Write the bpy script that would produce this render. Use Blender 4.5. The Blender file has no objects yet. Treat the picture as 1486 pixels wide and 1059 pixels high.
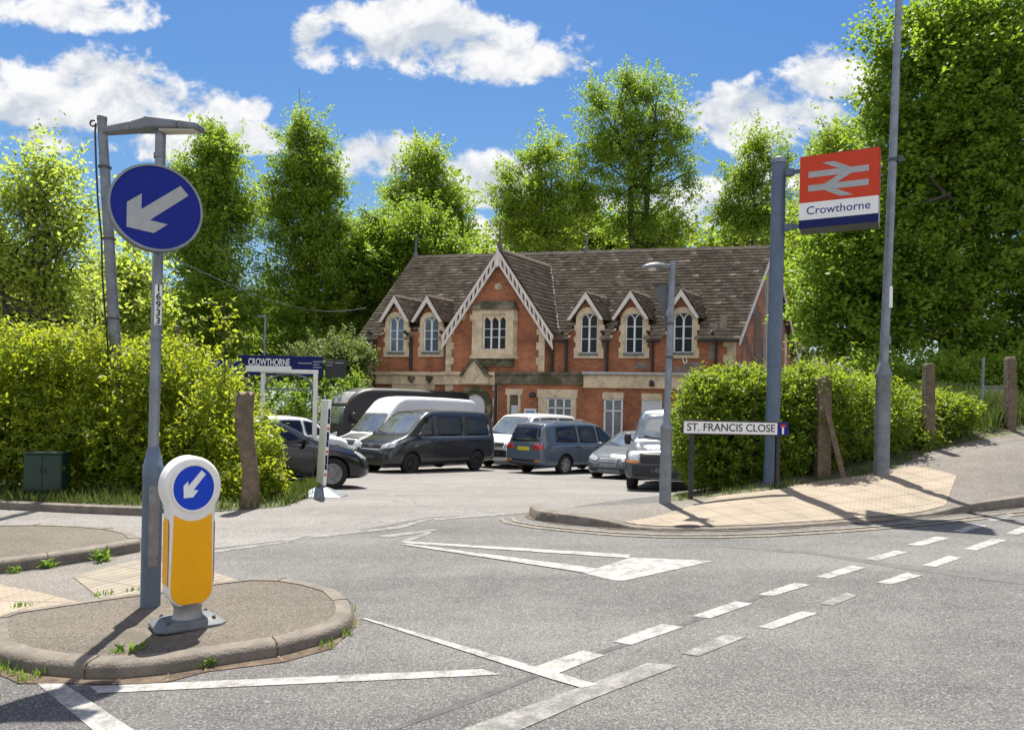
import bpy, bmesh, math, random
import numpy as np
from mathutils import Vector, Matrix
from mathutils.bvhtree import BVHTree

S = bpy.context.scene
COL = S.collection
random.seed(11)
rng = np.random.default_rng(11)
PI = math.pi

# ------------------------------------------------------------------ camera, sky, sun, exposure
F, CX, CY, EYE, ROLL = 1073.0, 743.0, 600.0, 1.47, 0.021
cam = bpy.data.cameras.new('camera')
cam.sensor_width = 36.0
cam.lens = F / 1486.0 * 36.0
cam.shift_y = (CY - 529.5) / 1486.0
cam.clip_start = 0.05
cam.clip_end = 3000
cam_o = bpy.data.objects.new('camera', cam)
cam_o.location = (0, 0, EYE)
cam_o.rotation_euler = (PI / 2, -ROLL, 0)
COL.objects.link(cam_o)
S.camera = cam_o

SUN_EL, SUN_AZ = math.radians(66), math.radians(-7)   # azimuth measured from straight ahead (+y) towards +x
sun = bpy.data.lights.new('sun', 'SUN')
sun.energy = 5.0
sun.angle = math.radians(0.55)
sun.color = (1.0, 0.95, 0.86)
sun_o = bpy.data.objects.new('sun', sun)
sd = Vector((math.sin(SUN_AZ) * math.cos(SUN_EL), math.cos(SUN_AZ) * math.cos(SUN_EL), math.sin(SUN_EL)))
sun_o.rotation_euler = sd.to_track_quat('Z', 'Y').to_euler()
sun_o.location = (0, 0, 60)
COL.objects.link(sun_o)
S.view_settings.view_transform = 'Standard'
S.view_settings.look = 'None'
S.view_settings.gamma = 1.0
S.view_settings.use_curve_mapping = False
S.view_settings.exposure = 1.1
S.cycles.max_bounces = 8
S.cycles.transparent_max_bounces = 8


def ray(px, py):
    c, s = math.cos(ROLL), math.sin(ROLL)
    u, v = px - CX, py - CY
    return ((u * c + v * s) / F, 1.0, -(v * c - u * s) / F)


def P(px, py, d):
    r = ray(px, py)
    return Vector((r[0] * d, d, EYE + r[2] * d))


class NT:
    """tiny node helper"""
    def __init__(self, tree):
        self.t = tree
        tree.nodes.clear()

    def n(self, typ, ins=None, **kw):
        nd = self.t.nodes.new(typ)
        for k, v in kw.items():
            setattr(nd, k, v)
        if ins:
            for k, v in ins.items():
                self.set(nd, k, v)
        return nd

    def set(self, nd, k, v):
        sock = nd.inputs[k]
        if isinstance(v, bpy.types.Node):
            v = v.outputs[0]
        if isinstance(v, bpy.types.NodeSocket):
            self.t.links.new(v, sock)
        else:
            sock.default_value = v

    def m(self, op, a, b=None, c=None, clamp=False):
        nd = self.t.nodes.new('ShaderNodeMath')
        nd.operation = op
        nd.use_clamp = clamp
        for i, v in enumerate((a, b, c)):
            if v is not None:
                self.set(nd, i, v)
        return nd.outputs[0]

    def mix(self, fac, a, b, blend='MIX'):
        nd = self.t.nodes.new('ShaderNodeMix')
        nd.data_type = 'RGBA'
        nd.blend_type = blend
        nd.clamp_factor = True
        for k, v in ((0, fac), (6, a), (7, b)):
            if isinstance(v, (tuple, list)) and len(v) == 3:
                v = (*v, 1)
            self.set(nd, k, v)
        return nd.outputs[2]

    def ramp(self, fac, stops):
        nd = self.t.nodes.new('ShaderNodeValToRGB')
        el = nd.color_ramp.elements
        while len(el) < len(stops):
            el.new(0.5)
        for e, (p, c) in zip(el, stops):
            e.position = p
            e.color = (*c, 1) if len(c) == 3 else c
        self.set(nd, 0, fac)
        return nd.outputs[0]


# sky: Nishita plus cumulus clouds in direction space
W = bpy.data.worlds.new('World')
S.world = W
W.use_nodes = True
nt = NT(W.node_tree)
out = nt.n('ShaderNodeOutputWorld')
sky = nt.n('ShaderNodeTexSky', sky_type='NISHITA', sun_disc=False)
sky.sun_elevation = SUN_EL
sky.sun_rotation = SUN_AZ
sky.altitude = 60
sky.air_density = 1.0
sky.dust_density = 0.4
sky.ozone_density = 2.0
tc = nt.n('ShaderNodeTexCoord')
sep = nt.n('ShaderNodeSeparateXYZ', {0: tc.outputs['Generated']})
X, Y, Z = sep.outputs
Yc = nt.m('MAXIMUM', Y, 0.05)
U = nt.m('DIVIDE', X, Yc)
V = nt.m('DIVIDE', Z, Yc)
CLOUDS = [  # photo pixel centre, half width, half height
    (95, 135, 150, 62), (215, 158, 125, 48), (60, 155, 120, 50), (95, 15, 130, 42), (300, 172, 60, 30),
    (640, 62, 175, 52), (700, 90, 130, 40), (560, 25, 90, 32), (800, 95, 45, 25), 
    (545, 238, 85, 42), (700, 268, 95, 42), (690, 345, 50, 30), (1080, 180, 115, 52), (1225, 118, 75, 48),
    (1180, 170, 80, 30), (1030, 285, 90, 28), (1010, 325, 70, 22), (365, 205, 60, 30), (457, 70, 35, 50),
    (370, 160, 25, 22), (250, 215, 90, 25), (30, 210, 90, 20), (1120, 260, 60, 30), (900, 300, 300, 14)]
fld = None
for (px, py, hw, hh) in CLOUDS:
    r = ray(px, py)
    a = nt.m('MULTIPLY', nt.m('SUBTRACT', U, r[0]), F / hw)
    b = nt.m('MULTIPLY', nt.m('SUBTRACT', V, r[2]), F / hh)
    # flatter bases: the lower half of every cloud falls off faster
    b = nt.m('MAXIMUM', b, nt.m('MULTIPLY', b, -1.35))
    q = nt.m('SUBTRACT', 1.0, nt.m('ADD', nt.m('MULTIPLY', a, a), nt.m('MULTIPLY', b, b)))
    fld = q if fld is None else nt.m('SMOOTH_MAX', fld, q, 0.25)
uvv = nt.n('ShaderNodeCombineXYZ', {0: U, 1: nt.m('MULTIPLY', V, 1.25), 2: 0.3})
n1 = nt.n('ShaderNodeTexNoise', {'Vector': uvv, 'Scale': 11.0, 'Detail': 10.0, 'Roughness': 0.62, 'Distortion': 0.25})
n2 = nt.n('ShaderNodeTexNoise', {'Vector': uvv, 'Scale': 4.6, 'Detail': 6.0, 'Roughness': 0.55})
n4 = nt.n('ShaderNodeTexNoise', {'Vector': uvv, 'Scale': 34.0, 'Detail': 8.0, 'Roughness': 0.6, 'Distortion': 0.4})
nn = nt.m('ADD', nt.m('MULTIPLY', nt.m('SUBTRACT', n1.outputs[0], 0.5), 5.2), nt.m('MULTIPLY', nt.m('SUBTRACT', n4.outputs[0], 0.5), 1.6))
fz = nt.m('ADD', nt.m('MAXIMUM', nt.m('MINIMUM', fld, 0.75), -1.8), nn)
dens = nt.n('ShaderNodeMapRange', {0: fz, 1: -0.35, 2: 0.55, 3: 0.0, 4: 1.0}, interpolation_type='SMOOTHSTEP')
# scattered cloud added out of view, behind and beside the camera, lighting the facade
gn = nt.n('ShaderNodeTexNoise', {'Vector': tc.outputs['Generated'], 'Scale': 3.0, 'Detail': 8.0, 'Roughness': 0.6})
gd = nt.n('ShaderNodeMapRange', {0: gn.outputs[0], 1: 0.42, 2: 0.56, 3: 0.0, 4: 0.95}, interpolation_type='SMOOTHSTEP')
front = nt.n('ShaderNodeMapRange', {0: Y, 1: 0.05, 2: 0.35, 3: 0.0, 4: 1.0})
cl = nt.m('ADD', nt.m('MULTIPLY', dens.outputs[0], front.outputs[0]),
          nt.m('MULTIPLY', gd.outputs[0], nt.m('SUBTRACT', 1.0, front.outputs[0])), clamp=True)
uv2 = nt.n('ShaderNodeCombineXYZ', {0: U, 1: nt.m('ADD', nt.m('MULTIPLY', V, 1.25), 0.035), 2: 0.3})
n3 = nt.n('ShaderNodeTexNoise', {'Vector': uv2, 'Scale': 11.0, 'Detail': 6.0, 'Roughness': 0.55, 'Distortion': 0.25})
shade = nt.n('ShaderNodeMapRange', {0: nt.m('SUBTRACT', n3.outputs[0], n1.outputs[0]), 1: -0.08, 2: 0.13, 3: 0.0, 4: 1.0})
SKY_STR = 0.11
k = 1.0 / (SKY_STR * 2 ** S.view_settings.exposure)
ccol = nt.mix(shade.outputs[0], (0.98 * k, 0.98 * k, 0.99 * k), (0.60 * k, 0.66 * k, 0.74 * k))
sk = nt.n('ShaderNodeSeparateColor', {0: sky.outputs[0]})
def grade(ch, ref, disp, g, top):
    return nt.m('MINIMUM', nt.m('MULTIPLY', nt.m('POWER', nt.m('DIVIDE', sk.outputs[ch], ref), g), disp * k), top * k)
skyc = nt.n('ShaderNodeCombineColor', {0: grade(0, 2.6, .205, 1.7, .62), 1: grade(1, 3.9, .415, 1.2, .76), 2: grade(2, 6.3, .79, .5, .93)}).outputs[0]
# unseen clouds behind the camera, lit face on, brightened to fill the facade
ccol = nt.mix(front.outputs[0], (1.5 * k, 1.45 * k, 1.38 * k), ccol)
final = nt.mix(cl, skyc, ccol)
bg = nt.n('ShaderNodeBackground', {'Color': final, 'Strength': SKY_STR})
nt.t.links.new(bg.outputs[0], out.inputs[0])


# ------------------------------------------------------------------ helpers
def tag(o, label=None, cat=None, group=None, kind=None):
    if label: o['label'] = label
    if cat: o['category'] = cat
    if group: o['group'] = group
    if kind: o['kind'] = kind
    return o


def empty(name, loc=(0, 0, 0), rz=0.0, label=None, cat=None, group=None):
    o = bpy.data.objects.new(name, None)
    o.empty_display_size = 0.2
    o.location = loc
    o.rotation_euler = (0, 0, rz)
    COL.objects.link(o)
    return tag(o, label, cat, group)


def kids(o):
    return [c for c in bpy.data.objects if c.parent == o]


def copy_tree(o, parent=None):
    c = o.copy()
    COL.objects.link(c)
    c.parent = parent
    for ch in kids(o):
        copy_tree(ch, c)
    return c


def mat(name, col, rough=0.6, metal=0.0, var=0.0, vs=4.0, bump=0.0, bs=40.0, spec=0.5, coat=0.0, dirt=None, ds=1.5, dlo=0.5, dhi=0.7):
    m = bpy.data.materials.new(name)
    m.use_nodes = True
    t = NT(m.node_tree)
    o = t.n('ShaderNodeOutputMaterial')
    b = t.n('ShaderNodeBsdfPrincipled', {'Roughness': rough, 'Metallic': metal, 'Specular IOR Level': spec, 'Coat Weight': coat})
    tcn = t.n('ShaderNodeTexCoord').outputs['Object']
    c = (*col, 1)
    if var:
        nz = t.n('ShaderNodeTexNoise', {'Vector': tcn, 'Scale': vs, 'Detail': 6.0, 'Roughness': 0.65})
        f = t.n('ShaderNodeMapRange', {0: nz.outputs[0], 1: 0.3, 2: 0.7, 3: 0.0, 4: 1.0})
        c = t.mix(f.outputs[0], tuple(x * (1 - var) for x in col), tuple(min(1, x * (1 + var)) for x in col))
    if dirt:
        nz = t.n('ShaderNodeTexNoise', {'Vector': tcn, 'Scale': ds, 'Detail': 8.0, 'Roughness': 0.7})
        f = t.n('ShaderNodeMapRange', {0: nz.outputs[0], 1: dlo, 2: dhi, 3: 0.0, 4: 0.8})
        c = t.mix(f.outputs[0], c, dirt)
    t.set(b, 'Base Color', c)
    if bump:
        nz = t.n('ShaderNodeTexNoise', {'Vector': tcn, 'Scale': bs, 'Detail': 4.0})
        bp = t.n('ShaderNodeBump', {'Height': nz.outputs[0], 'Strength': bump, 'Distance': 0.02})
        t.set(b, 'Normal', bp)
    t.t.links.new(b.outputs[0], o.inputs[0])
    return m


class MB:
    def __init__(self):
        self.v, self.f, self.mi = [], [], []
        self.M = None

    def add(self, vs, fs, mi=0):
        o = len(self.v)
        for p in vs:
            p = Vector(p)
            self.v.append(self.M @ p if self.M else p)
        for f in fs:
            self.f.append(tuple(o + i for i in f))
            self.mi.append(mi)
        return self

    def box(self, c, s, rz=0.0, mi=0, rot=None):
        R = rot if rot is not None else Matrix.Rotation(rz, 3, 'Z')
        c = Vector(c)
        vs = []
        for dz in (-.5, .5):
            for dx, dy in ((-.5, -.5), (.5, -.5), (.5, .5), (-.5, .5)):
                vs.append(c + R @ Vector((dx * s[0], dy * s[1], dz * s[2])))
        return self.add(vs, [(3, 2, 1, 0), (4, 5, 6, 7), (0, 1, 5, 4), (1, 2, 6, 5), (2, 3, 7, 6), (3, 0, 4, 7)], mi)

    def bar(self, a, b, w, h, mi=0, up=(0, 0, 1)):
        """box beam from a to b: width w across, h along up"""
        a, b = Vector(a), Vector(b)
        d = (b - a)
        L = d.length
        if L < 1e-6:
            return self
        d.normalize()
        up = Vector(up)
        sd_ = d.cross(up)
        if sd_.length < 1e-4:
            sd_ = d.cross(Vector((1, 0, 0)))
        sd_.normalize()
        u2 = sd_.cross(d)
        R = Matrix((d, sd_, u2)).transposed()
        return self.box((a + b) / 2, (L, w, h), rot=R, mi=mi)

    def tube(self, pts, rad, n=10, mi=0, cap=True):
        pts = [Vector(p) for p in pts]
        if not isinstance(rad, (list, tuple)):
            rad = [rad] * len(pts)
        vs, fs = [], []
        ref = None
        for i, p in enumerate(pts):
            d = (pts[min(i + 1, len(pts) - 1)] - pts[max(i - 1, 0)]).normalized()
            if ref is None:
                ref = d.orthogonal().normalized()
            a = (ref - d * ref.dot(d))
            if a.length < 1e-5:
                a = d.orthogonal()
            a.normalize()
            ref = a
            b = d.cross(a)
            for k_ in range(n):
                t = 2 * PI * k_ / n
                vs.append(p + (a * math.cos(t) + b * math.sin(t)) * rad[i])
        for i in range(len(pts) - 1):
            for k_ in range(n):
                fs.append((i * n + k_, i * n + (k_ + 1) % n, (i + 1) * n + (k_ + 1) % n, (i + 1) * n + k_))
        if cap:
            fs.append(tuple(range(n - 1, -1, -1)))
            o = (len(pts) - 1) * n
            fs.append(tuple(o + k_ for k_ in range(n)))
        return self.add(vs, fs, mi)

    def prism(self, poly, y0, y1, mi=0, axis='y'):
        """poly of (x,z) extruded between y0 (front) and y1; axis z: poly (x,y) extruded in z"""
        n = len(poly)
        if axis == 'y':
            vs = [(x, y0, z) for x, z in poly] + [(x, y1, z) for x, z in poly]
        else:
            vs = [(x, y, y0) for x, y in poly] + [(x, y, y1) for x, y in poly]
        fs = [tuple(range(n)), tuple(range(2 * n - 1, n - 1, -1))]
        fs += [(i, i + n, (i + 1) % n + n, (i + 1) % n) for i in range(n)]
        return self.add(vs, fs, mi)

    def loftframe(self, outer, inner, y0, y1, mi=0):
        """ring between outer and inner outlines (same count), front face at y0, sides back to y1"""
        n = len(outer)
        vs = [(x, y0, z) for x, z in outer] + [(x, y0, z) for x, z in inner] + [(x, y1, z) for x, z in outer] + [(x, y1, z) for x, z in inner]
        fs = []
        for i in range(n):
            j = (i + 1) % n
            fs.append((i, j, n + j, n + i))
            fs.append((i, 2 * n + i, 2 * n + j, j))
            fs.append((n + i, n + j, 3 * n + j, 3 * n + i))
        return self.add(vs, fs, mi)

    def lathe(self, prof, c=(0, 0, 0), n=20, mi=0, axis='z'):
        vs, fs = [], []
        for (r, h) in prof:
            for k_ in range(n):
                t = 2 * PI * k_ / n
                if axis == 'z':
                    vs.append((c[0] + r * math.cos(t), c[1] + r * math.sin(t), c[2] + h))
                else:
                    vs.append((c[0] + r * math.cos(t), c[1] + h, c[2] + r * math.sin(t)))
        m_ = len(prof)
        for i in range(m_ - 1):
            for k_ in range(n):
                fs.append((i * n + k_, i * n + (k_ + 1) % n, (i + 1) * n + (k_ + 1) % n, (i + 1) * n + k_))
        fs.append(tuple(range(n - 1, -1, -1)))
        fs.append(tuple((m_ - 1) * n + k_ for k_ in range(n)))
        return self.add(vs, fs, mi)

    def build(self, name, mats, parent=None, smooth=None, bevel=0.0, label=None, cat=None, group=None, kind=None, fixn=True):
        me = bpy.data.meshes.new(name)
        me.from_pydata([tuple(p) for p in self.v], [], self.f)
        if not isinstance(mats, (list, tuple)):
            mats = [mats]
        for m_ in mats:
            me.materials.append(m_)
        if len(mats) > 1:
            me.polygons.foreach_set('material_index', self.mi)
        if fixn:
            bm = bmesh.new()
            bm.from_mesh(me)
            bmesh.ops.recalc_face_normals(bm, faces=bm.faces)
            bm.to_mesh(me)
            bm.free()
        if smooth is not None:
            me.shade_smooth()
            me.set_sharp_from_angle(angle=math.radians(smooth))
        me.update()
        o = bpy.data.objects.new(name, me)
        COL.objects.link(o)
        o.parent = parent
        if bevel:
            bv = o.modifiers.new('bevel', 'BEVEL')
            bv.width = bevel
            bv.segments = 2
            bv.limit_method = 'ANGLE'
        return tag(o, label, cat, group, kind)


def text(body, size, material, name, parent, loc, rot, sx=1.0, align='LEFT', extrude=0.002, bold=0.0, spacing=1.0):
    cu = bpy.data.curves.new(name, 'FONT')
    cu.body = body
    cu.size = 1.0
    cu.extrude = extrude / size
    cu.offset = bold / size
    cu.align_x = align
    cu.align_y = 'CENTER'
    cu.space_character = spacing
    t = bpy.data.objects.new('tmp_text', cu)
    COL.objects.link(t)
    dg = bpy.context.evaluated_depsgraph_get()
    me = bpy.data.meshes.new_from_object(t.evaluated_get(dg))
    bpy.data.objects.remove(t)
    bpy.data.curves.remove(cu)
    me.transform(Matrix.Scale(size, 4))
    me.materials.clear()
    me.materials.append(material)
    me.name = name
    o = bpy.data.objects.new(name, me)
    o.location = loc
    o.rotation_euler = rot
    o.scale = (sx, 1, 1)
    o.parent = parent
    COL.objects.link(o)
    return o


def np_mesh(name, verts, quads, mats, tint=None, parent=None, smooth=False):
    me = bpy.data.meshes.new(name)
    nv, nf = len(verts), len(quads)
    me.vertices.add(nv)
    me.vertices.foreach_set('co', np.asarray(verts, np.float32).ravel())
    me.loops.add(nf * 4)
    me.loops.foreach_set('vertex_index', np.asarray(quads, np.int32).ravel())
    me.polygons.add(nf)
    me.polygons.foreach_set('loop_start', np.arange(0, nf * 4, 4, dtype=np.int32))
    for m_ in (mats if isinstance(mats, (list, tuple)) else [mats]):
        me.materials.append(m_)
    me.update(calc_edges=True)
    if tint is not None:
        a = me.attributes.new('tint', 'FLOAT', 'FACE')
        a.data.foreach_set('value', np.asarray(tint, np.float32))
    if smooth:
        me.shade_smooth()
    o = bpy.data.objects.new(name, me)
    COL.objects.link(o)
    o.parent = parent
    return o


# ------------------------------------------------------------------ the lie of the land
def sstep(t):
    t = np.clip(t, 0, 1)
    return t * t * (3 - 2 * t)


def road_z(x, y):
    zm = np.clip(0.05 * (0.75 * x + 0.66 * y - 3), -0.35, 0.95)
    zc = -0.2 - 0.031 * np.clip(y - 16, -6, 10)
    yy = y - np.maximum(0, x - 2) * 0.55
    t = sstep((yy - 9) / 7)
    return zm * (1 - t) + zc * t


def G(px, py, dz=0.0):
    """where the sight line of a photo pixel meets the road surface (+dz)"""
    r = ray(px, py)
    lo, d = 1.0, 1.0
    while d < 90:
        if EYE + r[2] * d < road_z(r[0] * d, d) + dz:
            break
        lo = d
        d += 0.05
    hi = d
    for _ in range(30):
        m_ = (lo + hi) / 2
        if EYE + r[2] * m_ < road_z(r[0] * m_, m_) + dz:
            hi = m_
        else:
            lo = m_
    return Vector((r[0] * lo, lo, EYE + r[2] * lo))


def drop(x, y, dz=0.0):
    return Vector((x, y, float(road_z(x, y)) + dz))


# ------------------------------------------------------------------ materials
def asphalt(name, lo, hi, speck=0.5, patch=(0.10, 0.095, 0.09), cracks=True, bump=0.5):
    m = bpy.data.materials.new(name)
    m.use_nodes = True
    t = NT(m.node_tree)
    o = t.n('ShaderNodeOutputMaterial')
    b = t.n('ShaderNodeBsdfPrincipled', {'Roughness': 0.85, 'Specular IOR Level': 0.3})
    tcn = t.n('ShaderNodeTexCoord').outputs['Object']
    big = t.n('ShaderNodeTexNoise', {'Vector': tcn, 'Scale': 0.35, 'Detail': 6.0, 'Roughness': 0.6})
    mid = t.n('ShaderNodeTexNoise', {'Vector': tcn, 'Scale': 3.0, 'Detail': 6.0, 'Roughness': 0.7})
    fin = t.n('ShaderNodeTexNoise', {'Vector': tcn, 'Scale': 85.0, 'Detail': 3.0, 'Roughness': 0.7})
    vor = t.n('ShaderNodeTexVoronoi', {'Vector': tcn, 'Scale': 120.0, 'Randomness': 1.0})
    f = t.m('ADD', t.m('MULTIPLY', big.outputs[0], 0.6), t.m('MULTIPLY', mid.outputs[0], 0.4))
    rotm = t.n('ShaderNodeMapping', {'Vector': tcn, 'Rotation': (0, 0, math.radians(-41)), 'Scale': (0.10, 1.1, 1.0)})
    trk = t.n('ShaderNodeTexNoise', {'Vector': rotm.outputs[0], 'Scale': 1.0, 'Detail': 5.0, 'Roughness': 0.6})
    f = t.m('ADD', t.m('MULTIPLY', f, 0.6), t.m('MULTIPLY', trk.outputs[0], 0.4))
    f = t.n('ShaderNodeMapRange', {0: f, 1: 0.41, 2: 0.59, 3: 0.0, 4: 1.0})
    c = t.mix(f.outputs[0], lo, hi)
    sp = t.n('ShaderNodeMapRange', {0: fin.outputs[0], 1: 0.35, 2: 0.68, 3: 1 - speck, 4: 1 + speck})
    spv = t.n('ShaderNodeCombineXYZ', {0: sp.outputs[0], 1: sp.outputs[0], 2: sp.outputs[0]})
    c = t.mix(1.0, c, spv.outputs[0], 'MULTIPLY')
    st = t.n('ShaderNodeSeparateColor', {0: vor.outputs['Color']})
    stone = t.m('GREATER_THAN', st.outputs[0], 0.86)
    c = t.mix(t.m('MULTIPLY', stone, 0.45), c, tuple(min(1, x * 1.9) for x in hi))
    pit = t.m('LESS_THAN', st.outputs[0], 0.12)
    c = t.mix(t.m('MULTIPLY', pit, 0.6), c, tuple(x * 0.35 for x in lo))
    if cracks:
        # dirt streaks and a few meandering cracks
        wob = t.n('ShaderNodeTexNoise', {'Vector': tcn, 'Scale': 0.8, 'Detail': 5.0})
        cv = t.n('ShaderNodeVectorMath', {0: tcn, 1: t.n('ShaderNodeVectorMath', {0: wob.outputs[1], 1: (1.5, 1.5, 0)}, operation='MULTIPLY').outputs[0]}, operation='ADD')
        vc = t.n('ShaderNodeTexVoronoi', {'Vector': cv.outputs[0], 'Scale': 0.28}, feature='DISTANCE_TO_EDGE')
        cr = t.m('LESS_THAN', vc.outputs[0], 0.0035)
        c = t.mix(t.m('MULTIPLY', cr, 0.65), c, patch)
        stn = t.n('ShaderNodeTexNoise', {'Vector': tcn, 'Scale': 1.3, 'Detail': 8.0, 'Roughness': 0.75})
        sf = t.n('ShaderNodeMapRange', {0: stn.outputs[0], 1: 0.56, 2: 0.75, 3: 0.0, 4: 0.55})
        c = t.mix(sf.outputs[0], c, patch)
    t.set(b, 'Base Color', c)
    bp = t.n('ShaderNodeBump', {'Height': fin.outputs[0], 'Strength': bump, 'Distance': 0.012})
    t.set(b, 'Normal', bp)
    t.t.links.new(b.outputs[0], o.inputs[0])
    return m


def paint_worn(name, col, lo=0.42, hi=0.6, under=(0.11, 0.106, 0.10), sc=7.0):
    m = bpy.data.materials.new(name)
    m.use_nodes = True
    t = NT(m.node_tree)
    o = t.n('ShaderNodeOutputMaterial')
    b = t.n('ShaderNodeBsdfPrincipled', {'Roughness': 0.75, 'Specular IOR Level': 0.3})
    tcn = t.n('ShaderNodeTexCoord').outputs['Object']
    a = t.n('ShaderNodeTexNoise', {'Vector': tcn, 'Scale': sc, 'Detail': 9.0, 'Roughness': 0.78})
    a2 = t.n('ShaderNodeTexNoise', {'Vector': tcn, 'Scale': 70.0, 'Detail': 3.0, 'Roughness': 0.7})
    s = t.m('ADD', t.m('MULTIPLY', a.outputs[0], 0.7), t.m('MULTIPLY', a2.outputs[0], 0.3))
    f = t.n('ShaderNodeMapRange', {0: s, 1: lo, 2: hi, 3: 1.0, 4: 0.0})
    c = t.mix(f.outputs[0], under, col)
    t.set(b, 'Base Color', c)
    bp = t.n('ShaderNodeBump', {'Height': a2.outputs[0], 'Strength': 0.3, 'Distance': 0.01})
    t.set(b, 'Normal', bp)
    t.t.links.new(b.outputs[0], o.inputs[0])
    return m


def leafmat(name, a, b_, trans, tw=0.45, rough=0.5):
    """leaf: tint per leaf clump picks a colour, translucent so that light comes through"""
    m = bpy.data.materials.new(name)
    m.use_nodes = True
    t = NT(m.node_tree)
    o = t.n('ShaderNodeOutputMaterial')
    at = t.n('ShaderNodeAttribute', attribute_name='tint')
    c = t.mix(at.outputs['Fac'], a, b_)
    c2 = t.mix(at.outputs['Fac'], tuple(x * 0.8 for x in trans), trans)
    d = t.n('ShaderNodeBsdfPrincipled', {'Base Color': c, 'Roughness': rough, 'Specular IOR Level': 0.25})
    tr = t.n('ShaderNodeBsdfTranslucent', {'Color': c2})
    mx = t.n('ShaderNodeMixShader', {0: tw, 1: d.outputs[0], 2: tr.outputs[0]})
    t.t.links.new(mx.outputs[0], o.inputs[0])
    return m


def blister(name, col, sp=0.067, mode='dots'):
    """buff tactile slabs: rows of domes or ribs, slab joints, dirt"""
    m = bpy.data.materials.new(name)
    m.use_nodes = True
    t = NT(m.node_tree)
    o = t.n('ShaderNodeOutputMaterial')
    b = t.n('ShaderNodeBsdfPrincipled', {'Roughness': 0.85, 'Specular IOR Level': 0.25})
    uvn = t.n('ShaderNodeUVMap').outputs[0]
    sp_ = t.n('ShaderNodeSeparateXYZ', {0: uvn})
    tcn = t.n('ShaderNodeTexCoord').outputs['Object']

    def cell(v, s):
        return t.m('ABSOLUTE', t.m('SUBTRACT', t.m('FRACT', t.m('DIVIDE', v, s)), 0.5))
    fx, fy = cell(sp_.outputs[0], sp), cell(sp_.outputs[1], sp)
    if mode == 'dots':
        r = t.m('SQRT', t.m('ADD', t.m('MULTIPLY', fx, fx), t.m('MULTIPLY', fy, fy)))
        h = t.n('ShaderNodeMapRange', {0: r, 1: 0.16, 2: 0.32, 3: 1.0, 4: 0.0}, interpolation_type='SMOOTHSTEP').outputs[0]
    else:
        h = t.n('ShaderNodeMapRange', {0: fx, 1: 0.16, 2: 0.3, 3: 1.0, 4: 0.0}, interpolation_type='SMOOTHSTEP').outputs[0]
    jx, jy = cell(sp_.outputs[0], 0.402), cell(sp_.outputs[1], 0.402)
    j = t.m('GREATER_THAN', t.m('MAXIMUM', jx, jy), 0.485)
    nz = t.n('ShaderNodeTexNoise', {'Vector': tcn, 'Scale': 2.2, 'Detail': 8.0, 'Roughness': 0.7})
    f = t.n('ShaderNodeMapRange', {0: nz.outputs[0], 1: 0.35, 2: 0.7, 3: 0.0, 4: 1.0})
    c = t.mix(f.outputs[0], col, tuple(x * 0.62 for x in col))
    # relief shade put into the colour between the domes, the bump being faint
    gaps = t.m('SUBTRACT', 1.0, h)
    c = t.mix(t.m('MULTIPLY', gaps, 0.42), c, tuple(x * 0.5 for x in col))
    c = t.mix(t.m('MULTIPLY', j, 0.7), c, (0.10, 0.08, 0.06))
    t.set(b, 'Base Color', c)
    bp = t.n('ShaderNodeBump', {'Height': t.m('SUBTRACT', h, t.m('MULTIPLY', j, 1.0)), 'Strength': 0.8, 'Distance': 0.008})
    t.set(b, 'Normal', bp)
    t.t.links.new(b.outputs[0], o.inputs[0])
    return m


M = {}
M['road'] = asphalt('road_asphalt', (0.076, 0.073, 0.070), (0.142, 0.137, 0.130), speck=0.36)
M['pave'] = asphalt('pavement_asphalt', (0.115, 0.103, 0.09), (0.17, 0.155, 0.138), speck=0.3, patch=(0.12, 0.11, 0.09), bump=0.4)
M['isle'] = asphalt('island_asphalt', (0.085, 0.072, 0.056), (0.135, 0.117, 0.094), speck=0.35, patch=(0.09, 0.08, 0.06), bump=0.6)
M['white'] = paint_worn('road_paint_white', (0.36, 0.35, 0.325), 0.42, 0.62)
M['worn'] = paint_worn('road_paint_worn', (0.31, 0.30, 0.28), 0.34, 0.56)
M['yellow'] = paint_worn('road_paint_yellow', (0.34, 0.27, 0.15), 0.36, 0.54)
M['kerb'] = mat('kerb_concrete', (0.145, 0.125, 0.10), 0.85, var=0.35, vs=5, bump=0.5, bs=60, dirt=(0.07, 0.065, 0.05), ds=3)
M['blister'] = blister('tactile_blister', (0.35, 0.295, 0.225))
M['corduroy'] = blister('tactile_ribs', (0.29, 0.255, 0.20), 0.1, 'ribs')
M['soil'] = mat('soil', (0.085, 0.06, 0.038), 0.95, var=0.5, vs=9, bump=1.0, bs=45, dirt=(0.19, 0.15, 0.10), ds=6)
M['verge'] = mat('verge_earth', (0.07, 0.075, 0.03), 0.95, var=0.5, vs=5, bump=1.0, bs=20, dirt=(0.10, 0.08, 0.05), ds=2)
M['grass'] = leafmat('grass_blades', (0.04, 0.075, 0.015), (0.11, 0.14, 0.035), (0.16, 0.22, 0.04), 0.35)
M['weed'] = leafmat('weed_leaves', (0.06, 0.12, 0.015), (0.13, 0.21, 0.03), (0.28, 0.46, 0.05), 0.4)
M['galv'] = mat('galvanised_steel', (0.20, 0.225, 0.25), 0.5, 0.55, var=0.25, vs=7, bump=0.08, bs=50, dirt=(0.17, 0.15, 0.13), ds=4, dlo=.52, dhi=.75)
M['bluegrey'] = mat('painted_bluegrey_steel', (0.085, 0.125, 0.18), 0.5, 0.1, var=0.18, vs=4, dirt=(0.09, 0.10, 0.11), ds=3)
M['signback'] = mat('sign_back_grey', (0.10, 0.105, 0.11), 0.6, 0.2, var=0.2)
M['black'] = mat('black_paint', (0.012, 0.012, 0.013), 0.4, var=0.2)
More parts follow.
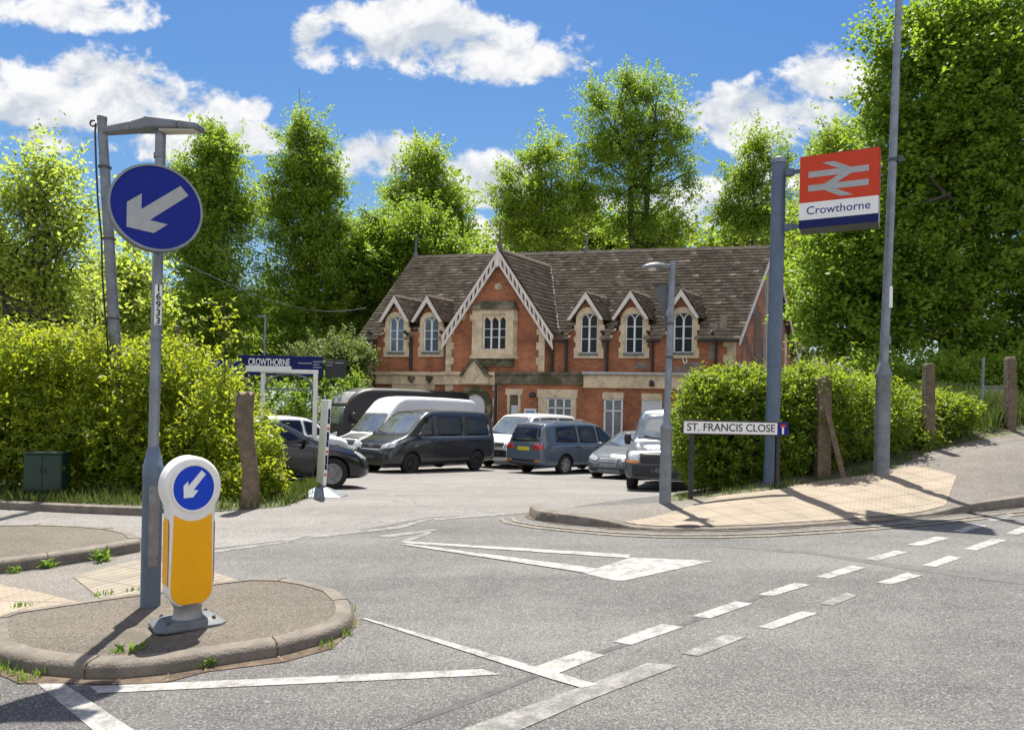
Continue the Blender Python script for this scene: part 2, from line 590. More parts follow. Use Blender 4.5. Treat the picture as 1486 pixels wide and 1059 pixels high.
M['white_p'] = mat('white_plastic', (0.72, 0.70, 0.66), 0.35, var=0.07, vs=6, dirt=(0.45, 0.40, 0.32), ds=5, dlo=.58, dhi=.8)
M['signwhite'] = mat('sign_white', (0.72, 0.72, 0.70), 0.4, var=0.06, vs=8)
M['signgrey'] = mat('sign_reflective_grey', (0.34, 0.36, 0.36), 0.6, spec=.2, var=0.08, vs=12, dirt=(0.25, 0.27, 0.25), ds=9, dlo=.6)
M['blue'] = mat('sign_blue', (0.003, 0.014, 0.20), 0.5, spec=.2, var=0.06, vs=5)
M['blue_bright'] = mat('bollard_blue', (0.003, 0.045, 0.48), 0.4, spec=.25, var=0.05, vs=5)
M['navy'] = mat('sign_navy', (0.004, 0.010, 0.085), 0.5, spec=.2, var=0.12)
M['amber'] = mat('bollard_amber', (0.80, 0.37, 0.004), 0.45, spec=.2, var=0.05, vs=7, dirt=(0.55, 0.24, 0.01), ds=7, dlo=.66, dhi=.85)
M['red'] = mat('sign_red', (0.52, 0.05, 0.018), 0.5, spec=.2, var=0.07, vs=5)
M['timber'] = mat('weathered_timber', (0.135, 0.10, 0.065), 0.9, var=0.4, vs=9, bump=0.8, bs=24, dirt=(0.07, 0.075, 0.045), ds=4)
M['bark'] = mat('bark', (0.055, 0.045, 0.035), 0.95, var=0.4, vs=5, bump=0.8, bs=14)
M['green_box'] = mat('green_cabinet', (0.004, 0.030, 0.019), 0.5, var=0.3, vs=4, dirt=(0.012, 0.02, 0.014), ds=3, dlo=.45)
M['steel_dark'] = mat('dark_steel', (0.05, 0.055, 0.06), 0.5, 0.3, var=0.2)
M['wire'] = mat('wire', (0.06, 0.05, 0.045), 0.7, 0.3)


# ------------------------------------------------------------------ ground sheet (asphalt of road and car park)
def axis_steps(fine0, fine1, step, far):
    a = list(np.arange(fine0, fine1 + 1e-6, step))
    s, x = step, fine1
    while x < far:
        s *= 1.35
        x += s
        a.append(x)
    s, x = step, fine0
    lo = []
    while x > -far:
        s *= 1.35
        x -= s
        lo.append(x)
    return np.array(lo[::-1] + a)


gx, gy = axis_steps(-14, 16, 0.3, 900), axis_steps(0, 30, 0.3, 1200)
XX, YY = np.meshgrid(gx, gy)
ZZ = road_z(XX, YY)
nx_, ny_ = len(gx), len(gy)
vv = np.stack([XX, YY, ZZ], -1).reshape(-1, 3)
ii, jj = np.meshgrid(np.arange(nx_ - 1), np.arange(ny_ - 1))
b0 = (jj * nx_ + ii).ravel()
qd = np.stack([b0, b0 + 1, b0 + 1 + nx_, b0 + nx_], -1)
road = np_mesh('road', vv, qd, M['road'], smooth=True)
tag(road, 'grey worn asphalt of the road junction and car park', 'road', kind='structure')


def mesh_z(x, y):
    i = int(np.clip(np.searchsorted(gx, x) - 1, 0, nx_ - 2))
    j = int(np.clip(np.searchsorted(gy, y) - 1, 0, ny_ - 2))
    u, v = (x - gx[i]) / (gx[i + 1] - gx[i]), (y - gy[j]) / (gy[j + 1] - gy[j])
    return float(ZZ[j, i] * (1 - u) * (1 - v) + ZZ[j, i + 1] * u * (1 - v) + ZZ[j + 1, i] * (1 - u) * v + ZZ[j + 1, i + 1] * u * v)


def tri_poly(pts, name, material, dz=0.006, maxlen=0.3, kind='structure', label=None, cat=None, zf=None, cuts=None):
    """a flat marking that hugs the road: polygon of ground points, subdivided and laid on the surface"""
    bm = bmesh.new()
    vs = [bm.verts.new((p[0], p[1], 0)) for p in pts]
    bm.faces.new(vs)
    bmesh.ops.triangulate(bm, faces=bm.faces)
    for _ in range(9):
        le = [e for e in bm.edges if e.calc_length() > maxlen]
        if not le:
            break
        bmesh.ops.subdivide_edges(bm, edges=le, cuts=1)
        bmesh.ops.triangulate(bm, faces=[f for f in bm.faces if len(f.verts) > 3])
    for v in bm.verts:
        v.co.z = (mesh_z(v.co.x, v.co.y) if zf is None else zf(v.co.x, v.co.y)) + dz
    bmesh.ops.recalc_face_normals(bm, faces=bm.faces)
    for f in bm.faces:
        if f.normal.z < 0:
            f.normal_flip()
    me = bpy.data.meshes.new(name)
    bm.to_mesh(me)
    bm.free()
    me.materials.append(material)
    o = bpy.data.objects.new(name, me)
    COL.objects.link(o)
    return tag(o, label, cat, kind=kind)


def mark(px, material, name='road_marking', dz=0.004, label='white painted marking on the road', **k_):
    return tri_poly([G(*p) for p in px], name, material, dz, label=label, cat='road marking', **k_)


M['carpark'] = asphalt('car_park_asphalt', (0.135, 0.127, 0.118), (0.20, 0.190, 0.177), speck=0.3)
tri_poly([G(-90, 779), G(60, 773), G(205, 789), G(310, 796), G(430, 782), G(520, 770), G(620, 751), G(700, 747), G(766, 744)] + [Vector(p) for p in ((.9, 10.2, 0), (3, 12.5, 0), (8, 16, 0), (15, 18, 0), (15, 30, 0), (-2, 34.5, 0), (-18, 34, 0), (-18, 12, 0))],
         'car_park', M['carpark'], 0.003, maxlen=.42, label='pale worn asphalt of the side road and station car park', cat='car park')


def zpx(l):
    return [(520 + a * .65, 720 + b * .65) for a, b in l]


ROWA = [[(380, 385), (500, 345), (550, 355), (440, 398)], [(568, 325), (610, 332), (725, 292), (678, 285)],
        [(745, 268), (785, 273), (880, 240), (840, 235)], [(893, 220), (925, 223), (1010, 198), (975, 193)],
        [(1020, 180), (1050, 184), (1133, 160), (1100, 155)], [(1130, 140), (1160, 144), (1228, 125), (1198, 122)],
        [(1226, 108), (1255, 111), (1320, 94), (1290, 90)], [(1322, 79), (1350, 81), (1405, 66), (1378, 62)],
        [(1400, 53), (1425, 55), (1475, 42), (1450, 40)]]
ROWB = [[(722, 352), (760, 357), (865, 315), (820, 308)], [(892, 292), (925, 297), (1025, 262), (990, 257)],
        [(1030, 240), (1060, 244), (1115, 222), (1090, 215)], [(1157, 193), (1190, 197), (1260, 177), (1225, 171)],
        [(1258, 155), (1290, 158), (1350, 137), (1318, 133)], [(1350, 118), (1380, 121), (1448, 98), (1415, 95)],
        [(1445, 83), (1472, 86), (1525, 68), (1490, 64)]]
for l in ROWA:
    mark(zpx(l), M['white'])
for l in ROWB:
    mark(zpx(l), M['worn'] if l in (ROWB[0], ROWB[2]) else M['white'])
mark([(670, 1059), (940, 962), (985, 966), (845, 1020), (740, 1066)], M['worn'])
mark([(522, 897), (533, 898), (868, 994), (845, 999), (800, 986)], M['white'], dz=0.006)
mark([(130, 996), (142, 1006), (726, 979), (700, 971)], M['white'])
mark([(50, 989), (84, 986), (198, 1062), (140, 1064)], M['white'])
mark([(848, 832), (872, 823), (915, 809), (1036, 814), (905, 843), (890, 842)], M['white'])
mark([(583, 788), (596, 786), (915, 805), (912, 810)], M['white'], dz=0.006)
mark([(580, 790), (594, 790), (872, 826), (852, 832)], M['white'], dz=0.008)
mark([(578, 787), (620, 771), (628, 773), (592, 787)], M['worn'])
mark([(545, 778), (628, 768), (640, 769), (565, 780)], M['worn'])
for l in ([(310, 799), (430, 783), (432, 785), (312, 802)], [(410, 783), (452, 776), (456, 778), (414, 785)],
          [(520, 757), (604, 753), (606, 755), (522, 759)], [(440, 779), (575, 764), (620, 752), (628, 753), (580, 767), (442, 782)],
          [(628, 752), (756, 743), (758, 745), (632, 755)], [(620, 707), (760, 700), (762, 702), (622, 709)],
          [(560, 716), (700, 712), (702, 714), (562, 719)], [(745, 694), (840, 701), (838, 703), (744, 696)]):
    mark(l, M['worn'], label='faint worn white line on the road')


mark([(560, 1059), (690, 1010), (830, 957), (930, 925), (1110, 861), (1114, 864), (935, 929), (835, 961), (695, 1016), (575, 1059)], mat('tar_joint', (.055, .052, .05), .8, var=.4, vs=12), name='tar_joint', dz=.002, label='dark tarred joint running between the two rows of dashes')
mark([(1040, 790), (1180, 800), (1300, 818), (1486, 838), (1486, 848), (1300, 824), (1180, 804), (1040, 793)], paint_worn('tar_scuff', (.075, .072, .07), .40, .58), name='tar_joint', dz=.002, label='dark worn scar across the main road at the right')
# ------------------------------------------------------------------ right-hand pavement: kerb, path, bank
def resample(pts, n):
    pts = [Vector(p) for p in pts]
    L = [0]
    for a, b in zip(pts, pts[1:]):
        L.append(L[-1] + (b - a).length)
    o = []
    for i in range(n):
        s = L[-1] * i / (n - 1)
        k_ = max(j for j in range(len(L)) if L[j] <= s + 1e-9)
        k_ = min(k_, len(pts) - 2)
        o.append(pts[k_].lerp(pts[k_ + 1], (s - L[k_]) / max(1e-9, L[k_ + 1] - L[k_])))
    return o


KPX = [(767, 747, .12), (775, 754, .12), (800, 758, .12), (850, 763, .11), (885, 766, .08), (915, 768, .035), (960, 770, .025), (1030, 770, .025),
       (1100, 768, .025), (1200, 762, .025), (1290, 755, .025), (1350, 749, .03), (1380, 746, .07), (1420, 742, .11), (1486, 735, .13), (1560, 722, .13)]
kerb_base = [(G(a, b), h) for a, b, h in KPX]
NK = 90
kb = resample([p for p, _ in kerb_base], NK)
hb = resample([Vector((h, 0, 0)) for _, h in kerb_base], NK)
# kerb heights follow arc length of the same polyline
L = [0]
for (a, _), (b, _) in zip(kerb_base, kerb_base[1:]):
    L.append(L[-1] + (b - a).length)
hb = [float(np.interp(L[-1] * i / (NK - 1), L, [h for _, h in kerb_base])) for i in range(NK)]
for i, p in enumerate(kb):
    p.z = float(road_z(p.x, p.y))
BACK = [(768, 738.5, 9.95), (800, 737, 10.0), (850, 735, 10.0), (905, 732.5, 9.95), (965, 729, 9.9), (1003, 725, 10.0), (1060, 717, 10.1), (1128, 710, 10.25), (1192, 697, 10.9), (1250, 690, 10.9), (1300, 678, 11.2),
        (1350, 656, 11.9), (1410, 641, 12.3), (1470, 630, 12.6), (1560, 615, 13.5)]
bk = [P(a, b, d) for a, b, d in BACK]


def normal2(pts, i):
    a, b = pts[max(0, i - 1)], pts[min(len(pts) - 1, i + 1)]
    d = (b - a)
    d.z = 0
    d.normalize()
    return Vector((-d.y, d.x, 0))


def strip(name, lines, material, label=None, cat=None, kind='structure', smooth=60, uvscale=None):
    n = len(lines[0])
    m_ = MB()
    vs = [p for ln in lines for p in ln]
    fs = []
    for r_ in range(len(lines) - 1):
        for i in range(n - 1):
            fs.append((r_ * n + i, r_ * n + i + 1, (r_ + 1) * n + i + 1, (r_ + 1) * n + i))
    m_.add(vs, fs)
    return m_.build(name, material, smooth=smooth, label=label, cat=cat, kind=kind, fixn=False)


k0, k1, k2, k3 = [], [], [], []
for i in range(NK):
    nrm = normal2(kb, i)
    k0.append(kb[i] - Vector((0, 0, 0.05)))
    k1.append(kb[i] + nrm * 0.012 + Vector((0, 0, hb[i] - 0.012)))
    k2.append(kb[i] + nrm * 0.028 + Vector((0, 0, hb[i])))
    k3.append(kb[i] + nrm * 0.13 + Vector((0, 0, hb[i] + 0.003)))
strip('kerb', [k0, k1, k2, k3], M['kerb'], 'concrete kerb curving round the right corner, dropped at the crossing', 'kerb', smooth=50)
bkr = resample(bk, NK)
# match back line points to kerb points by parameter; the strip between is the pavement
pav = []
NP = 14
for r_ in range(NP):
    t = r_ / (NP - 1)
    row = []
    for i in range(NK):
        p = k3[i].lerp(bkr[i], t)
        e = 0.18 * (t * (1 - t)) * (1 if i < NK * .75 else 0.4)
        row.append(p - Vector((0, 0, e * 0.25 - 0.002)))
    pav.append(row)
strip('pavement', pav, M['pave'], 'sunlit tarmac pavement rising to the right behind the kerb', 'pavement', smooth=80)


def pav_pt(i, t, dz=0.0):
    """point on the pavement by kerb index (float) and depth fraction"""
    i = min(max(i, 0), NK - 1.001)
    a = int(i)
    r_ = min(max(t, 0), .9999) * (NP - 1)
    b = int(r_)
    fi, fr = i - a, r_ - b
    p = pav[b][a].lerp(pav[b][a + 1], fi).lerp(pav[b + 1][a].lerp(pav[b + 1][a + 1], fi), fr)
    return p + Vector((0, 0, dz))


def kerb_index(px, line=None):
    """index on a line whose image x is px"""
    line = line or k3
    xs = []
    for p in line:
        c, s = math.cos(ROLL), math.sin(ROLL)
        up, vp = p.x / p.y * F, (EYE - p.z) / p.y * F
        xs.append(CX + up * c - vp * s)
    return float(np.interp(px, xs, range(len(xs))))


# tactile blister area, in slabs that follow the kerb
ia0, ia1 = kerb_index(905), kerb_index(1372)
ib0, ib1 = kerb_index(1046, bkr), kerb_index(1425, bkr) - 4
bt = MB()
NU, NV = 48, 12
grid = []
for v_ in range(NV):
    t = v_ / (NV - 1)
    for u_ in range(NU):
        s = u_ / (NU - 1)
        i_lo = ia0 + (ia1 - ia0) * s
        top = 0.97 - 0.55 * max(0, (s - .62) / .38) ** 1.4
        i_hi = ib0 + (ib1 - ib0) * s
        i_ = i_lo + (i_hi - i_lo) * t
        grid.append(pav_pt(i_, t * top, 0.006))
fs = [(a * NU + b, a * NU + b + 1, (a + 1) * NU + b + 1, (a + 1) * NU + b) for a in range(NV - 1) for b in range(NU - 1)]
bt.add(grid, fs)
tac = bt.build('tactile_paving', M['blister'], label='buff blister paving at the dropped kerb by the street name sign', cat='paving', kind='structure', fixn=False, smooth=60)


def planar_uv(o, ang):
    me = o.data
    uv = me.uv_layers.new(name='UVMap')
    c, s = math.cos(ang), math.sin(ang)
    for lp in me.loops:
        p = me.vertices[lp.vertex_index].co
        uv.data[lp.index].uv = (p.x * c + p.y * s, -p.x * s + p.y * c)


planar_uv(tac, math.radians(18))
# double yellow lines hugging the kerb
for off in (0.22, 0.36):
    a_, b_ = [], []
    for i in range(2, NK):
        nrm = normal2(kb, i)
        for w, ln in ((off, a_), (off + .06, b_)):
            q = kb[i] - nrm * w
            ln.append(drop(q.x, q.y, 0.008))
    strip('yellow_line', [b_, a_], M['yellow'], 'faded yellow line along the right kerb', 'road marking')
a_, b_ = [], []
for i in range(NK):
    nrm = normal2(kb, i)
    for w, ln in ((0.0, a_), (.045 + .025 * math.sin(i * .9), b_)):
        q = kb[i] - nrm * w
        ln.append(drop(q.x, q.y, 0.006))
strip('gutter_dirt', [b_, a_], M['soil'], 'line of dirt along the foot of the right kerb', 'soil')

# bank behind the pavement: earth under hedge and fence, falls to the car park at the far side
bank = [bkr]
for t in (0.25, .6, 1.2, 2.2, 3.4, 4.6):
    row = []
    for i in range(NK):
        nrm = Vector((0.26, 0.965, 0)).lerp(Vector((-0.35, 0.94, 0)), float(sstep((i - NK * .3) / (NK * .35)))).normalized()
        p = bkr[i] + nrm * t
        zr = float(road_z(p.x, p.y)) + .02
        rise = 0.08 * min(1, t / .6) + (0.35 if i > NK * .8 else 0) * min(1, t / 2)
        f = float(sstep((t - 1.6) / 3.0))
        if i > NK * .8:
            f *= 0.0
        elif i > NK * .6:
            f *= 1 - (i - NK * .6) / (NK * .2)
        nzr = .04 * math.sin(i * 1.7 + t * 5) * min(1, t)
        w0 = min(1.0, max(0.0, (i - NK * .18) / (NK * .12)))
        z = (bkr[i].z + (rise + nzr) * w0) * (1 - f) + zr * f
        z = z * w0 + (max(zr - .01, bkr[i].z + (zr - bkr[i].z) * min(1, t / 1.2))) * (1 - w0)
        row.append(Vector((p.x, p.y, z)))
    bank.append(row)
IB = int(kerb_index(978, bkr))
strip('bank', [r_[IB:] for r_ in bank], M['verge'], 'earth bank under the clipped hedge behind the pavement', 'bank', smooth=80)


def bank_pt(i, t):
    ts = [0, .25, .6, 1.2, 2.2, 3.4, 4.6]
    i = min(max(i, 0), NK - 1.001)
    a = int(i)
    k_ = max(j for j in range(len(ts)) if ts[j] <= t)
    k_ = min(k_, len(ts) - 2)
    fr = (t - ts[k_]) / (ts[k_ + 1] - ts[k_])
    return bank[k_][a].lerp(bank[k_][a + 1], i - a).lerp(bank[k_ + 1][a].lerp(bank[k_ + 1][a + 1], i - a), fr)


# ------------------------------------------------------------------ traffic islands and refuge
def zz(l):
    return [(a * .35, b * .35 + 640) for a, b in l]


def smooth_closed(pts, it=2):
    for _ in range(it):
        o = []
        for i in range(len(pts)):
            a, b = pts[i], pts[(i + 1) % len(pts)]
            o += [a.lerp(b, .25), a.lerp(b, .75)]
        pts = o
    return pts


def inset(pts, w):
    n = len(pts)
    o = []
    for i in range(n):
        a, b, c = pts[i - 1], pts[i], pts[(i + 1) % n]
        d1, d2 = (b - a), (c - b)
        d1.z = d2.z = 0
        d = (d1.normalized() + d2.normalized())
        if d.length < 1e-6:
            d = d1
        d.normalize()
        o.append(b + Vector((-d.y, d.x, 0)) * w)
    return o


def ccw(pts):
    a = sum(p.x * q.y - q.x * p.y for p, q in zip(pts, pts[1:] + pts[:1]))
    return pts if a > 0 else pts[::-1]


def island(outline, kh, kerbname, klabel, topname, topmat, tlabel, kw=0.125):
    pts = ccw(outline)
    i1, i2 = inset(pts, 0.02), inset(pts, kw)
    i15 = inset(pts, 0.05)
    n = len(pts)

    def lay(ps, dz):
        return [drop(p.x, p.y, dz) for p in ps]
    rings = [lay(pts, -.05), lay(pts, kh - .035), lay(i1, kh - .008), lay(i15, kh), lay(i2, kh + .002)]
    m_ = MB()
    vs = [p for r_ in rings for p in r_]
    fs = [(a * n + i, a * n + (i + 1) % n, (a + 1) * n + (i + 1) % n, (a + 1) * n + i) for a in range(len(rings) - 1) for i in range(n)]
    m_.add(vs, fs)
    m_.build(kerbname, M['kerb'], smooth=40, label=klabel, cat='kerb', kind='structure', fixn=False)
    # joints between kerb stones
    jm = MB()
    acc = 0
    for i in range(n):
        acc += (pts[(i + 1) % n] - pts[i]).length
        if acc > 0.9:
            acc = 0
            for a, b in ((rings[0][i], rings[1][i]), (rings[1][i], rings[2][i]), (rings[2][i], rings[3][i]), (rings[3][i], rings[4][i])):
                d = Vector((pts[i].x - i2[i].x, pts[i].y - i2[i].y, 0)).normalized() * .0025 + Vector((0, 0, .0025))
                jm.bar(a + d, b + d, .008, .004, up=d)
    jm.build('kerb_joint', M['soil'], kind='structure', label='dark joints between the stones of the ' + klabel.split(' of ')[-1], cat='kerb')
    tri_poly(inset(pts, kw - .005), topname, topmat, kh - .004, label=tlabel, cat='island')
    return pts


fr = zz([(-60, 905), (0, 925), (35, 940), (100, 955), (170, 968), (350, 985), (500, 985), (700, 965), (850, 940), (1150, 893), (1330, 845), (1420, 808), (1462, 770), (1466, 735), (1450, 700), (1400, 655), (1300, 625), (1190, 606), (1050, 604), (900, 622), (690, 655), (430, 690), (200, 725), (40, 752), (-60, 790)])
isl = island([G(*p) for p in fr], 0.088, 'kerb', 'rounded concrete kerb of the front traffic island', 'traffic_island', M['isle'], 'dusty tarmac top of the front traffic island under the lit bollard')
rear = [(-60, 842), (0, 832), (70, 823), (140, 812), (203, 800), (206, 796), (195, 787), (165, 780), (120, 776), (60, 774), (0, 775), (-60, 778)]
isl2 = island([G(*p) for p in rear], 0.12, 'kerb', 'straight concrete kerb of the rear traffic island', 'traffic_island', M['isle'], 'dusty tarmac top of the rear traffic island at the left edge')
# refuge floor between the islands
tri_poly([G(*p) for p in [(-60, 845), (0, 836), (70, 827), (140, 816), (203, 803), (240, 812), (310, 830), (352, 846), (430, 850), (360, 856), (300, 862), (120, 892), (0, 912), (-60, 922)]],
         'refuge_floor', M['pave'], 0.009, label='tarmac floor of the crossing refuge between the islands', cat='paving')
t1 = tri_poly([G(*p) for p in [(-60, 840), (0, 850), (60, 862), (128, 879), (70, 890), (0, 901), (-60, 910)]], 'tactile_paving', M['blister'], 0.015, label='buff blister slabs at the left edge of the crossing refuge', cat='paving')
planar_uv(t1, math.radians(-8))
t2 = tri_poly([G(*p) for p in [(105, 838), (195, 815), (260, 818), (330, 838), (352, 846), (240, 862), (152, 876)]], 'tactile_paving', M['corduroy'], 0.015, label='buff ribbed slabs beside the lamp column base in the refuge', cat='paving')
planar_uv(t2, math.radians(-28))

# soil and litter along the foot of the front island's kerb
a_, b_ = [], []
n = len(isl)
sel = [i for i in range(n)]
ol = isl
for i in range(n):
    p = ol[i]
    q = ol[(i + 1) % n]
    d = (q - p)
    d.z = 0
    d.normalize()
    nrm = Vector((d.y, -d.x, 0))
    if p.y < 6.0:
        pass
out1 = inset(ol, 0.0)
out2 = inset(ol, -0.16)
rs = []
for i in range(n):
    w = .5 + .5 * math.sin(i * 2.1) * .5 + random.random() * .3
    far = 0.05 if (ol[i].y > 4.9) else 1.0
    rs.append(out1[i].lerp(out2[i], max(.12, w * far)))
a_ = [drop(p.x, p.y, .005) for p in out1]
b_ = [drop(p.x, p.y, .005) for p in rs]
strip('soil', [b_ + [b_[0]], a_ + [a_[0]]], M['soil'], 'brown soil and litter along the front island kerb', 'soil')

# ------------------------------------------------------------------ left verge and its kerb
LK = [(-160, 738), (-60, 738), (0, 739), (60, 742), (120, 745), (216, 749)]
lk = resample([G(*p) for p in LK], 40)
for p in lk:
    p.z = float(road_z(p.x, p.y))
r0 = [p - Vector((0, 0, .05)) for p in lk]
r1 = [p + Vector((0, .012, .10)) for p in lk]
r2 = [p + Vector((0, .03, .112)) for p in lk]
r3 = [p + Vector((0, .13, .115)) for p in lk]
for r_ in (r0, r1, r2, r3):
    r_.append(r_[-1] + Vector((.02, 0, 0)))
    r_[-1].z = r0[-2].z
    r_.append(r0[-1] + Vector((.03, .1, 0)))
strip('kerb', [r0, r1, r2, r3], M['kerb'], 'concrete kerb in front of the left hedge verge', 'kerb', smooth=50)
LV = resample([P_ for P_ in [lk[i] + Vector((0, .13, .11)) for i in range(0, 40, 6)]] + [G(300, 742, .012), G(370, 738, .008), G(418, 734, .006), G(428, 722, .006), G(420, 700, .006)], 60)
NV_ = 22
def vrow(t, n):
    return [Vector((p.x, p.y + t, max(float(road_z(p.x, p.y + t)) + .02, p.z + .10 * min(1, t) - .05 * t) + .03 * math.sin(i * 1.3 + t * 3) * min(1, t))) for i, p in enumerate(LV[:n])]
def vnarrow(t):
    out_ = []
    for i, p in enumerate(LV):
        tt = t * max(.0, min(1, 1 - (i - 20) / 22))
        # round the end of the hedge the verge narrows to nothing
        q = Vector((p.x - .35 * min(t, 1) * max(0, (i - 34) / 26), p.y + max(tt, .02 * t), 0))
        q.z = float(road_z(q.x, q.y)) + .02 + .06 * min(1, tt)
        out_.append(q)
    return out_
strip('verge', [LV] + [vnarrow(t) for t in (.3, .8, 1.6, 2.6)], M['verge'], 'earth and grass verge under the big left hedge', 'verge', smooth=80)
strip('rough_ground', [vrow(t, NV_) for t in (1.5, 3, 6, 10, 18)], M['verge'], 'rough earth behind the big left hedge', 'ground', smooth=80)


# ------------------------------------------------------------------ street furniture
def circle(r, n=40, cx=0.0, cz=0.0):
    return [(cx + r * math.cos(2 * PI * i / n), cz + r * math.sin(2 * PI * i / n)) for i in range(n)]


ARROW = [((x - 338) / 203, -(y - 440) / 203) for x, y in [(440, 318), (477, 358), (310, 503), (387, 512), (328, 562), (212, 550), (212, 435), (273, 385), (273, 458)]]
M['lens'] = mat('lamp_lens', (0.55, 0.53, 0.46), 0.25)
M['darkgrey'] = mat('dark_grey_metal', (0.055, 0.06, 0.065), 0.5, 0.2, var=0.2, vs=5)
M['pole_grey'] = mat('dull_grey_pole', (0.17, 0.185, 0.20), 0.6, 0.35, var=0.3, vs=6, bump=0.1, bs=40, dirt=(0.14, 0.10, 0.075), ds=5, dlo=.55, dhi=.75)
M['darkgrey_base'] = mat('base_plate_grey', (0.105, 0.12, 0.13), .6, .2, var=.25, vs=9, dirt=(.16, .145, .12), ds=6)
M['base_grey'] = mat('base_casting_grey', (0.28, 0.27, 0.25), 0.5, 0.3, var=0.2, vs=8, bump=.15, bs=60, dirt=(0.13, 0.15, 0.17), ds=5)

# --- keep-left bollard
bb = G(272, 906, .085)
BR = math.radians(37)


def bollard(loc, rz, label):
    root = empty('traffic_bollard', loc, rz, label, 'bollard', 'internally lit traffic bollards on the islands')
    # shell outline: stadium body with a round head, lower corners rounded
    body = []
    R = 0.192
    cz = 0.865
    for i in range(0, 41):
        a = math.radians(-37 + (254) * i / 40)
        body.append((R * math.cos(a), cz + R * math.sin(a)))
    hw = 0.152
    body = body + [(-hw * .98, .60), (-hw * .99, .30)]
    for i in range(1, 10):
        a = math.radians(180 + 90 * i / 10)
        body.append((-hw + .11 + .11 * math.cos(a), .24 + .11 * math.sin(a)))
    for i in range(1, 10):
        a = math.radians(270 + 90 * i / 10)
        body.append((hw - .11 + .11 * math.cos(a), .24 + .11 * math.sin(a)))
    body += [(hw * .99, .30), (hw * .98, .60)]
    m_ = MB().prism(body, -.095, .13)
    m_.build('shell', M['white_p'], root, smooth=40, bevel=.03)
    # amber face panel, concave under the round head
    def panel(y0, y1, w):
        pl = []
        for i in range(0, 13):
            a = math.radians(-128 + 76 * i / 12)
            pl.append((min(max((R + .012) * math.cos(a), -w), w), cz + (R + .012) * math.sin(a)))
        pl.append((w * .99, .30))
        for i in range(1, 8):
            a = math.radians(-90 * i / 8)
            pl.append((w - .10 + .10 * math.cos(a), .245 + .10 * math.sin(a)))
        for i in range(0, 8):
            a = math.radians(-90 - 90 * i / 8)
            pl.append((-w + .10 + .10 * math.cos(a), .245 + .10 * math.sin(a)))
        pl.append((-w * .99, .30))
        return MB().prism(pl, y0, y1)
    panel(-.1015, -.09, .140).build('amber_panel', M['amber'], root, bevel=.002)
    panel(.125, .1365, .140).build('amber_panel', M['amber'], root, bevel=.002)
    for s in (-1, 1):
        q = MB()
        q.add([(s * (hw + .001), -.076, .26), (s * (hw + .001), .098, .26), (s * (hw + .0035), .098, .30), (s * (hw + .0035), .098, .64), (s * (hw + .003), .08, .67), (s * (hw + .003), -.06, .67),
               (s * (hw + .0035), -.076, .64), (s * (hw + .0035), -.076, .30)], [(0, 1, 2, 3, 4, 5, 6, 7)])
        q.build('amber_side_strip', M['amber'], root)
    rg = MB().loftframe(circle(.150, 40, 0, cz), circle(.137, 40, 0, cz), -.108, -.085)
    rg.build('sign_rim', M['white_p'], root, smooth=30)
    dsk = MB().prism(circle(.137, 40, 0, cz), -.1005, -.085)
    d_ = dsk.build('sign_face', M['blue_bright'], root)
    ar = MB().prism([(x * .137, cz + z * .137) for x, z in [(0.36, .78), (.58, .60), (-.02, -.10), (.22, -.12), (-.02, -.42), (-.48, -.45), (-.50, .10), (-.28, .30), (-.27, .08)]], -.103, -.0995)
    ar.build('arrow', M['signwhite'], d_)
    for z in (.86 - .183, .86 + .183):
        pass
    nk = MB().lathe([(.115, .15), (.10, .13), (.092, .10), (.10, .06), (.125, .04)], n=24)
    nk.build('neck', M['base_grey'], root, smooth=40)
    bp_ = MB()
    a0 = [(-.22, -.15), (.22, -.15), (.22, .15), (-.22, .15)]
    def oct_(w, d, c):
        return [(-w + c, -d), (w - c, -d), (w, -d + c), (w, d - c), (w - c, d), (-w + c, d), (-w, d - c), (-w, -d + c)]
    o1, o2, o3 = oct_(.235, .18, .05), oct_(.235, .18, .05), oct_(.165, .125, .04)
    vs = [(x, y, 0) for x, y in o1] + [(x, y, .018) for x, y in o2] + [(x, y, .052) for x, y in o3]
    fs = [(r_ * 8 + i, r_ * 8 + (i + 1) % 8, (r_ + 1) * 8 + (i + 1) % 8, (r_ + 1) * 8 + i) for r_ in range(2) for i in range(8)] + [tuple(range(16, 24)), tuple(range(7, -1, -1))]
    bp_.add(vs, fs)
    bp_.build('base_plate', M['darkgrey_base'], root, bevel=.006)
    for sx in (-1, 1):
        for sy in (-1, 1):
            MB().lathe([(.014, .04), (.014, .056), (.009, .062)], (sx * .15, sy * .115, 0), 8).build('bolt', M['darkgrey'], root)
    return root


boll = bollard((bb.x, bb.y, bb.z), BR, 'white and amber keep left bollard with blue arrow disc, standing on the front traffic island')
q = G(-53, 794, .11)
boll.scale = (.93, .90, 1.065)
b2 = copy_tree(boll)
b2.location = (q.x, q.y, q.z)
b2['label'] = 'second bollard on the rear island, cut off by the left edge'

# --- lit keep-left sign on a lamp column with lantern arm
sp = G(218, 879, .085)
root = empty('traffic_sign', tuple(sp), 0, 'big blue keep left sign on grey column numbered 16933 with lantern above', 'traffic sign')


def loc(p, d, base):
    return P(p[0], p[1], d) - base


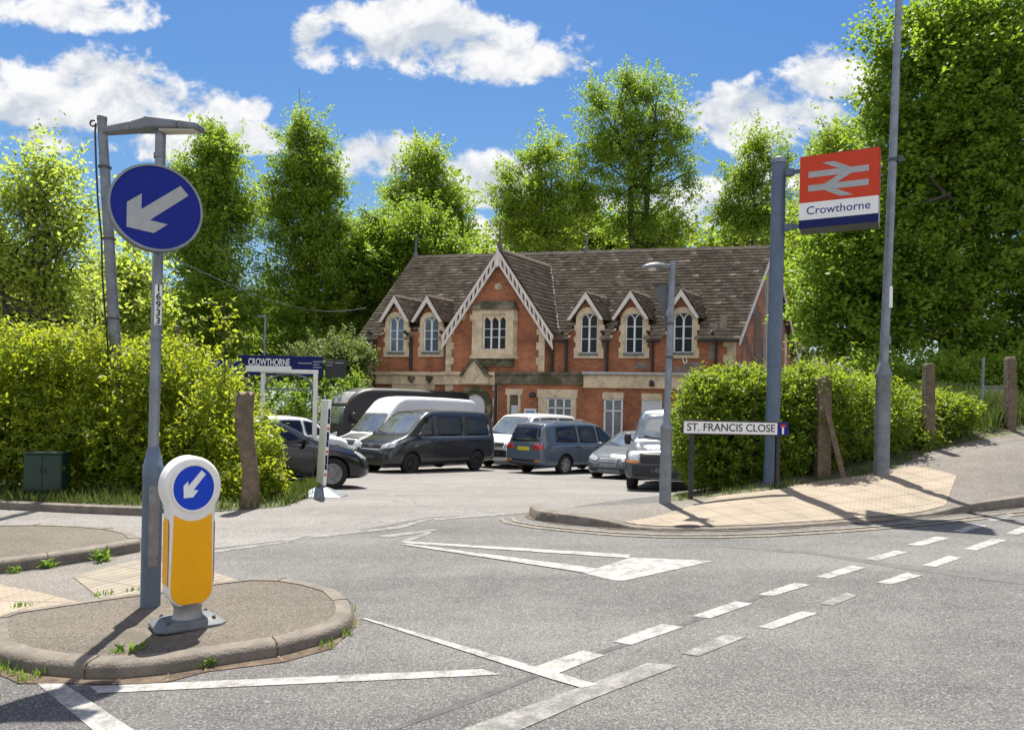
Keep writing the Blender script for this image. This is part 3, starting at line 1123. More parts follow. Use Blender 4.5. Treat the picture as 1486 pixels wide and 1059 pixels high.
dS = sp.y
top = loc((220, 182), dS, sp).z
mb = MB().lathe([(.068, 0), (.068, .92), (.07, .925), (.07, 1.02), (.066, 1.025), (.045, 1.13), (.038, 1.16)], n=18)
mb.build('base_section', M['bluegrey'], root, smooth=40)
dr = MB()
pts = []
for i in range(-5, 6):
    a = math.radians(-90 + 38 + i * 6)
    pts.append((math.cos(a) * .0705, math.sin(a) * .0705))
vs = [(x, y, z) for z in (.30, .32, .86, .88) for x, y in pts]
dr.add(vs, [(r_ * 11 + i, r_ * 11 + i + 1, (r_ + 1) * 11 + i + 1, (r_ + 1) * 11 + i) for r_ in range(3) for i in range(10)])
dr.build('access_door', M['pole_grey'], root, smooth=60)
for z in (.35, .83):
    for a_d in (-22, -80 + 38):
        a = math.radians(-90 + 38 + (20 if a_d == -22 else -20))
        MB().lathe([(.006, 0), (.006, .01)], (0, 0, 0), 6).build('door_screw', M['darkgrey'], root).location = (math.cos(a) * .068, math.sin(a) * .068, z)
MB().tube([(0, 0, 1.1), (.004, 0, top + .02)], .036, 16).build('pole', M['galv'], root, smooth=40)
for z in (1.55, 1.92, top - .24):
    MB().lathe([(.041, 0), (.041, .035)], (0, 0, z), 16).build('pole_band', M['pole_grey'], root, smooth=40)
# sign drum
cs = loc((227, 302), dS - .16, sp)
RS = .302
sb = MB().lathe([(RS * .97, .10), (RS, .09), (RS, -.005)], n=56, axis='y').build('sign_drum', M['signback'], root, smooth=40)
sb.location = cs
sb.rotation_euler = (0, 0, math.radians(34))
MB().loftframe(circle(RS + .004, 56), circle(RS - .012, 56), -.018, .0).build('rim', M['galv'], sb, smooth=30)
MB().prism(circle(RS - .012, 56), -.010, .0).build('sign_face', M['blue'], sb)
MB().prism([(x * RS, z * RS) for x, z in ARROW], -.0125, -.008).build('arrow', M['signgrey'], sb)
for z in (.12, -.12):
    MB().bar((-.05, .12, z), (.05, .12, z), .04, .05).build('sign_clamp', M['darkgrey'], sb)
# number strip
z0, z1 = loc((222, 472), dS, sp).z, loc((222, 414), dS, sp).z
pl = MB()
vs = []
pts = [(math.sin(math.radians(a)) * .042 + .003, -math.cos(math.radians(a)) * .042) for a in range(4, 77, 8)]
vs = [(x, y, z) for z in (z0, z1) for x, y in pts]
npt = len(pts)
pl.add(vs, [(i, i + 1, npt + i + 1, npt + i) for i in range(npt - 1)])
npo = pl.build('number_plate', M['signwhite'], root, smooth=60)
for i, ch in enumerate('16933'):
    text(ch, .07, M['black'], 'digit', npo, (.003 + math.sin(math.radians(38)) * .0435, -math.cos(math.radians(38)) * .0435, z1 - (i + .5) * (z1 - z0) / 5), (PI / 2, 0, math.radians(38)), align='CENTER', bold=.0015)
# lantern arm over the sign
l0, l1, l2 = loc((152, 191), dS + .1, sp), loc((222, 182), dS, sp), loc((292, 186), dS - .06, sp)
arm = MB()
def slab(m_, a, b, wa, ha, wb, hb):
    a, b = Vector(a), Vector(b)
    d = (b - a).normalized()
    sd_ = d.cross(Vector((0, 0, 1))).normalized()
    u = Vector((0, 0, 1))
    vs = []
    for p, w, h in ((a, wa, ha), (b, wb, hb)):
        for sx, sz in ((-1, -1), (1, -1), (1, 1), (-1, 1)):
            vs.append(p + sd_ * sx * w / 2 + u * sz * h / 2)
    m_.add(vs, [(3, 2, 1, 0), (4, 5, 6, 7), (0, 1, 5, 4), (1, 2, 6, 5), (2, 3, 7, 6), (3, 0, 4, 7)])
mid = l0.lerp(l1, .62)
slab(arm, l0, mid, .07, .045, .10, .06)
slab(arm, mid, l1, .10, .06, .13, .085)
arm.build('lantern_arm', M['pole_grey'], root, bevel=.008)
la = MB()
slab(la, l1 - Vector((.03, 0, 0)), l1.lerp(l2, .6), .15, .082, .14, .055)
slab(la, l1.lerp(l2, .601), l2, .14, .055, .11, .042)
la.build('lantern', M['pole_grey'], root, bevel=.012)
le = MB()
slab(le, l1.lerp(l2, .2) - Vector((0, 0, .04)), l1.lerp(l2, .92) - Vector((0, 0, .026)), .10, .02, .08, .012)
le.build('lantern_lens', M['lens'], root, bevel=.004)

# --- old pole with cable behind the hedge
dP = 12.6
pt, pb = P(148, 175, dP), P(166, 478, dP)
foot = pt + (pb - pt) * ((pt.z + .45) / (pt.z - pb.z))
rp = empty('utility_pole', tuple(foot), 0, 'tall leaning grey pole with a cable down its side, behind the left hedge', 'pole')
MB().tube([(0, 0, 0), tuple(pt - foot)], [.105, .075], 14).lathe([(.08, 0), (.08, .06), (.05, .075)], tuple(pt - foot), 14).build('pole', M['pole_grey'], rp, smooth=40)
cb = MB()
cpts = []
for i in range(9):
    t = .25 + .72 * i / 8
    p = (pt - foot) * t
    cpts.append(p + Vector((-.115 - .015 * math.sin(i * 2.2), -.05, 0)))
for a in range(0, 320, 30):
    p = (pt - foot) * .985
    cpts.append(p + Vector((-.10 - .05 * math.cos(math.radians(a + 180)) - .03, -.05, .03 + .05 * math.sin(math.radians(a + 180)))))
cb.tube(cpts, .016, 6)
cb.build('cable', M['wire'], rp, smooth=60)
for t in (.3, .5, .7, .88):
    p = (pt - foot) * t
    MB().lathe([(.105, 0), (.105, .03)], tuple(p), 12).build('clip', M['darkgrey'], rp)

# --- station sign on its pole
ps = P(1118, 696, 10.7)
tp = P(1137, 236, 10.7)
rs_ = empty('station_sign', tuple(ps), 0, 'red and white railway station sign on a thick blue grey pole reading Crowthorne', 'station sign')
h = tp.z - ps.z
MB().tube([(0, 0, -.1), (.02, 0, 1.2), (.03, 0, h)], [.105, .10, .098], 20).build('pole', M['bluegrey'], rs_, smooth=40)
MB().lathe([(.108, 0), (.112, .03), (.10, .07), (.04, .10)], (.03, 0, h - .02), 20).build('pole_cap', M['galv'], rs_, smooth=40)
BA = math.radians(-28)
ex = Vector((math.cos(BA), math.sin(BA), 0))
# box: find along ex where the left edge meets px 1160
dB = ps.y + ex.y * .31
zt = P(1160, 235, dB).z - ps.z
zb = P(1158, 337, dB).z - ps.z
wB = 1.0
T_ = .40
o2 = MB().box((wB / 2, 0, (zt + zb) / 2), (wB, T_, zt - zb)).build('light_box', M['signback'], rs_, bevel=.008)
o2.location = (.03 + ex.x * .31, ex.y * .31, 0)
o2.rotation_euler = (0, 0, BA)
for z in (zt - .13, zb + .09):
    MB().bar((-.31, .0, z), (.02, .0, z), .05, .05).bar((-.22, 0, z), (-.10, 0, z), .075, .09).build('bracket', M['bluegrey'], o2)
H_ = zt - zb
def face(name, x0, x1, z0, z1, m_, y, side=True):
    m2 = MB().box(((x0 + x1) / 2, y, (z0 + z1) / 2), (x1 - x0, .006, z1 - z0))
    return m2.build(name, m_, o2)
fy = -T_ / 2 - .003
zr, zw = zt - H_ * .645, zt - H_ * .885
red = face('red_panel', 0, wB, zr, zt, M['red'], fy)
whp = face('white_panel', 0, wB, zw, zr - .0015, M['signwhite'], fy)
blp = face('blue_panel', 0, wB, zb, zw - .0015, M['navy'], fy)
MB().box((wB + .003, 0, (zr + zt) / 2), (.006, T_ - .03, zt - zr)).build('side_panel', M['red'], o2)
MB().box((wB + .003, 0, (zb + zr) / 2), (.006, T_ - .03, zr - zb - .004)).build('side_panel', M['signgrey'], o2)
lw = wB * .76
lx, lz = wB * .115, zt - H_ * .57
u = lw / 100.0
def lp_(ps_): return [(lx + a * u, lz + (60 - b) * u) for a, b in ps_]
logo = MB()
yl = fy - .003
for pl_ in ([(0, 14), (100, 14), (100, 25), (0, 25)], [(0, 39), (100, 39), (100, 50), (0, 50)],
            [(23, 0), (43, 0), (71, 14), (51, 14)], [(51, 25), (72, 25), (47, 39), (27, 39)], [(27, 50), (46, 50), (76, 64), (54, 64)]):
    logo.prism(lp_(pl_), yl - .003, yl)
logo.build('railway_emblem', M['signgrey'], o2)
text('Crowthorne', .158, M['blue'], 'lettering', o2, (wB / 2, yl - .001, (zw + zr) / 2), (PI / 2, 0, 0), align='CENTER', sx=1.0)

# --- tall lamp column on the pavement
pc = P(1279, 689, 10.8)
rc = empty('lamp_column', tuple(pc), 0, 'tall slim grey lamp column rising past the station sign out of the picture', 'lamp column')
zc_ = P(1284, 540, 10.8).z - pc.z
MB().lathe([(.105, -.05), (.105, .9), (.098, zc_ - .10), (.118, zc_ - .06), (.115, zc_ - .02), (.065, zc_ + .14)], n=20).build('base_section', M['pole_grey'], rc, smooth=40)
MB().tube([(0, 0, zc_ + .1), (.07, 0, 4.6), (.12, 0, 7.6)], [.062, .055, .045], 16).build('pole', M['galv'], rc, smooth=40)
MB().tube([(.12, 0, 7.55), (.10, -.1, 7.75), (-.05, -.7, 7.85)], .03, 10).build('lantern_arm', M['galv'], rc, smooth=40)
la = MB()
slab(la, (-.04, -.62, 7.85), (-.2, -1.25, 7.88), .18, .08, .26, .10)
la.build('lantern', M['pole_grey'], rc, bevel=.03)
zk = P(1298, 232, 10.8).z - pc.z
MB().lathe([(.066, 0), (.066, .05)], (.08, 0, zk - .03), 16).box((.16, -.02, zk), (.08, .08, .08)).build('clamp', M['darkgrey'], rc)
zk = P(1288, 430, 10.8).z - pc.z
MB().lathe([(.0595, -.14), (.0595, .14)], (.045, 0, zk), 16).build('sticker', M['signwhite'], rc, smooth=40)
MB().lathe([(.0605, 0), (.0605, .03)], (.045, 0, zk - .17), 16).build('band', M['signwhite'], rc, smooth=40)
zk = P(1290, 500, 10.8).z - pc.z
MB().lathe([(.068, 0), (.068, .12)], (.025, 0, zk), 16).build('band', M['pole_grey'], rc, smooth=40)

# --- short lamp post with the back of a triangular sign
pm = P(965, 729, 9.85)
rm = empty('lamp_post', tuple(pm), 0, 'short grey lamp post at the pavement corner, carrying a triangular sign seen from behind', 'lamp post')
zj = P(967, 622, 9.85).z - pm.z
ztp = P(972, 379, 9.85).z - pm.z
MB().lathe([(.078, -.05), (.078, zj - .03), (.083, zj - .02), (.08, zj + .03), (.052, zj + .10)], n=18).build('base_section', M['galv'], rm, smooth=40)
MB().tube([(0, 0, zj + .06), (.035, 0, ztp)], [.047, .043], 16).build('pole', M['galv'], rm, smooth=40)
for f_ in (.42, .62):
    MB().lathe([(.052, 0), (.052, .03)], (.02, 0, zj + (ztp - zj) * f_), 16).build('band', M['darkgrey'], rm)
zh = P(950, 388, 9.85).z - pm.z
MB().tube([(.035, 0, zh + .02), (-.10, -.02, zh + .035)], .018, 8).build('lantern_arm', M['galv'], rm, smooth=40)
# drop-shaped head
hd = MB()
vs, fs = [], []
nseg, nrad = 12, 14
for i in range(nseg + 1):
    t = i / nseg
    x = -.08 - .30 * t
    w = .085 * (math.sin(PI * min(1, .12 + t * .88)) ** .6)
    for k_ in range(nrad):
        a = 2 * PI * k_ / nrad
        zz_ = math.sin(a)
        vs.append((x, -.02 + w * math.cos(a), zh + .015 + (w * .62 if zz_ > 0 else w * .45) * zz_ - .02 * t))
for i in range(nseg):
    for k_ in range(nrad):
        fs.append((i * nrad + k_, i * nrad + (k_ + 1) % nrad, (i + 1) * nrad + (k_ + 1) % nrad, (i + 1) * nrad + k_))
hd.add(vs, fs)
hd.build('lantern', M['galv'], rm, smooth=60)
gl = MB()
gl.lathe([(.02, -.045), (.055, -.03), (.065, -.01)], (-.24, -.02, zh - .01), 14)
gl.build('lantern_lens', M['lens'], rm, smooth=60)
# inverted triangle plate: seen from behind, two folded wings
zt_, zb_ = P(965, 411, 9.85).z - pm.z, P(965, 472, 9.85).z - pm.z
tri = MB()
def plate(m_, a, b, c, th):
    a, b, c = Vector(a), Vector(b), Vector(c)
    n_ = (b - a).cross(c - a).normalized() * th
    m_.add([a, b, c, a + n_, b + n_, c + n_], [(0, 1, 2), (5, 4, 3), (0, 3, 4, 1), (1, 4, 5, 2), (2, 5, 3, 0)])
plate(tri, (-.185, .16, zt_), (.0, .075, zt_), (-.02, .085, zb_), .012)
plate(tri, (.02, .075, zt_), (.15, .19, zt_ - .01), (.005, .085, zb_ + .02), .012)
tri.build('sign_plate', M['signback'], rm)
MB().bar((-.195, .155, zt_), (.155, .08, zt_ - .005), .03, .025).bar((0.02, .02, zt_ - .06), (0.02, .09, zt_ - .06), .06, .04).build('sign_bracket', M['darkgrey'], rm)

# --- street name sign
l1p, l2p = P(1003, 725, 10.1), P(1128, 710, 10.35)
rn = empty('street_name_sign', tuple(l1p), math.atan2(l2p.y - l1p.y, l2p.x - l1p.x), 'low black and white street name plate reading ST. FRANCIS CLOSE on two black legs', 'street sign')
span = math.hypot(l2p.x - l1p.x, l2p.y - l1p.y)
zu, zd = P(1003, 610, 10.1).z - l1p.z, P(1003, 629, 10.1).z - l1p.z
zu2, zd2 = P(1128, 613, 10.35).z - l1p.z, P(1128, 631.5, 10.35).z - l1p.z
zm_ = (zu + zd + zu2 + zd2) / 4
hh_ = ((zu - zd) + (zu2 - zd2)) / 2 + .02
zleg2 = l2p.z - l1p.z
MB().box((0, .02, (zm_ - .1) / 2), (.055, .055, zm_ + .1)).build('leg', M['black'], rn, bevel=.004)
MB().box((span, .02, (zm_ + zleg2 - .1) / 2), (.055, .055, zm_ - zleg2 + .1)).build('leg', M['black'], rn, bevel=.004)
xl, xr = -.16, span + .135
MB().box(((xl + xr) / 2, -.02, zm_), (xr - xl, .02, hh_)).build('plate_border', M['black'], rn, bevel=.004)
xs_ = xr - .175
wp = MB().box(((xl + .015 + xs_) / 2, -.032, zm_), (xs_ - xl - .015, .008, hh_ - .036)).build('name_plate', M['signwhite'], rn)
t_ = text('ST. FRANCIS CLOSE', .148, M['black'], 'lettering', wp, ((xl + .025 + xs_) / 2, -.038, zm_), (PI / 2, 0, 0), align='CENTER', bold=.0008)
t_.scale.x = (xs_ - xl - .10) / max(.01, t_.dimensions.x)
bq = MB().box(((xs_ + .004 + xr - .012) / 2, -.032, zm_), (xr - .016 - xs_, .008, hh_ - .036)).build('symbol_panel', M['blue'], rn)
cx_ = (xs_ + xr - .008) / 2
MB().box((cx_, -.038, zm_ - .025), (.030, .006, .095)).build('symbol_stem', M['signwhite'], bq)
MB().box((cx_, -.038, zm_ + .042), (.085, .006, .034)).build('symbol_bar', M['red'], bq)

# --- timber fence posts, strut and wires on the right bank
posts = [(1192, 698, 547, 11.15, .098, 'thick timber fence post with a leaning strut, beside the station sign pole'),
         (1347, 656, 527, 12.2, .075, 'thin timber fence post right of the tall lamp column'),
         (1465, 630, 518, 12.9, .075, 'timber fence post in long grass near the right edge')]
tops = []
for px, yb, yt, d, w, lb in posts:
    p0 = P(px, yb, d)
    x1 = px + (3 if px < 1200 else 1)
    p1 = P(x1, yt, d)
    o = MB()
    hh = p1.z - p0.z
    lean = p1 - p0
    vs = []
    for (z, f_, dw) in ((-.25, -.25 / hh, 1.03), (hh * .5, .5, 1.0), (hh - .03, 1 - .03 / hh, .97), (hh, 1, .72)):
        for sx, sy in ((-1, -1), (1, -1), (1, 1), (-1, 1)):
            vs.append((lean.x * f_ + sx * w * dw + .006 * math.sin(z * 7 + sx), sy * w * dw + .005 * math.cos(z * 5 + sy), z))
    o.add(vs, [(r_ * 4 + i, r_ * 4 + (i + 1) % 4, (r_ + 1) * 4 + (i + 1) % 4, (r_ + 1) * 4 + i) for r_ in range(3) for i in range(4)] + [(12, 13, 14, 15), (3, 2, 1, 0)])
    ob = o.build('fence_post', M['timber'], bevel=.012, label=lb, cat='fence post', group='timber posts of the wire fence')
    ob.location = p0
    tops.append((p0, p1))
st0, st1 = P(1205, 598, 10.95), P(1225, 688, 10.9)
MB().bar(st0 - Vector((.05, 0, -.02)), st1 - Vector((0, 0, .1)), .05, .075).build('fence_strut', M['timber'], bevel=.006, label='slanted timber strut leaning on the thick fence post', cat='strut')
for f_ in (.45, .78):
    for (a0, a1), (c0, c1) in zip(tops, tops[1:]):
        A_, B_ = a0.lerp(a1, f_), c0.lerp(c1, f_)
        pts = [A_.lerp(B_, t / 8) - Vector((0, 0, .10 * math.sin(PI * t / 8))) + Vector((0, -.07, 0)) for t in range(9)]
        tag(MB().tube(pts, .0045, 5).build('fence_wire', M['wire'], smooth=60), ('upper' if f_ > .5 else 'lower') + ' sagging fence wire ' + ('between the thick and thin timber posts' if c0.x < 7.5 else 'from the thin post to the right edge post'), 'wire', 'fence wires')
# slim steel posts and small bench-like cabinet at the right
for px, yb, yt, d, lb in ((1424, 628, 522, 13.4, 'slim grey steel post in the grass by the right edge'), (1440, 562, 520, 22, 'short dark steel post behind the grass bank at the right')):
    p0, p1 = P(px, yb, d), P(px + 3, yt, d)
    r_ = .022
    MB().tube([p0 - Vector((0, 0, .3)), p1], r_, 8).lathe([(r_ * 1.3, 0), (r_ * 1.3, .03)], tuple(p1), 8).build('steel_post', M['galv'] if d < 20 else M['darkgrey'], smooth=40, label=lb, cat='post')
pq = P(1440, 582, 17.5)
rb = empty('equipment_cabinet', tuple(pq), math.radians(-8), 'small grey trackside cabinet with yellow label behind the right bank', 'cabinet')
MB().box((0, 0, .10), (.62, .4, .42)).build('body', M['galv'], rb, bevel=.01)
MB().box((0, 0, .33), (.74, .5, .045)).build('lid', M['pole_grey'], rb, bevel=.008)
MB().box((.2, -.204, .13), (.17, .01, .24)).build('yellow_label', mat('label_yellow', (0.55, .5, .03), .5), rb)
for sx in (-.26, .26):
    MB().box((sx, 0, -.5), (.06, .3, .78)).build('leg', M['darkgrey'], rb)

# --- broken old timber stump at the end of the left hedge
pg = G(362, 735, .02)
pgt = P(357, 571, pg.y)
o = MB()
vs, fs = [], []
for i, (f_, r_) in enumerate(((-.1, .19), (.08, .17), (.3, .145), (.55, .15), (.8, .165), (.97, .165), (1.0, .15))):
    for k_ in range(14):
        a = 2 * PI * k_ / 14
        rr = r_ * .84 * (1 + .10 * math.sin(3 * a + i) + .05 * math.sin(7 * a + 2 * i))
        vs.append(((pgt.x - pg.x) * f_ + rr * math.cos(a) * .9 + .03 * math.sin(f_ * 6), rr * math.sin(a) * .9, (pgt.z - pg.z) * f_ + (.03 * math.sin(5 * a) if f_ == 1 else 0)))
for i in range(6):
    for k_ in range(14):
        fs.append((i * 14 + k_, i * 14 + (k_ + 1) % 14, (i + 1) * 14 + (k_ + 1) % 14, (i + 1) * 14 + k_))
fs.append(tuple(6 * 14 + k_ for k_ in range(14)))
o.add(vs, fs)
so = o.build('timber_stump', M['timber'], smooth=50, label='thick weathered timber post at the end of the left hedge', cat='post')
so.location = pg
pw = P(258, 500, 13.5)
pw2 = P(259, 472, 13.5)
MB().tube([pw - Vector((0, 0, 1.8)), pw2], .04, 10).build('timber_stake', M['timber'], smooth=50, label='dark round stake tip poking out above the left hedge', cat='post')

# --- green utility cabinet in the hedge
pg = G(68, 712, .12)
pg = P(68, 709, 11.3)
rg_ = empty('utility_cabinet', (pg.x, pg.y, pg.z), math.radians(12), 'dull green utility cabinet half buried in the left hedge', 'cabinet')
MB().box((0, 0, .26), (.52, .34, .56)).build('body', M['green_box'], rg_, bevel=.012)
MB().box((0, -.01, .555), (.56, .40, .03)).build('lid', M['green_box'], rg_, bevel=.008)
for sx in (-1, 1):
    dd = MB().box((sx * .125, -.174, .27), (.235, .012, .50)).build('door', M['green_box'], rg_, bevel=.003)
    MB().box((sx * .03, -.185, .3), (.018, .02, .07)).build('handle', M['black'], dd)

# --- station name board, frame and leaning panel stand at the car park entrance
dN = 19.0
A_, B_ = P(346, 548, dN), P(468, 540, dN)
bz0, bz1 = P(400, 545, dN).z, P(400, 516, dN).z
rn = empty('station_board', (A_.x, dN, -.3), 0, 'long dark blue board reading CROWTHORNE behind the white frame', 'sign board')
wN = B_.x - A_.x
zb_, zt_ = bz0 + .3, bz1 + .3
MB().box((wN / 2, 0, (zb_ + zt_) / 2), (wN, .08, zt_ - zb_)).build('board', M['navy'], rn, bevel=.005)
tx = P(361, 526, dN)
tw = P(421, 527, dN).x - tx.x
t_ = text('CROWTHORNE', .25, M['signwhite'], 'lettering', rn, (tx.x - A_.x, -.045, P(390, 526, dN).z + .3), (PI / 2, 0, 0), bold=.004)
t_.scale.x = tw / max(.01, t_.dimensions.x)
for (px, py, w_) in ((433, 527, 20), (455, 525, 14), (455, 529, 9), (455, 533, 12)):
    a = P(px, py, dN)
    MB().box((a.x - A_.x + w_ / 2 / F * dN, -.043, a.z + .3), (w_ / F * dN, .01, .022)).build('small_lettering', M['signgrey'], rn)
a0 = P(336, 520, dN - .3)
MB().box((a0.x - A_.x - .25, .25, (zb_ + zt_) / 2 - .12), (1.15, .08, zt_ - zb_ - .02)).build('side_board', M['blue'], rn, bevel=.005)
a1, a2 = P(470, 540, dN), P(500, 540, dN)
sb_ = MB().box(((a1.x + a2.x) / 2 - A_.x, .15, (zb_ + zt_) / 2 - .04), (a2.x - a1.x, .07, zt_ - zb_ - .06)).build('dark_board', M['black'], rn, bevel=.005)
for (px, py, w_) in ((471, 525, 11), (485, 526, 12), (471, 529.5, 10)):
    a = P(px, py, dN)
    MB().box((a.x - A_.x + w_ / 2 / F * dN, .11, a.z + .3), (w_ / F * dN, .01, .02)).build('small_lettering', M['signgrey'], sb_)
for x in (.25, wN - .2):
    MB().box((x, .06, zb_ / 2), (.10, .06, zb_)).build('leg', M['darkgrey'], rn)
# white tubular frame
dF = 16.6
fl, fr_ = P(381, 600, dF), P(457, 600, dF)
zg = float(road_z(fl.x, dF))
rf = empty('metal_frame', (fl.x, dF, zg), 0, 'white square metal frame with an arched hoop at its top, at the car park entrance', 'metal frame')
wF = fr_.x - fl.x
zT = P(420, 541, dF).z - zg
zC = P(420, 565, dF).z - zg
MB().box((0, 0, zT / 2), (.085, .085, zT)).build('post', M['white_p'], rf, bevel=.006)
MB().box((wF, 0, zT / 2), (.085, .085, zT)).build('post', M['white_p'], rf, bevel=.006)
MB().box((wF / 2, .0, zT + .03), (wF + .10, .095, .085)).build('top_beam', M['white_p'], rf, bevel=.006)
bl = P(358, 537, dF).x - fl.x
br = P(424, 537, dF).x - fl.x
bz = P(390, 537, dF).z - zg
MB().box(((bl + br) / 2, -.07, bz + .02), (br - bl, .03, .13)).build('header_board', M['signwhite'], rf, bevel=.004)
MB().box((wF / 2, 0, zC), (wF - .09, .05, .035)).build('cross_rail', M['galv'], rf)
pts = [(wF / 2 - (wF / 2 - .05) * math.cos(PI * i / 18), 0, zC + .02 + (zT - zC - .04) * math.sin(PI * i / 18)) for i in range(19)]
MB().tube(pts, .024, 8).build('arched_hoop', M['galv'], rf, smooth=50)
# upright panel stand
dK = 14.2
pk = G(466, 721)
dK = pk.y
rk = empty('panel_stand', tuple(pk), 0, 'narrow white upright panel on a flared grey base, beside the white frame', 'panel stand')
hk = P(470, 580, dK).z - pk.z
MB().tube([(0.0, 0, .08), (.02, 0, .26)], [.07, .045], 10).build('stem', M['galv'], rk, smooth=40)
m_ = MB()
top_, bot_ = Vector((.055, 0, hk)), Vector((-.005, 0, .22))
R_ = Matrix.Rotation(math.radians(117), 3, 'Z')
m_.bar(bot_, top_, .055, .5, up=R_ @ Vector((1, 0, 0)))
pn = m_.build('panel', M['signwhite'], rk, bevel=.006)
for i in range(9):
    t = .12 + .09 * i
    c = bot_.lerp(top_, t) + R_ @ Vector((-.252, 0, 0))
    MB().box(tuple(c), (.012, .034, .04 + .05 * (i % 3)), rz=math.radians(117)).build('edge_label', M['navy'] if i % 3 else M['red'], pn)
MB().lathe([(.012, 0), (.012, .08)], (.055, 0, hk), 8).build('top_knob', M['black'], rk)
m_ = MB()
vs = [(-.38, -.25, 0), (.38, -.25, 0), (.38, .25, 0), (-.38, .25, 0), (-.38, -.25, .02), (.38, -.25, .02), (.38, .25, .02), (-.38, .25, .02), (-.09, -.07, .16), (.09, -.07, .16), (.09, .07, .16), (-.09, .07, .16)]
m_.add(vs, [(0, 1, 5, 4), (1, 2, 6, 5), (2, 3, 7, 6), (3, 0, 4, 7), (4, 5, 9, 8), (5, 6, 10, 9), (6, 7, 11, 10), (7, 4, 8, 11), (8, 9, 10, 11)])
m_.build('flared_base', M['galv'], rk, bevel=.01)

# --- distant lamp over the car park
pf = P(384, 515, 33)
rl = empty('lamp_post', (pf.x, 33, -.5), 0, 'thin distant lamp post with a short square arm, left of the station', 'lamp post')
hz = P(384, 459, 33).z + .5
MB().tube([(0, 0, 0), (0, 0, hz)], .055, 8).build('pole', M['galv'], rl, smooth=40)
MB().box((-.14, 0, hz), (.34, .12, .07)).build('lantern', M['galv'], rl)


# ------------------------------------------------------------------ the brick station building
A0, B0 = Vector((-6.75, 34.5, -.51)), Vector((9.25, 30.8, -.51))
exw = (B0 - A0)
LEN = exw.length
exw.normalize()
RZ = math.atan2(exw.y, exw.x)
SHX, SHY = 0.373, 0.928      # the plan is a parallelogram: depth runs back and to the right
bld = empty('station_building', tuple(A0), RZ, 'Victorian red brick station with steep tiled roof, white bargeboards and stone pointed windows', 'building')


OFFY = 0.0


def FX(px, py, Y=None):
    """photo pixel -> (X, Z) on the facade plane shifted back by Y (metres along the depth)"""
    Y = OFFY if Y is None else Y
    r = Vector(ray(px, py))
    o = Vector((0, 0, EYE))
    n_ = Vector((-exw.y, exw.x, 0))
    a = A0 + n_ * (Y * SHY)
    t = (a - o).dot(n_) / r.dot(n_)
    p = o + r * t
    return ((p - A0).dot(exw) - Y * SHX, p.z - A0.z)


def bw(X, Y, Z):
    return Vector((X + Y * SHX, Y * SHY, Z))


class SB(MB):
    """mesh builder in building coordinates: X along the facade, Y into depth (sheared), Z up"""
    def add(self, vs, fs, mi=0):
        return MB.add(self, [bw(p[0], p[1] + OFFY, p[2]) for p in vs], fs, mi)


def brick_mat(name):
    m = bpy.data.materials.new(name)
    m.use_nodes = True
    t = NT(m.node_tree)
    o = t.n('ShaderNodeOutputMaterial')
    b = t.n('ShaderNodeBsdfPrincipled', {'Roughness': 0.9, 'Specular IOR Level': 0.2})
    tcn = t.n('ShaderNodeTexCoord').outputs['Object']
    sx = t.n('ShaderNodeSeparateXYZ', {0: tcn})
    uv = t.n('ShaderNodeCombineXYZ', {0: t.m('ADD', sx.outputs[0], sx.outputs[1]), 1: sx.outputs[2], 2: 0.0})
    br = t.n('ShaderNodeTexBrick', {'Vector': uv, 'Color1': (0.52, 0.185, 0.080, 1), 'Color2': (0.38, 0.125, 0.057, 1), 'Mortar': (0.32, 0.23, 0.165, 1),
                                    'Scale': 1.0, 'Brick Width': 0.235, 'Row Height': 0.08, 'Mortar Size': 0.007, 'Bias': 0.0})
    br.offset = 0.5
    nz = t.n('ShaderNodeTexNoise', {'Vector': tcn, 'Scale': 0.7, 'Detail': 8.0, 'Roughness': 0.7})
    f = t.n('ShaderNodeMapRange', {0: nz.outputs[0], 1: 0.42, 2: 0.68, 3: 0.0, 4: 0.85})
    c = t.mix(f.outputs[0], br.outputs[0], (0.13, 0.055, 0.035))
    n2_ = t.n('ShaderNodeTexNoise', {'Vector': uv, 'Scale': 5.0, 'Detail': 4.0, 'Roughness': 0.8})
    f2 = t.n('ShaderNodeMapRange', {0: n2_.outputs[0], 1: 0.55, 2: 0.72, 3: 0.0, 4: 0.6})
    c = t.mix(f2.outputs[0], c, (0.60, 0.23, 0.10))
    n3_ = t.n('ShaderNodeTexNoise', {'Vector': uv, 'Scale': 11.0, 'Detail': 2.0})
    f3 = t.n('ShaderNodeMapRange', {0: n3_.outputs[0], 1: 0.62, 2: 0.72, 3: 0.0, 4: 0.55})
    c = t.mix(f3.outputs[0], c, (0.09, 0.05, 0.04))
    t.set(b, 'Base Color', c)
    bp = t.n('ShaderNodeBump', {'Height': br.outputs[1], 'Strength': 0.4, 'Distance': 0.01})
    bp.invert = True
    t.set(b, 'Normal', bp)
    t.t.links.new(b.outputs[0], o.inputs[0])
    return m


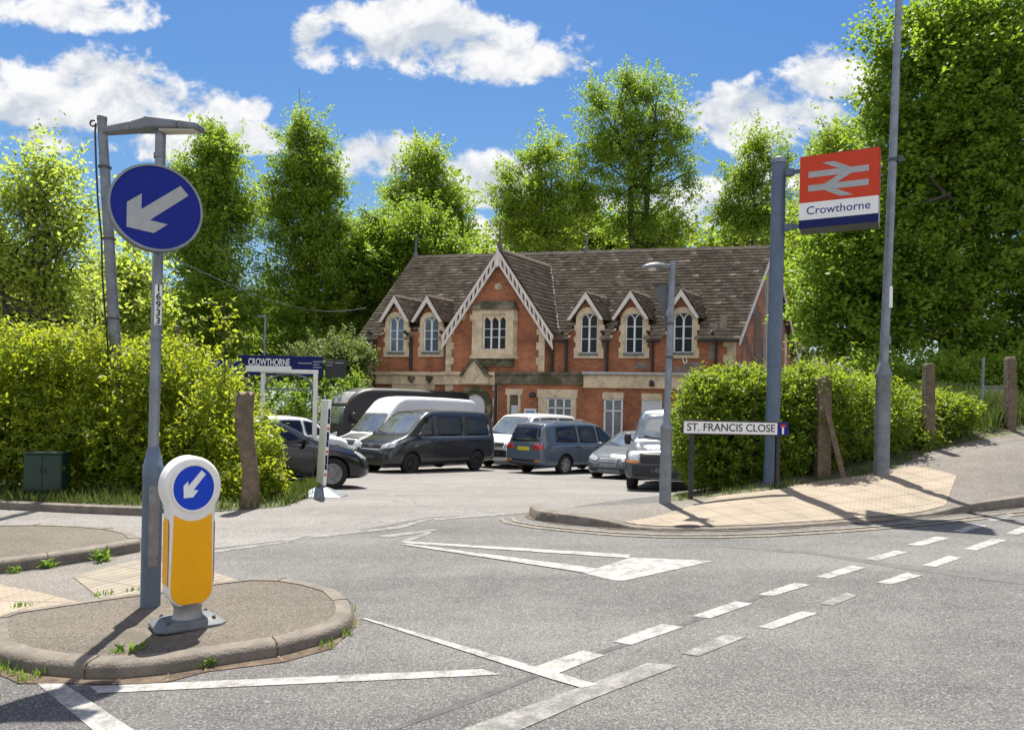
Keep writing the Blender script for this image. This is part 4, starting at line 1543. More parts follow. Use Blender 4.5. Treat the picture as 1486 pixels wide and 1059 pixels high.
def tile_mat(name):
    m = bpy.data.materials.new(name)
    m.use_nodes = True
    t = NT(m.node_tree)
    o = t.n('ShaderNodeOutputMaterial')
    b = t.n('ShaderNodeBsdfPrincipled', {'Roughness': 0.8, 'Specular IOR Level': 0.3})
    tcn = t.n('ShaderNodeTexCoord').outputs['Object']
    at = t.n('ShaderNodeAttribute', attribute_name='tint')
    c = t.ramp(at.outputs['Fac'], [(0.0, (0.10, 0.078, 0.056)), (0.4, (0.19, 0.152, 0.112)), (0.8, (0.29, 0.235, 0.178)), (1.0, (0.46, 0.405, 0.33))])
    nz = t.n('ShaderNodeTexNoise', {'Vector': tcn, 'Scale': 1.1, 'Detail': 8.0, 'Roughness': 0.7})
    f = t.n('ShaderNodeMapRange', {0: nz.outputs[0], 1: 0.45, 2: 0.7, 3: 0.0, 4: 0.6})
    c = t.mix(f.outputs[0], c, (0.085, 0.075, 0.045))
    t.set(b, 'Base Color', c)
    t.t.links.new(b.outputs[0], o.inputs[0])
    return m


M['brick'] = brick_mat('red_brick')
M['tile'] = tile_mat('clay_roof_tiles')
M['stone'] = mat('bath_stone', (0.60, 0.48, 0.32), 0.9, var=0.22, vs=3, bump=0.3, bs=20, dirt=(0.17, 0.135, 0.095), ds=1.8, dlo=.50, dhi=.72)
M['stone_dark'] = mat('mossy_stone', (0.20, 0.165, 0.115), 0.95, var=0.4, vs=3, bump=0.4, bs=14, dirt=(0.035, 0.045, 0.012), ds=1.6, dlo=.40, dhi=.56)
M['barge'] = mat('bargeboard_paint', (0.64, 0.58, 0.52), 0.7, var=0.12, vs=5, dirt=(0.36, 0.30, 0.25), ds=3, dlo=.56, dhi=.75)
M['frame'] = mat('window_frame_paint', (0.68, 0.68, 0.66), 0.55, var=0.08, vs=6)
M['pane'] = mat('window_glass', (0.012, 0.014, 0.016), 0.06, var=0.5, vs=2, spec=0.22)
M['pane_net'] = mat('curtained_glass', (0.13, 0.14, 0.15), 0.12, var=0.4, vs=3, spec=0.7)
M['pipe'] = mat('cast_iron_pipe', (0.018, 0.016, 0.015), 0.5, var=0.3)
M['render'] = mat('dirty_render', (0.30, 0.125, 0.065), 0.95, var=0.5, vs=2.5, bump=.4, bs=15, dirt=(0.055, 0.055, 0.06), ds=1.3, dlo=.45, dhi=.6)
M['valley'] = mat('valley_cement', (0.27, 0.25, 0.22), .9, var=.3, vs=5)
M['lead'] = mat('lead_flashing', (0.12, 0.13, 0.135), 0.6, 0.3, var=.25, vs=4)
M['door_w'] = mat('pale_door', (0.55, 0.57, 0.58), 0.5, var=.1, vs=4)
M['gutter'] = mat('grey_gutter', (0.36, 0.36, 0.35), 0.6, 0.1, var=.2, vs=4)

HE = FX(900, 479)[1]           # eaves height
HR = 9.95
DEP = 8.6                      # depth along sheared Y
YR = DEP / 2
XL, XR = -0.0, LEN
slope = (HR - HE) / YR
OVH = 0.45                     # eaves overhang (in Y)


def main_z(Y):
    return HE + slope * Y


# main gable
gX0, gX1 = FX(656, 520)[0], FX(797, 520)[0]
gXc = (FX(722, 430)[0])
GP = -0.4                      # projection towards the camera
gz_foot = FX(644, 484, GP - .3)[1]
gXl, gXr = FX(644, 484, GP - .3)[0], FX(801, 484, GP - .3)[0]
gz_top = FX(722, 363, GP - .3)[1]
gXa = FX(722, 363, GP - .3)[0]
# dormers: (centre px, apex py, foot py, half width px)
DORM = [(573.5, 430, 467, 22), (621, 430, 467, 22.5), (851, 425, 464, 26.5), (916, 423, 463, 27), (989.5, 421, 461, 27)]
dorm = []
for px, ya, yf, hw in DORM:
    Xc, Za = FX(px, ya, -.25)
    Zf = FX(px, yf, -.25)[1]
    w = FX(px + hw, yf, -.25)[0] - FX(px, yf, -.25)[0]
    dorm.append((Xc, Za, Zf, w))


def covered(X, Y, lift=0.0):
    """is this point of the main roof under a dormer or the cross gable?"""
    z = main_z(Y)
    if gXl < X < gXr:
        half = (gXr - gXl) / 2
        zr_ = gz_top - (gz_top - gz_foot) * abs(X - (gXl + gXr) / 2) / half
        if z < zr_ - .02:
            return True
    for Xc, Za, Zf, w in dorm:
        if abs(X - Xc) < w - .05:
            zr_ = Za - (Za - Zf) * abs(X - Xc) / w
            if z < zr_ - .0:
                return True
    return False


def tiles(name, P00, P10, P11, P01, parent, gauge=.225, tw_=.27, skip=None, seed=1, thick=.055, lift=.03):
    """courses of tiles on the quad eave-left, eave-right, ridge-right, ridge-left given in (X,Y,Z)"""
    rg_ = np.random.default_rng(seed)
    P00, P10, P11, P01 = [Vector(p) for p in (P00, P10, P11, P01)]
    ls = ((P01 - P00).length + (P11 - P10).length) / 2
    lw_ = max((P10 - P00).length, (P11 - P01).length)
    nc, nt_ = max(2, int(ls / gauge)), max(2, int(lw_ / tw_))
    n_ = (bw(*P10) - bw(*P00)).cross(bw(*P01) - bw(*P00)).normalized()
    if n_.z < 0:
        n_ = -n_
    vs, qs, ti = [], [], []

    def at(s, t):
        return P00.lerp(P10, s).lerp(P01.lerp(P11, s), t)
    for c_ in range(nc):
        t0, t1 = c_ / nc, min(1.0, (c_ + 1.12) / nc)
        off = .5 if c_ % 2 else 0
        for k_ in range(-1, nt_ + 1):
            s0, s1 = (k_ + off) / nt_, (k_ + off + .97) / nt_
            s0, s1 = max(0, s0), min(1, s1)
            if s1 - s0 < .15 / nt_:
                continue
            cpt = at((s0 + s1) / 2, (t0 + t1) / 2)
            if skip and skip(cpt.x, cpt.y):
                continue
            j1, j2 = rg_.normal(0, .011), rg_.normal(0, .011)
            dt_ = rg_.normal(0, .05) / nc
            a, b = bw(*at(s0, max(0, t0 + dt_))) + n_ * (lift + thick + j1), bw(*at(s1, max(0, t0 + dt_))) + n_ * (lift + thick + j2)
            c, d = bw(*at(s1, t1)) + n_ * (lift * .4 + j2 * .3), bw(*at(s0, t1)) + n_ * (lift * .4 + j1 * .3)
            a2, b2_ = a - n_ * (thick + .012), b - n_ * (thick + .012)
            o_ = len(vs)
            vs += [a, b, c, d, a2, b2_]
            qs += [(o_, o_ + 1, o_ + 2, o_ + 3), (o_ + 4, o_ + 5, o_ + 1, o_)]
            tv = float(np.clip(rg_.normal(.48, .14), 0, 1)) if rg_.random() > .022 else 1.0
            ti += [tv, tv * .8]
    o = np_mesh(name, np.array([tuple(v) for v in vs]), np.array(qs), M['tile'], tint=np.array(ti), parent=parent)
    return o


# --- walls
wallm = SB()
TH = .3
def wall_quad(m_, X0, X1, Z0, Z1, Y=0.0):
    m_.add([(X0, Y, Z0), (X1, Y, Z0), (X1, Y, Z1), (X0, Y, Z1)], [(0, 1, 2, 3)])
wall_quad(wallm, XL, gX0, 0, HE)
wall_quad(wallm, gX1, XR, 0, HE)
for Xc, Za, Zf, w in dorm:       # brick pieces rising into the dormers
    zz_ = Za - .06
    ww = w - .06
    wallm.add([(Xc - ww * .78, -.004, HE - .3), (Xc + ww * .78, -.004, HE - .3), (Xc + ww * .78, -.004, zz_ - (zz_ - Zf) * .8), (Xc, -.004, zz_), (Xc - ww * .78, -.004, zz_ - (zz_ - Zf) * .8)], [(0, 1, 2, 3, 4)])
# cross gable
zs_ = gz_top - (gz_top - gz_foot) * ((gX1 - gX0) / (gXr - gXl)) - .05
wallm.add([(gX0, GP, 0), (gX1, GP, 0), (gX1, GP, zs_), (gXa, GP, gz_top - .12), (gX0, GP, zs_), (gX0, 0, 0), (gX0, 0, zs_), (gX1, 0, 0), (gX1, 0, zs_)],
          [(0, 1, 2, 3, 4), (5, 0, 4, 6), (1, 7, 8, 2)])
# end gables and back wall
wallm.add([(XL, 0, 0), (XL, DEP, 0), (XL, DEP, HE), (XL, YR, HR - .1), (XL, 0, HE)], [(0, 1, 2, 3, 4)])
wallm.add([(XL, DEP, 0), (XR, DEP, 0), (XR, DEP, HE), (XL, DEP, HE)], [(0, 1, 2, 3)])
wallm.build('wall', M['brick'], bld)
ge = SB()
ge.add([(XR, 0, 0), (XR, DEP, 0), (XR, DEP, HE), (XR, YR, HR - .1), (XR, 0, HE)], [(0, 1, 2, 3, 4)])
ge.build('gable_wall', M['render'], bld)

# --- roofs
VO = .30                          # verge overhang
rl_, rr_ = XL - VO - .25, XR + VO
zE = main_z(-OVH)
roof = tiles('roof', (XL - VO, -OVH, zE), (rr_, -OVH, zE), (rr_, YR, HR), (rl_ - .45, YR, HR), bld, skip=covered, seed=3)
tag(roof)
under = SB()
under.add([(XL - VO, DEP + OVH, zE), (rr_, DEP + OVH, zE), (rr_, YR, HR), (rl_ - .45, YR, HR)], [(0, 1, 2, 3)])
# boarding under the front slope either side of the cross gable, behind the dormer faces
def under_strip(Xa, Xb):
    under.add([(Xa, .12, main_z(.12) - .05), (Xb, .12, main_z(.12) - .05), (Xb, YR, HR - .05), (Xa, YR, HR - .05)], [(0, 1, 2, 3)])
under_strip(XL - VO, gXl)
under_strip(gXr, rr_)
under_strip(gXl, gXr)
under.build('roof_rear', M['tile'], roof)
rd = SB()
nseg = 46
rx0 = rl_ - .45
for i in range(nseg):
    a = rx0 + (rr_ - rx0) * i / nseg
    b = rx0 + (rr_ - rx0) * (i + .97) / nseg
    dz = random.uniform(-.008, .012)
    rd.add([(a, YR - .12, HR - .07 + dz), (b, YR - .12, HR - .07 + dz), (b, YR - .05, HR + .075 + dz), (a, YR - .05, HR + .075 + dz), (b, YR + .05, HR + .075 + dz), (a, YR + .05, HR + .075 + dz),
            (b, YR + .12, HR - .07 + dz), (a, YR + .12, HR - .07 + dz)], [(0, 1, 2, 3), (3, 2, 4, 5), (5, 4, 6, 7), (0, 3, 5, 7), (1, 6, 4, 2)])
rd.build('ridge_tiles', mat('ridge_tile', (0.20, 0.165, 0.135), .85, var=.35, vs=3), roof)
# cross gable roof slopes run back to meet the main slope
gYb = (gz_top - HE) / slope + .05
gY0 = GP - .32
gm = (gXl + gXr) / 2
gz_t = gz_top + .04
gl_ = tiles('gable_roof', (gXl, gY0, gz_foot), (gXl, YR * .72, gz_foot), (gm, gYb, gz_t), (gm, gY0, gz_t), bld, seed=5)
gr_ = tiles('gable_roof', (gXr, gY0, gz_foot), (gXr, YR * .72, gz_foot), (gm, gYb, gz_t), (gm, gY0, gz_t), bld, seed=6,
            skip=lambda x, y: gz_t - (gz_t - gz_foot) * abs(x - gm) / (gXr - gm) < main_z(y) - .12)
gb_ = SB()
for X_ in (gXl, gXr):
    gb_.add([(X_, gY0 + .02, gz_foot - .03), (X_, .3, gz_foot - .03), (gm, gYb, gz_t - .03), (gm, gY0 + .02, gz_t - .03)], [(0, 1, 2, 3)])
gb_.build('soffit', M['darkgrey'], gl_)
rt = SB()
for i in range(12):
    a, b = gY0 + (gYb - gY0) * i / 12, gY0 + (gYb - gY0) * (i + .95) / 12
    rt.add([(gm - .12, a, gz_t - .06), (gm - .12, b, gz_t - .06), (gm, b, gz_t + .08), (gm, a, gz_t + .08), (gm + .12, b, gz_t - .06), (gm + .12, a, gz_t - .06)], [(0, 1, 2, 3), (3, 2, 4, 5), (0, 3, 5)])
rt.build('ridge_tiles', M['tile'], gl_)
# valley: pale mortar line where the right gable slope meets the main roof
vm = SB()
def vp(t):
    x = gXr + (gm - gXr) * t
    z = gz_foot + (gz_t - gz_foot) * t
    return Vector((x, max(-.1, (z - HE) / slope), z + .085))
vs_ = []
for i in range(29):
    p0 = vp(i / 28)
    j = random.uniform(-.02, .02)
    vs_ += [(p0.x - .02 + j, p0.y, p0.z), (p0.x + .05 + j + random.uniform(0, .03), p0.y, p0.z + .012)]
vm.add(vs_, [(2 * i, 2 * i + 1, 2 * i + 3, 2 * i + 2) for i in range(28)])
vm.build('valley_mortar', M['valley'], roof)

# --- bargeboards
def barge(name, Xc, Za, Xl, Xr_, Zf, Y, depth, th, parent, pierced=False, m_=None, foot=0.0):
    b = SB()
    for X_ in (Xl, Xr_):
        s = 1 if X_ > Xc else -1
        L_ = math.hypot(X_ - Xc, Za - Zf)
        dx, dz = (X_ - Xc) / L_, (Zf - Za) / L_
        nx, nz = (dz * s, -dx * s) if True else (0, 0)
        nx, nz = -abs(dz) * s * -1 * -1, -abs(dx)
        # inward (downwards) normal of the board
        A_, B_ = (Xc, Za), (X_ + dx * foot, Zf + dz * foot)
        if not pierced:
            poly = [A_, B_, (B_[0] - s * depth * abs(dz) * .9, B_[1] - depth * abs(dx) * .35), (Xc, Za - depth / max(.3, abs(dx)) * 1.0)]
            b.prism(poly, Y, Y + th)
        else:
            ins = depth / max(.3, abs(dx))
            rail = .075
            # outer rail, inner rail, then pierced webs between
            def par(o0, o1):
                return [(Xc, Za - ins * o0), (B_[0], B_[1] - ins * o0), (B_[0], B_[1] - ins * o1), (Xc, Za - ins * o1)]
            b.prism(par(0, .30), Y, Y + th)
            b.prism(par(.74, 1.0), Y + .004, Y + th - .004)
            n_ = 13
            for i in range(n_):
                t = (i + .5) / n_
                px0, pz0 = Xc + (B_[0] - Xc) * t, Za + (B_[1] - Za) * t
                dd = .5 / n_ * .42
                q0, q1 = t - dd, t + dd
                b.prism([(Xc + (B_[0] - Xc) * q0, Za + (B_[1] - Za) * q0 - ins * .29), (Xc + (B_[0] - Xc) * q1, Za + (B_[1] - Za) * q1 - ins * .29),
                         (Xc + (B_[0] - Xc) * (q1 + dd), Za + (B_[1] - Za) * (q1 + dd) - ins * .75), (Xc + (B_[0] - Xc) * (q0 + dd), Za + (B_[1] - Za) * (q0 + dd) - ins * .75)], Y + .008, Y + th - .008)
    return b.build(name, m_ or M['barge'], parent)


barge('bargeboard', gm, gz_top, gXl, gXr, gz_foot, gY0 - .05, .34, .06, bld, True, foot=.12)
kp = SB()
kp.prism([(gm - .07, gz_top - .65), (gm, gz_top - .78), (gm + .07, gz_top - .65), (gm + .07, gz_top - .1), (gm, gz_top + .12), (gm - .07, gz_top - .1)], gY0 - .075, gY0 - .045)
kp.build('king_post', M['barge'], bld)

# --- dormer roofs and boards
for i, (Xc, Za, Zf, w) in enumerate(dorm):
    Yb = (Za - HE) / slope + .12
    Yf = max(.0, (Zf - HE) / slope)
    Y0 = -.30
    dl = tiles('dormer_roof', (Xc - w, Y0, Zf), (Xc - w, Yf + .5, Zf), (Xc, Yb, Za + .03), (Xc, Y0, Za + .03), bld, gauge=.14, tw_=.2, seed=20 + i, lift=.015)
    drr = tiles('dormer_slope', (Xc + w, Y0, Zf), (Xc + w, Yf + .5, Zf), (Xc, Yb, Za + .03), (Xc, Y0, Za + .03), dl, gauge=.14, tw_=.2, seed=40 + i, lift=.015)
    rt = SB()
    for k_ in range(5):
        a, b = Y0 + (Yb - Y0) * k_ / 5, Y0 + (Yb - Y0) * (k_ + .95) / 5
        rt.add([(Xc - .09, a, Za - .02), (Xc - .09, b, Za - .02), (Xc, b, Za + .09), (Xc, a, Za + .09), (Xc + .09, b, Za - .02), (Xc + .09, a, Za - .02)], [(0, 1, 2, 3), (3, 2, 4, 5), (0, 3, 5)])
    for s in (-1, 1):
        rt.add([(Xc + s * (w - .02), Y0 + .02, Zf - .01), (Xc, Y0 + .02, Za - .0), (Xc, Yb, Za), (Xc + s * (w - .02), Yf + .4, Zf - .01)], [(0, 1, 2, 3)])
    rt.build('ridge_tiles', M['tile'], dl)
    fl_ = SB()
    for k_ in range(4):
        fl_.add([(Xc + w * (.25 + .2 * k_), Yf + .62 - .1 * k_, Zf + (Za - Zf) * (.75 - .2 * k_) + .10), (Xc + w * (.33 + .2 * k_), Yf + .62 - .1 * k_, Zf + (Za - Zf) * (.75 - .2 * k_) + .12),
                 (Xc + w * (.43 + .2 * k_), Yf + .5 - .1 * k_, Zf + (Za - Zf) * (.62 - .2 * k_) + .09), (Xc + w * (.35 + .2 * k_), Yf + .5 - .1 * k_, Zf + (Za - Zf) * (.62 - .2 * k_) + .08)], [(0, 1, 2, 3)])
    barge('bargeboard', Xc, Za + .03, Xc - w, Xc + w, Zf, Y0 - .045, .16, .045, dl)

# --- end verges
vb = SB()
for (Xv, nm) in ((XR + VO, 'r'),):
    for s, (Ya, Za_) in (((0), (-OVH, zE)), ((1), (DEP + OVH, zE))):
        vb.add([(Xv - .02, Ya, Za_ - .02), (Xv + .03, Ya, Za_ - .02), (Xv + .03, YR, HR + .03), (Xv - .02, YR, HR + .03),
                (Xv - .02, Ya, Za_ - .24), (Xv + .03, Ya, Za_ - .24), (Xv + .03, YR, HR - .22), (Xv - .02, YR, HR - .22)],
               [(0, 1, 2, 3), (7, 6, 5, 4), (1, 5, 6, 2), (0, 3, 7, 4), (0, 4, 5, 1)])
vb.build('verge_board', M['barge'], bld)
# right gable end details: white pipe, posts, blocked openings, and rear bargeboard
gd_ = SB()
def gend(Y, Z0, Z1, w, m_, name, out=.05):
    b = SB()
    b.add([(XR + out, Y - w / 2, Z0), (XR + out, Y + w / 2, Z0), (XR + out, Y + w / 2, Z1), (XR + out, Y - w / 2, Z1), (XR, Y - w / 2, Z0), (XR, Y + w / 2, Z0), (XR, Y + w / 2, Z1), (XR, Y - w / 2, Z1)],
          [(0, 1, 2, 3), (4, 0, 3, 7), (1, 5, 6, 2), (3, 2, 6, 7), (0, 4, 5, 1)])
    return b.build(name, m_, bld)
gend(4.0, 2.6, 9.3, .10, M['gutter'], 'soil_pipe', .12)
gend(5.2, 2.6, 5.4, .55, M['bluegrey'], 'boarded_opening', .04)
gend(5.2, 5.9, 7.0, .55, M['bluegrey'], 'boarded_opening', .04)
gend(2.2, 6.6, 7.4, .5, M['bluegrey'], 'boarded_opening', .04)
gend(3.0, 2.0, 6.8, .9, M['timber'], 'timber_cladding', .03)
gend(6.4, 2.0, 6.8, .35, M['brick'], 'brick_pier', .10)
gend(7.6, 2.0, 6.2, .30, M['stone'], 'stone_quoin', .05)

# --- stone: quoins, string course, plinth, parapet
def quoin(X, side, Z0, Z1, Y, w1=.36, w2=.25):
    st = SB()
    z, k_ = Z0, 0
    while z < Z1 - .05:
        h_ = min(.33, Z1 - z)
        w_ = w1 if k_ % 2 else w2
        x0, x1 = (X, X + w_) if side > 0 else (X - w_, X)
        st.prism([(x0, z + .004), (x1, z + .004), (x1, z + h_ - .004), (x0, z + h_ - .004)], Y - .035, Y + .01)
        z += h_
        k_ += 1
    st.build('quoins', M['stone'], bld)
zB1, zB0 = FX(760, 541)[1], FX(760, 558)[1]
quoin(gX0 - .01, 1, zB1, zs_ - .05, GP)
quoin(gX1 + .01, -1, zB1, zs_ - .05, GP)
quoin(gX0 - .01, 1, 0, zB0, GP)
quoin(FX(722, 600, GP)[0], -1, 0, zB0, GP, .22, .16)
quoin(XL - .02, 1, 0, HE - .05, 0)
quoin(XR + .02, -1, 0, HE - .05, 0, .5, .34)
bd = SB()
def course(m_, X0, X1, Z0, Z1, out, Y=0.0):
    m_.prism([(X0, Z0), (X1, Z0), (X1, Z1), (X0, Z1)], Y - out, Y + .01)
bb_ = [(XL - .05, gX0, 0), (gX0 - .05, gX1 + .05, GP)]
bb_[1] = (gX0 - .05, FX(720, 550, GP)[0], GP)
for X0, X1, Y in bb_:
    course(bd, X0, X1, zB0, zB1 - .14, .10, Y)
    course(bd, X0 - .03, X1 + .03, zB1 - .14, zB1, .18, Y)
    course(bd, X0 - .02, X1 + .02, zB0 - .05, zB0, .13, Y)
bd.build('string_course', M['stone'], bld)
bd = SB()
OFFY = GP
xm0, xm1 = FX(722, 550)[0], FX(849, 550)[0]
course(bd, xm0, xm1, zB0, zB1 - .10, .12)
course(bd, xm0, xm1, zB1 - .10, zB1 + .02, .19)
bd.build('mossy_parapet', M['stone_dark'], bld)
bd = SB()
course(bd, xm1, XR + .05, zB0 - .06, zB1 - .10, .13)
course(bd, xm1, XR + .05, zB0 - .12, zB0 - .06, .17)
bd.build('string_course', M['stone'], bld)
bd = SB()
bd.tube([(xm1, -.22, zB1 - .02), (XR + .1, -.22, zB1 - .05)], .07, 10)
bd.build('gutter', M['gutter'], bld, smooth=50)
OFFY = 0.0
bd = SB()
gaps = [(XL - VO, dorm[0][0] - dorm[0][3]), (gXr + .02, dorm[2][0] - dorm[2][3]), (dorm[2][0] + dorm[2][3], dorm[3][0] - dorm[3][3]), (dorm[3][0] + dorm[3][3], dorm[4][0] - dorm[4][3]), (dorm[4][0] + dorm[4][3], XR + VO)]
for a, b in gaps:
    bd = SB()
    bd.tube([(a, -OVH - .02, zE - .06), (b, -OVH - .02, zE - .06)], .055, 8)
    bd.build('gutter', M['pipe'], bld, smooth=50)

# --- downpipes
def pipe(px, y0, y1, swan=True):
    X, z0 = FX(px, y0)
    z1 = FX(px, y1)[1]
    b = SB()
    pts = [(X, -.10, z1), (X, -.10, z0 - .35)]
    if swan:
        pts += [(X - .05, -.2, z0 - .16), (X - .10, -OVH, z0)]
    b.tube(pts, .062, 8)
    b.build('downpipe', M['pipe'], bld, smooth=50)
for px, yb in ((547, 600), (599, 538), (651, 538), (824, 541), (883, 541), (949, 541), (1041, 560)):
    pipe(px, 482, yb)
OFFY = GP
pipe(722, 545, 620, False)
OFFY = 0.0
pipe(804, 482, 541, False)

# --- windows
def arch_pts(x0, x1, z0, zs, za, n=8):
    """pointed-arch outline, starting bottom-left going right"""
    xc = (x0 + x1) / 2
    pts = [(x0, z0), (x1, z0), (x1, zs)]
    for i in range(1, n):
        t = i / n
        a = t * PI / 2
        pts.append((xc + (x1 - xc) * math.cos(a) ** .85, zs + (za - zs) * math.sin(a) ** 1.0))
    pts.append((xc, za))
    for i in range(n - 1, 0, -1):
        a = i / n * PI / 2
        pts.append((xc - (x1 - xc) * math.cos(a) ** .85, zs + (za - zs) * math.sin(a)))
    pts.append((x0, zs))
    return pts


def tracery(m_, x0, x1, z0, zs, za, Y, nl, bars, bw_=.05, d=.03):
    """white frame: jambs, mullions, glazing bars, pointed light heads"""
    def bar(a, b, w, d_=d):
        m_.bar((a[0], Y, a[1]), (b[0], Y, b[1]), d_, w, up=(0, 0, 1)) if abs(a[1] - b[1]) < 1e-6 else m_.bar((a[0], Y, a[1]), (b[0], Y, b[1]), d_, w, up=(1, 0, 0))
    w_ = (x1 - x0) / nl
    for i in range(nl + 1):
        ww = bw_ * (1.5 if 0 < i < nl else 1.0)
        x = x0 + w_ * i + (bw_ / 2 if i == 0 else (-bw_ / 2 if i == nl else 0))
        bar((x, z0), (x, zs + (.0 if 0 < i < nl else 0)), ww)
    bar((x0, z0 + bw_ / 2), (x1, z0 + bw_ / 2), bw_)
    for z in bars:
        bar((x0, z), (x1, z), bw_ * .6, d * .8)
    for i in range(nl):
        a, b = x0 + w_ * i, x0 + w_ * (i + 1)
        ap = zs + w_ * .62
        c = (a + b) / 2
        pts = [(a + bw_ * .4, zs), (a + w_ * .18, zs + (ap - zs) * .62), (c, ap), (b - w_ * .18, zs + (ap - zs) * .62), (b - bw_ * .4, zs)]
        for p, q in zip(pts, pts[1:]):
            bar(p, q, bw_ * .8)
    # outer head
    pts = arch_pts(x0 + bw_ * .4, x1 - bw_ * .4, z0, zs, za, 6)[2:-1] + [(x0 + bw_ * .4, zs)]
    if za > zs + w_ * .7:
        for p, q in zip(pts, pts[1:]):
            bar(p, q, bw_)


def SBbar(self, a, b, w, h, mi=0, up=(0, 0, 1)):
    a, b = Vector(a), Vector(b)
    d = (b - a).normalized()
    u = Vector(up)
    s_ = d.cross(u).normalized()
    u = s_.cross(d)
    vs = []
    for p in (a, b):
        for i, j in ((-1, -1), (1, -1), (1, 1), (-1, 1)):
            vs.append(p + s_ * i * w / 2 + u * j * h / 2)
    return self.add(vs, [(3, 2, 1, 0), (4, 5, 6, 7), (0, 1, 5, 4), (1, 2, 6, 5), (2, 3, 7, 6), (3, 0, 4, 7)], mi)
SB.bar = SBbar


def upper_window(pxc, hs, ptop, psill, fw, ftop, fsill, glass, bars_px, narch=True):
    X0, X1 = FX(pxc - fw, fsill)[0], FX(pxc + fw, fsill)[0]
    z0, za = FX(pxc, fsill)[1], FX(pxc, ftop)[1]
    zs = za - (X1 - X0) * .36
    S0, S1 = FX(pxc - hs, psill)[0], FX(pxc + hs, psill)[0]
    zb, zt = FX(pxc, psill)[1], FX(pxc, ptop)[1]
    fr_ = SB()
    tracery(fr_, X0, X1, z0, zs, za, -.035, 2, [FX(pxc, b)[1] for b in bars_px])
    wn = fr_.build('window', M['frame'], bld)
    pn_ = SB()
    pn_.prism(arch_pts(X0, X1, z0, zs, za), -.014, -.008)
    pn_.build('pane', glass, wn)
    ss = SB()
    inner = arch_pts(X0, X1, z0, zs, za)
    e = (S1 - S0) * .06
    outer = arch_pts(S0 + e, S1 - e, zb + .22, zs - .02, zt)
    ss.loftframe(outer, inner, -.11, .0)
    # sill and long-and-short blocks at the jambs
    ss.prism([(S0, zb), (S1, zb), (S1, zb + .22), (S0, zb + .22)], -.10, .0)
    zz_ = zb + .22
    for k_ in range(3):
        hh = (zs - zb - .22) / 6
        z1 = zz_ + hh * (2 * k_)
        ss.prism([(S0, z1), (S0 + e + .02, z1), (S0 + e + .02, z1 + hh), (S0, z1 + hh)], -.105, 0)
        ss.prism([(S1 - e - .02, z1), (S1, z1), (S1, z1 + hh), (S1 - e - .02, z1 + hh)], -.105, 0)
    ss.build('stone_surround', M['stone'], wn)
    sl = SB()
    sl.prism([(X0 - .06, z0 - .09), (X1 + .06, z0 - .09), (X1 + .03, z0), (X0 - .03, z0)], -.15, -.05)
    sl.build('sill', M['lead'], wn)


M['pane_blue'] = mat('sky_reflecting_glass', (0.07, 0.10, 0.16), 0.08, var=.5, vs=1.5, spec=.8)
for pxc, hs, pt_, ps_, fw, ft, fs_, gl_m in ((577, 18.5, 453, 518, 10.5, 460, 511, 'pane_blue'), (627, 18.5, 453, 518, 11, 460, 511, 'pane_blue'),
                                             (855.5, 21.5, 446, 520, 12.5, 455, 513, 'pane'), (921, 22, 446, 520, 13, 455, 513, 'pane'), (992, 23, 446, 520, 14, 454, 512, 'pane')):
    upper_window(pxc, hs, pt_, ps_, fw, ft, fs_, M[gl_m], [pt_ + 27 if pxc < 700 else pt_ + 28, fs_ - 21 if pxc > 700 else fs_ - 19])

# oriel window of the cross gable
X0, X1 = FX(705, 508, GP)[0], FX(739.5, 508, GP)[0]
z0, za = FX(722, 508, GP)[1], FX(722, 461, GP)[1]
S0, S1 = FX(691, 520, GP)[0], FX(750, 520, GP)[0]
zb, zt, zh = FX(722, 521, GP)[1], FX(722, 449, GP)[1], FX(722, 437, GP)[1]
fr_ = SB()
zs = za - (X1 - X0) * .17
tracery(fr_, X0, X1, z0, zs, za, GP - .19, 3, [FX(722, 478, GP)[1], FX(722, 490, GP)[1]], .045)
ow = fr_.build('window', M['frame'], bld)
pn_ = SB()
pn_.prism([(X0, z0), (X1, z0), (X1, za), (X0, za)], GP - .17, GP - .16)
pn_.build('pane', M['pane'], ow)
ss = SB()
n4 = 12
def rect_pts(x0, x1, z0, z1):
    return [(x0, z0), (x1, z0), (x1, z1), (x0, z1)]
ss.loftframe(rect_pts(S0, S1, zb, zt), rect_pts(X0, X1, z0, za + .12), GP - .34, GP)
for i in range(3):   # spandrels of the three light heads
    w_ = (X1 - X0) / 3
    for s in (0, 1):
        a = X0 + w_ * (i + s)
        c = X0 + w_ * (i + .5)
        ss.prism([(a, za + .12), (c, za + .12), (c, za + .01), (c + (a - c) * .55, za - .09), (a, zs - .02)] if s == 0 else [(a, zs - .02), (c + (a - c) * .55, za - .09), (c, za + .01), (c, za + .12), (a, za + .12)], GP - .26, GP - .2)
ss.prism(rect_pts(S0 - .05, S1 + .05, zb, zb + .16), GP - .38, GP)
for s, X_ in ((-1, S0), (1, S1)):
    ss.prism(rect_pts(X_ - .07, X_ + .07, zt - .55, zt - .28), GP - .39, GP - .1)
ss.build('stone_surround', M['stone'], ow)
hd_ = SB()
hd_.add([(S0 - .06, GP - .44, zt), (S1 + .06, GP - .44, zt), (S1 + .06, GP, zt), (S0 - .06, GP, zt), (S0 + .12, GP - .12, zh), (S1 - .12, GP - .12, zh), (S1 - .12, GP, zh), (S0 + .12, GP, zh)],
        [(0, 1, 5, 4), (1, 2, 6, 5), (3, 0, 4, 7), (4, 5, 6, 7), (0, 3, 2, 1)])
hd_.prism(rect_pts(S0 - .08, S1 + .08, zt - .05, zt + .01), GP - .45, GP)
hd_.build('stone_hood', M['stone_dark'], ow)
cb_ = SB()
zc0 = FX(722, 532, GP)[1]
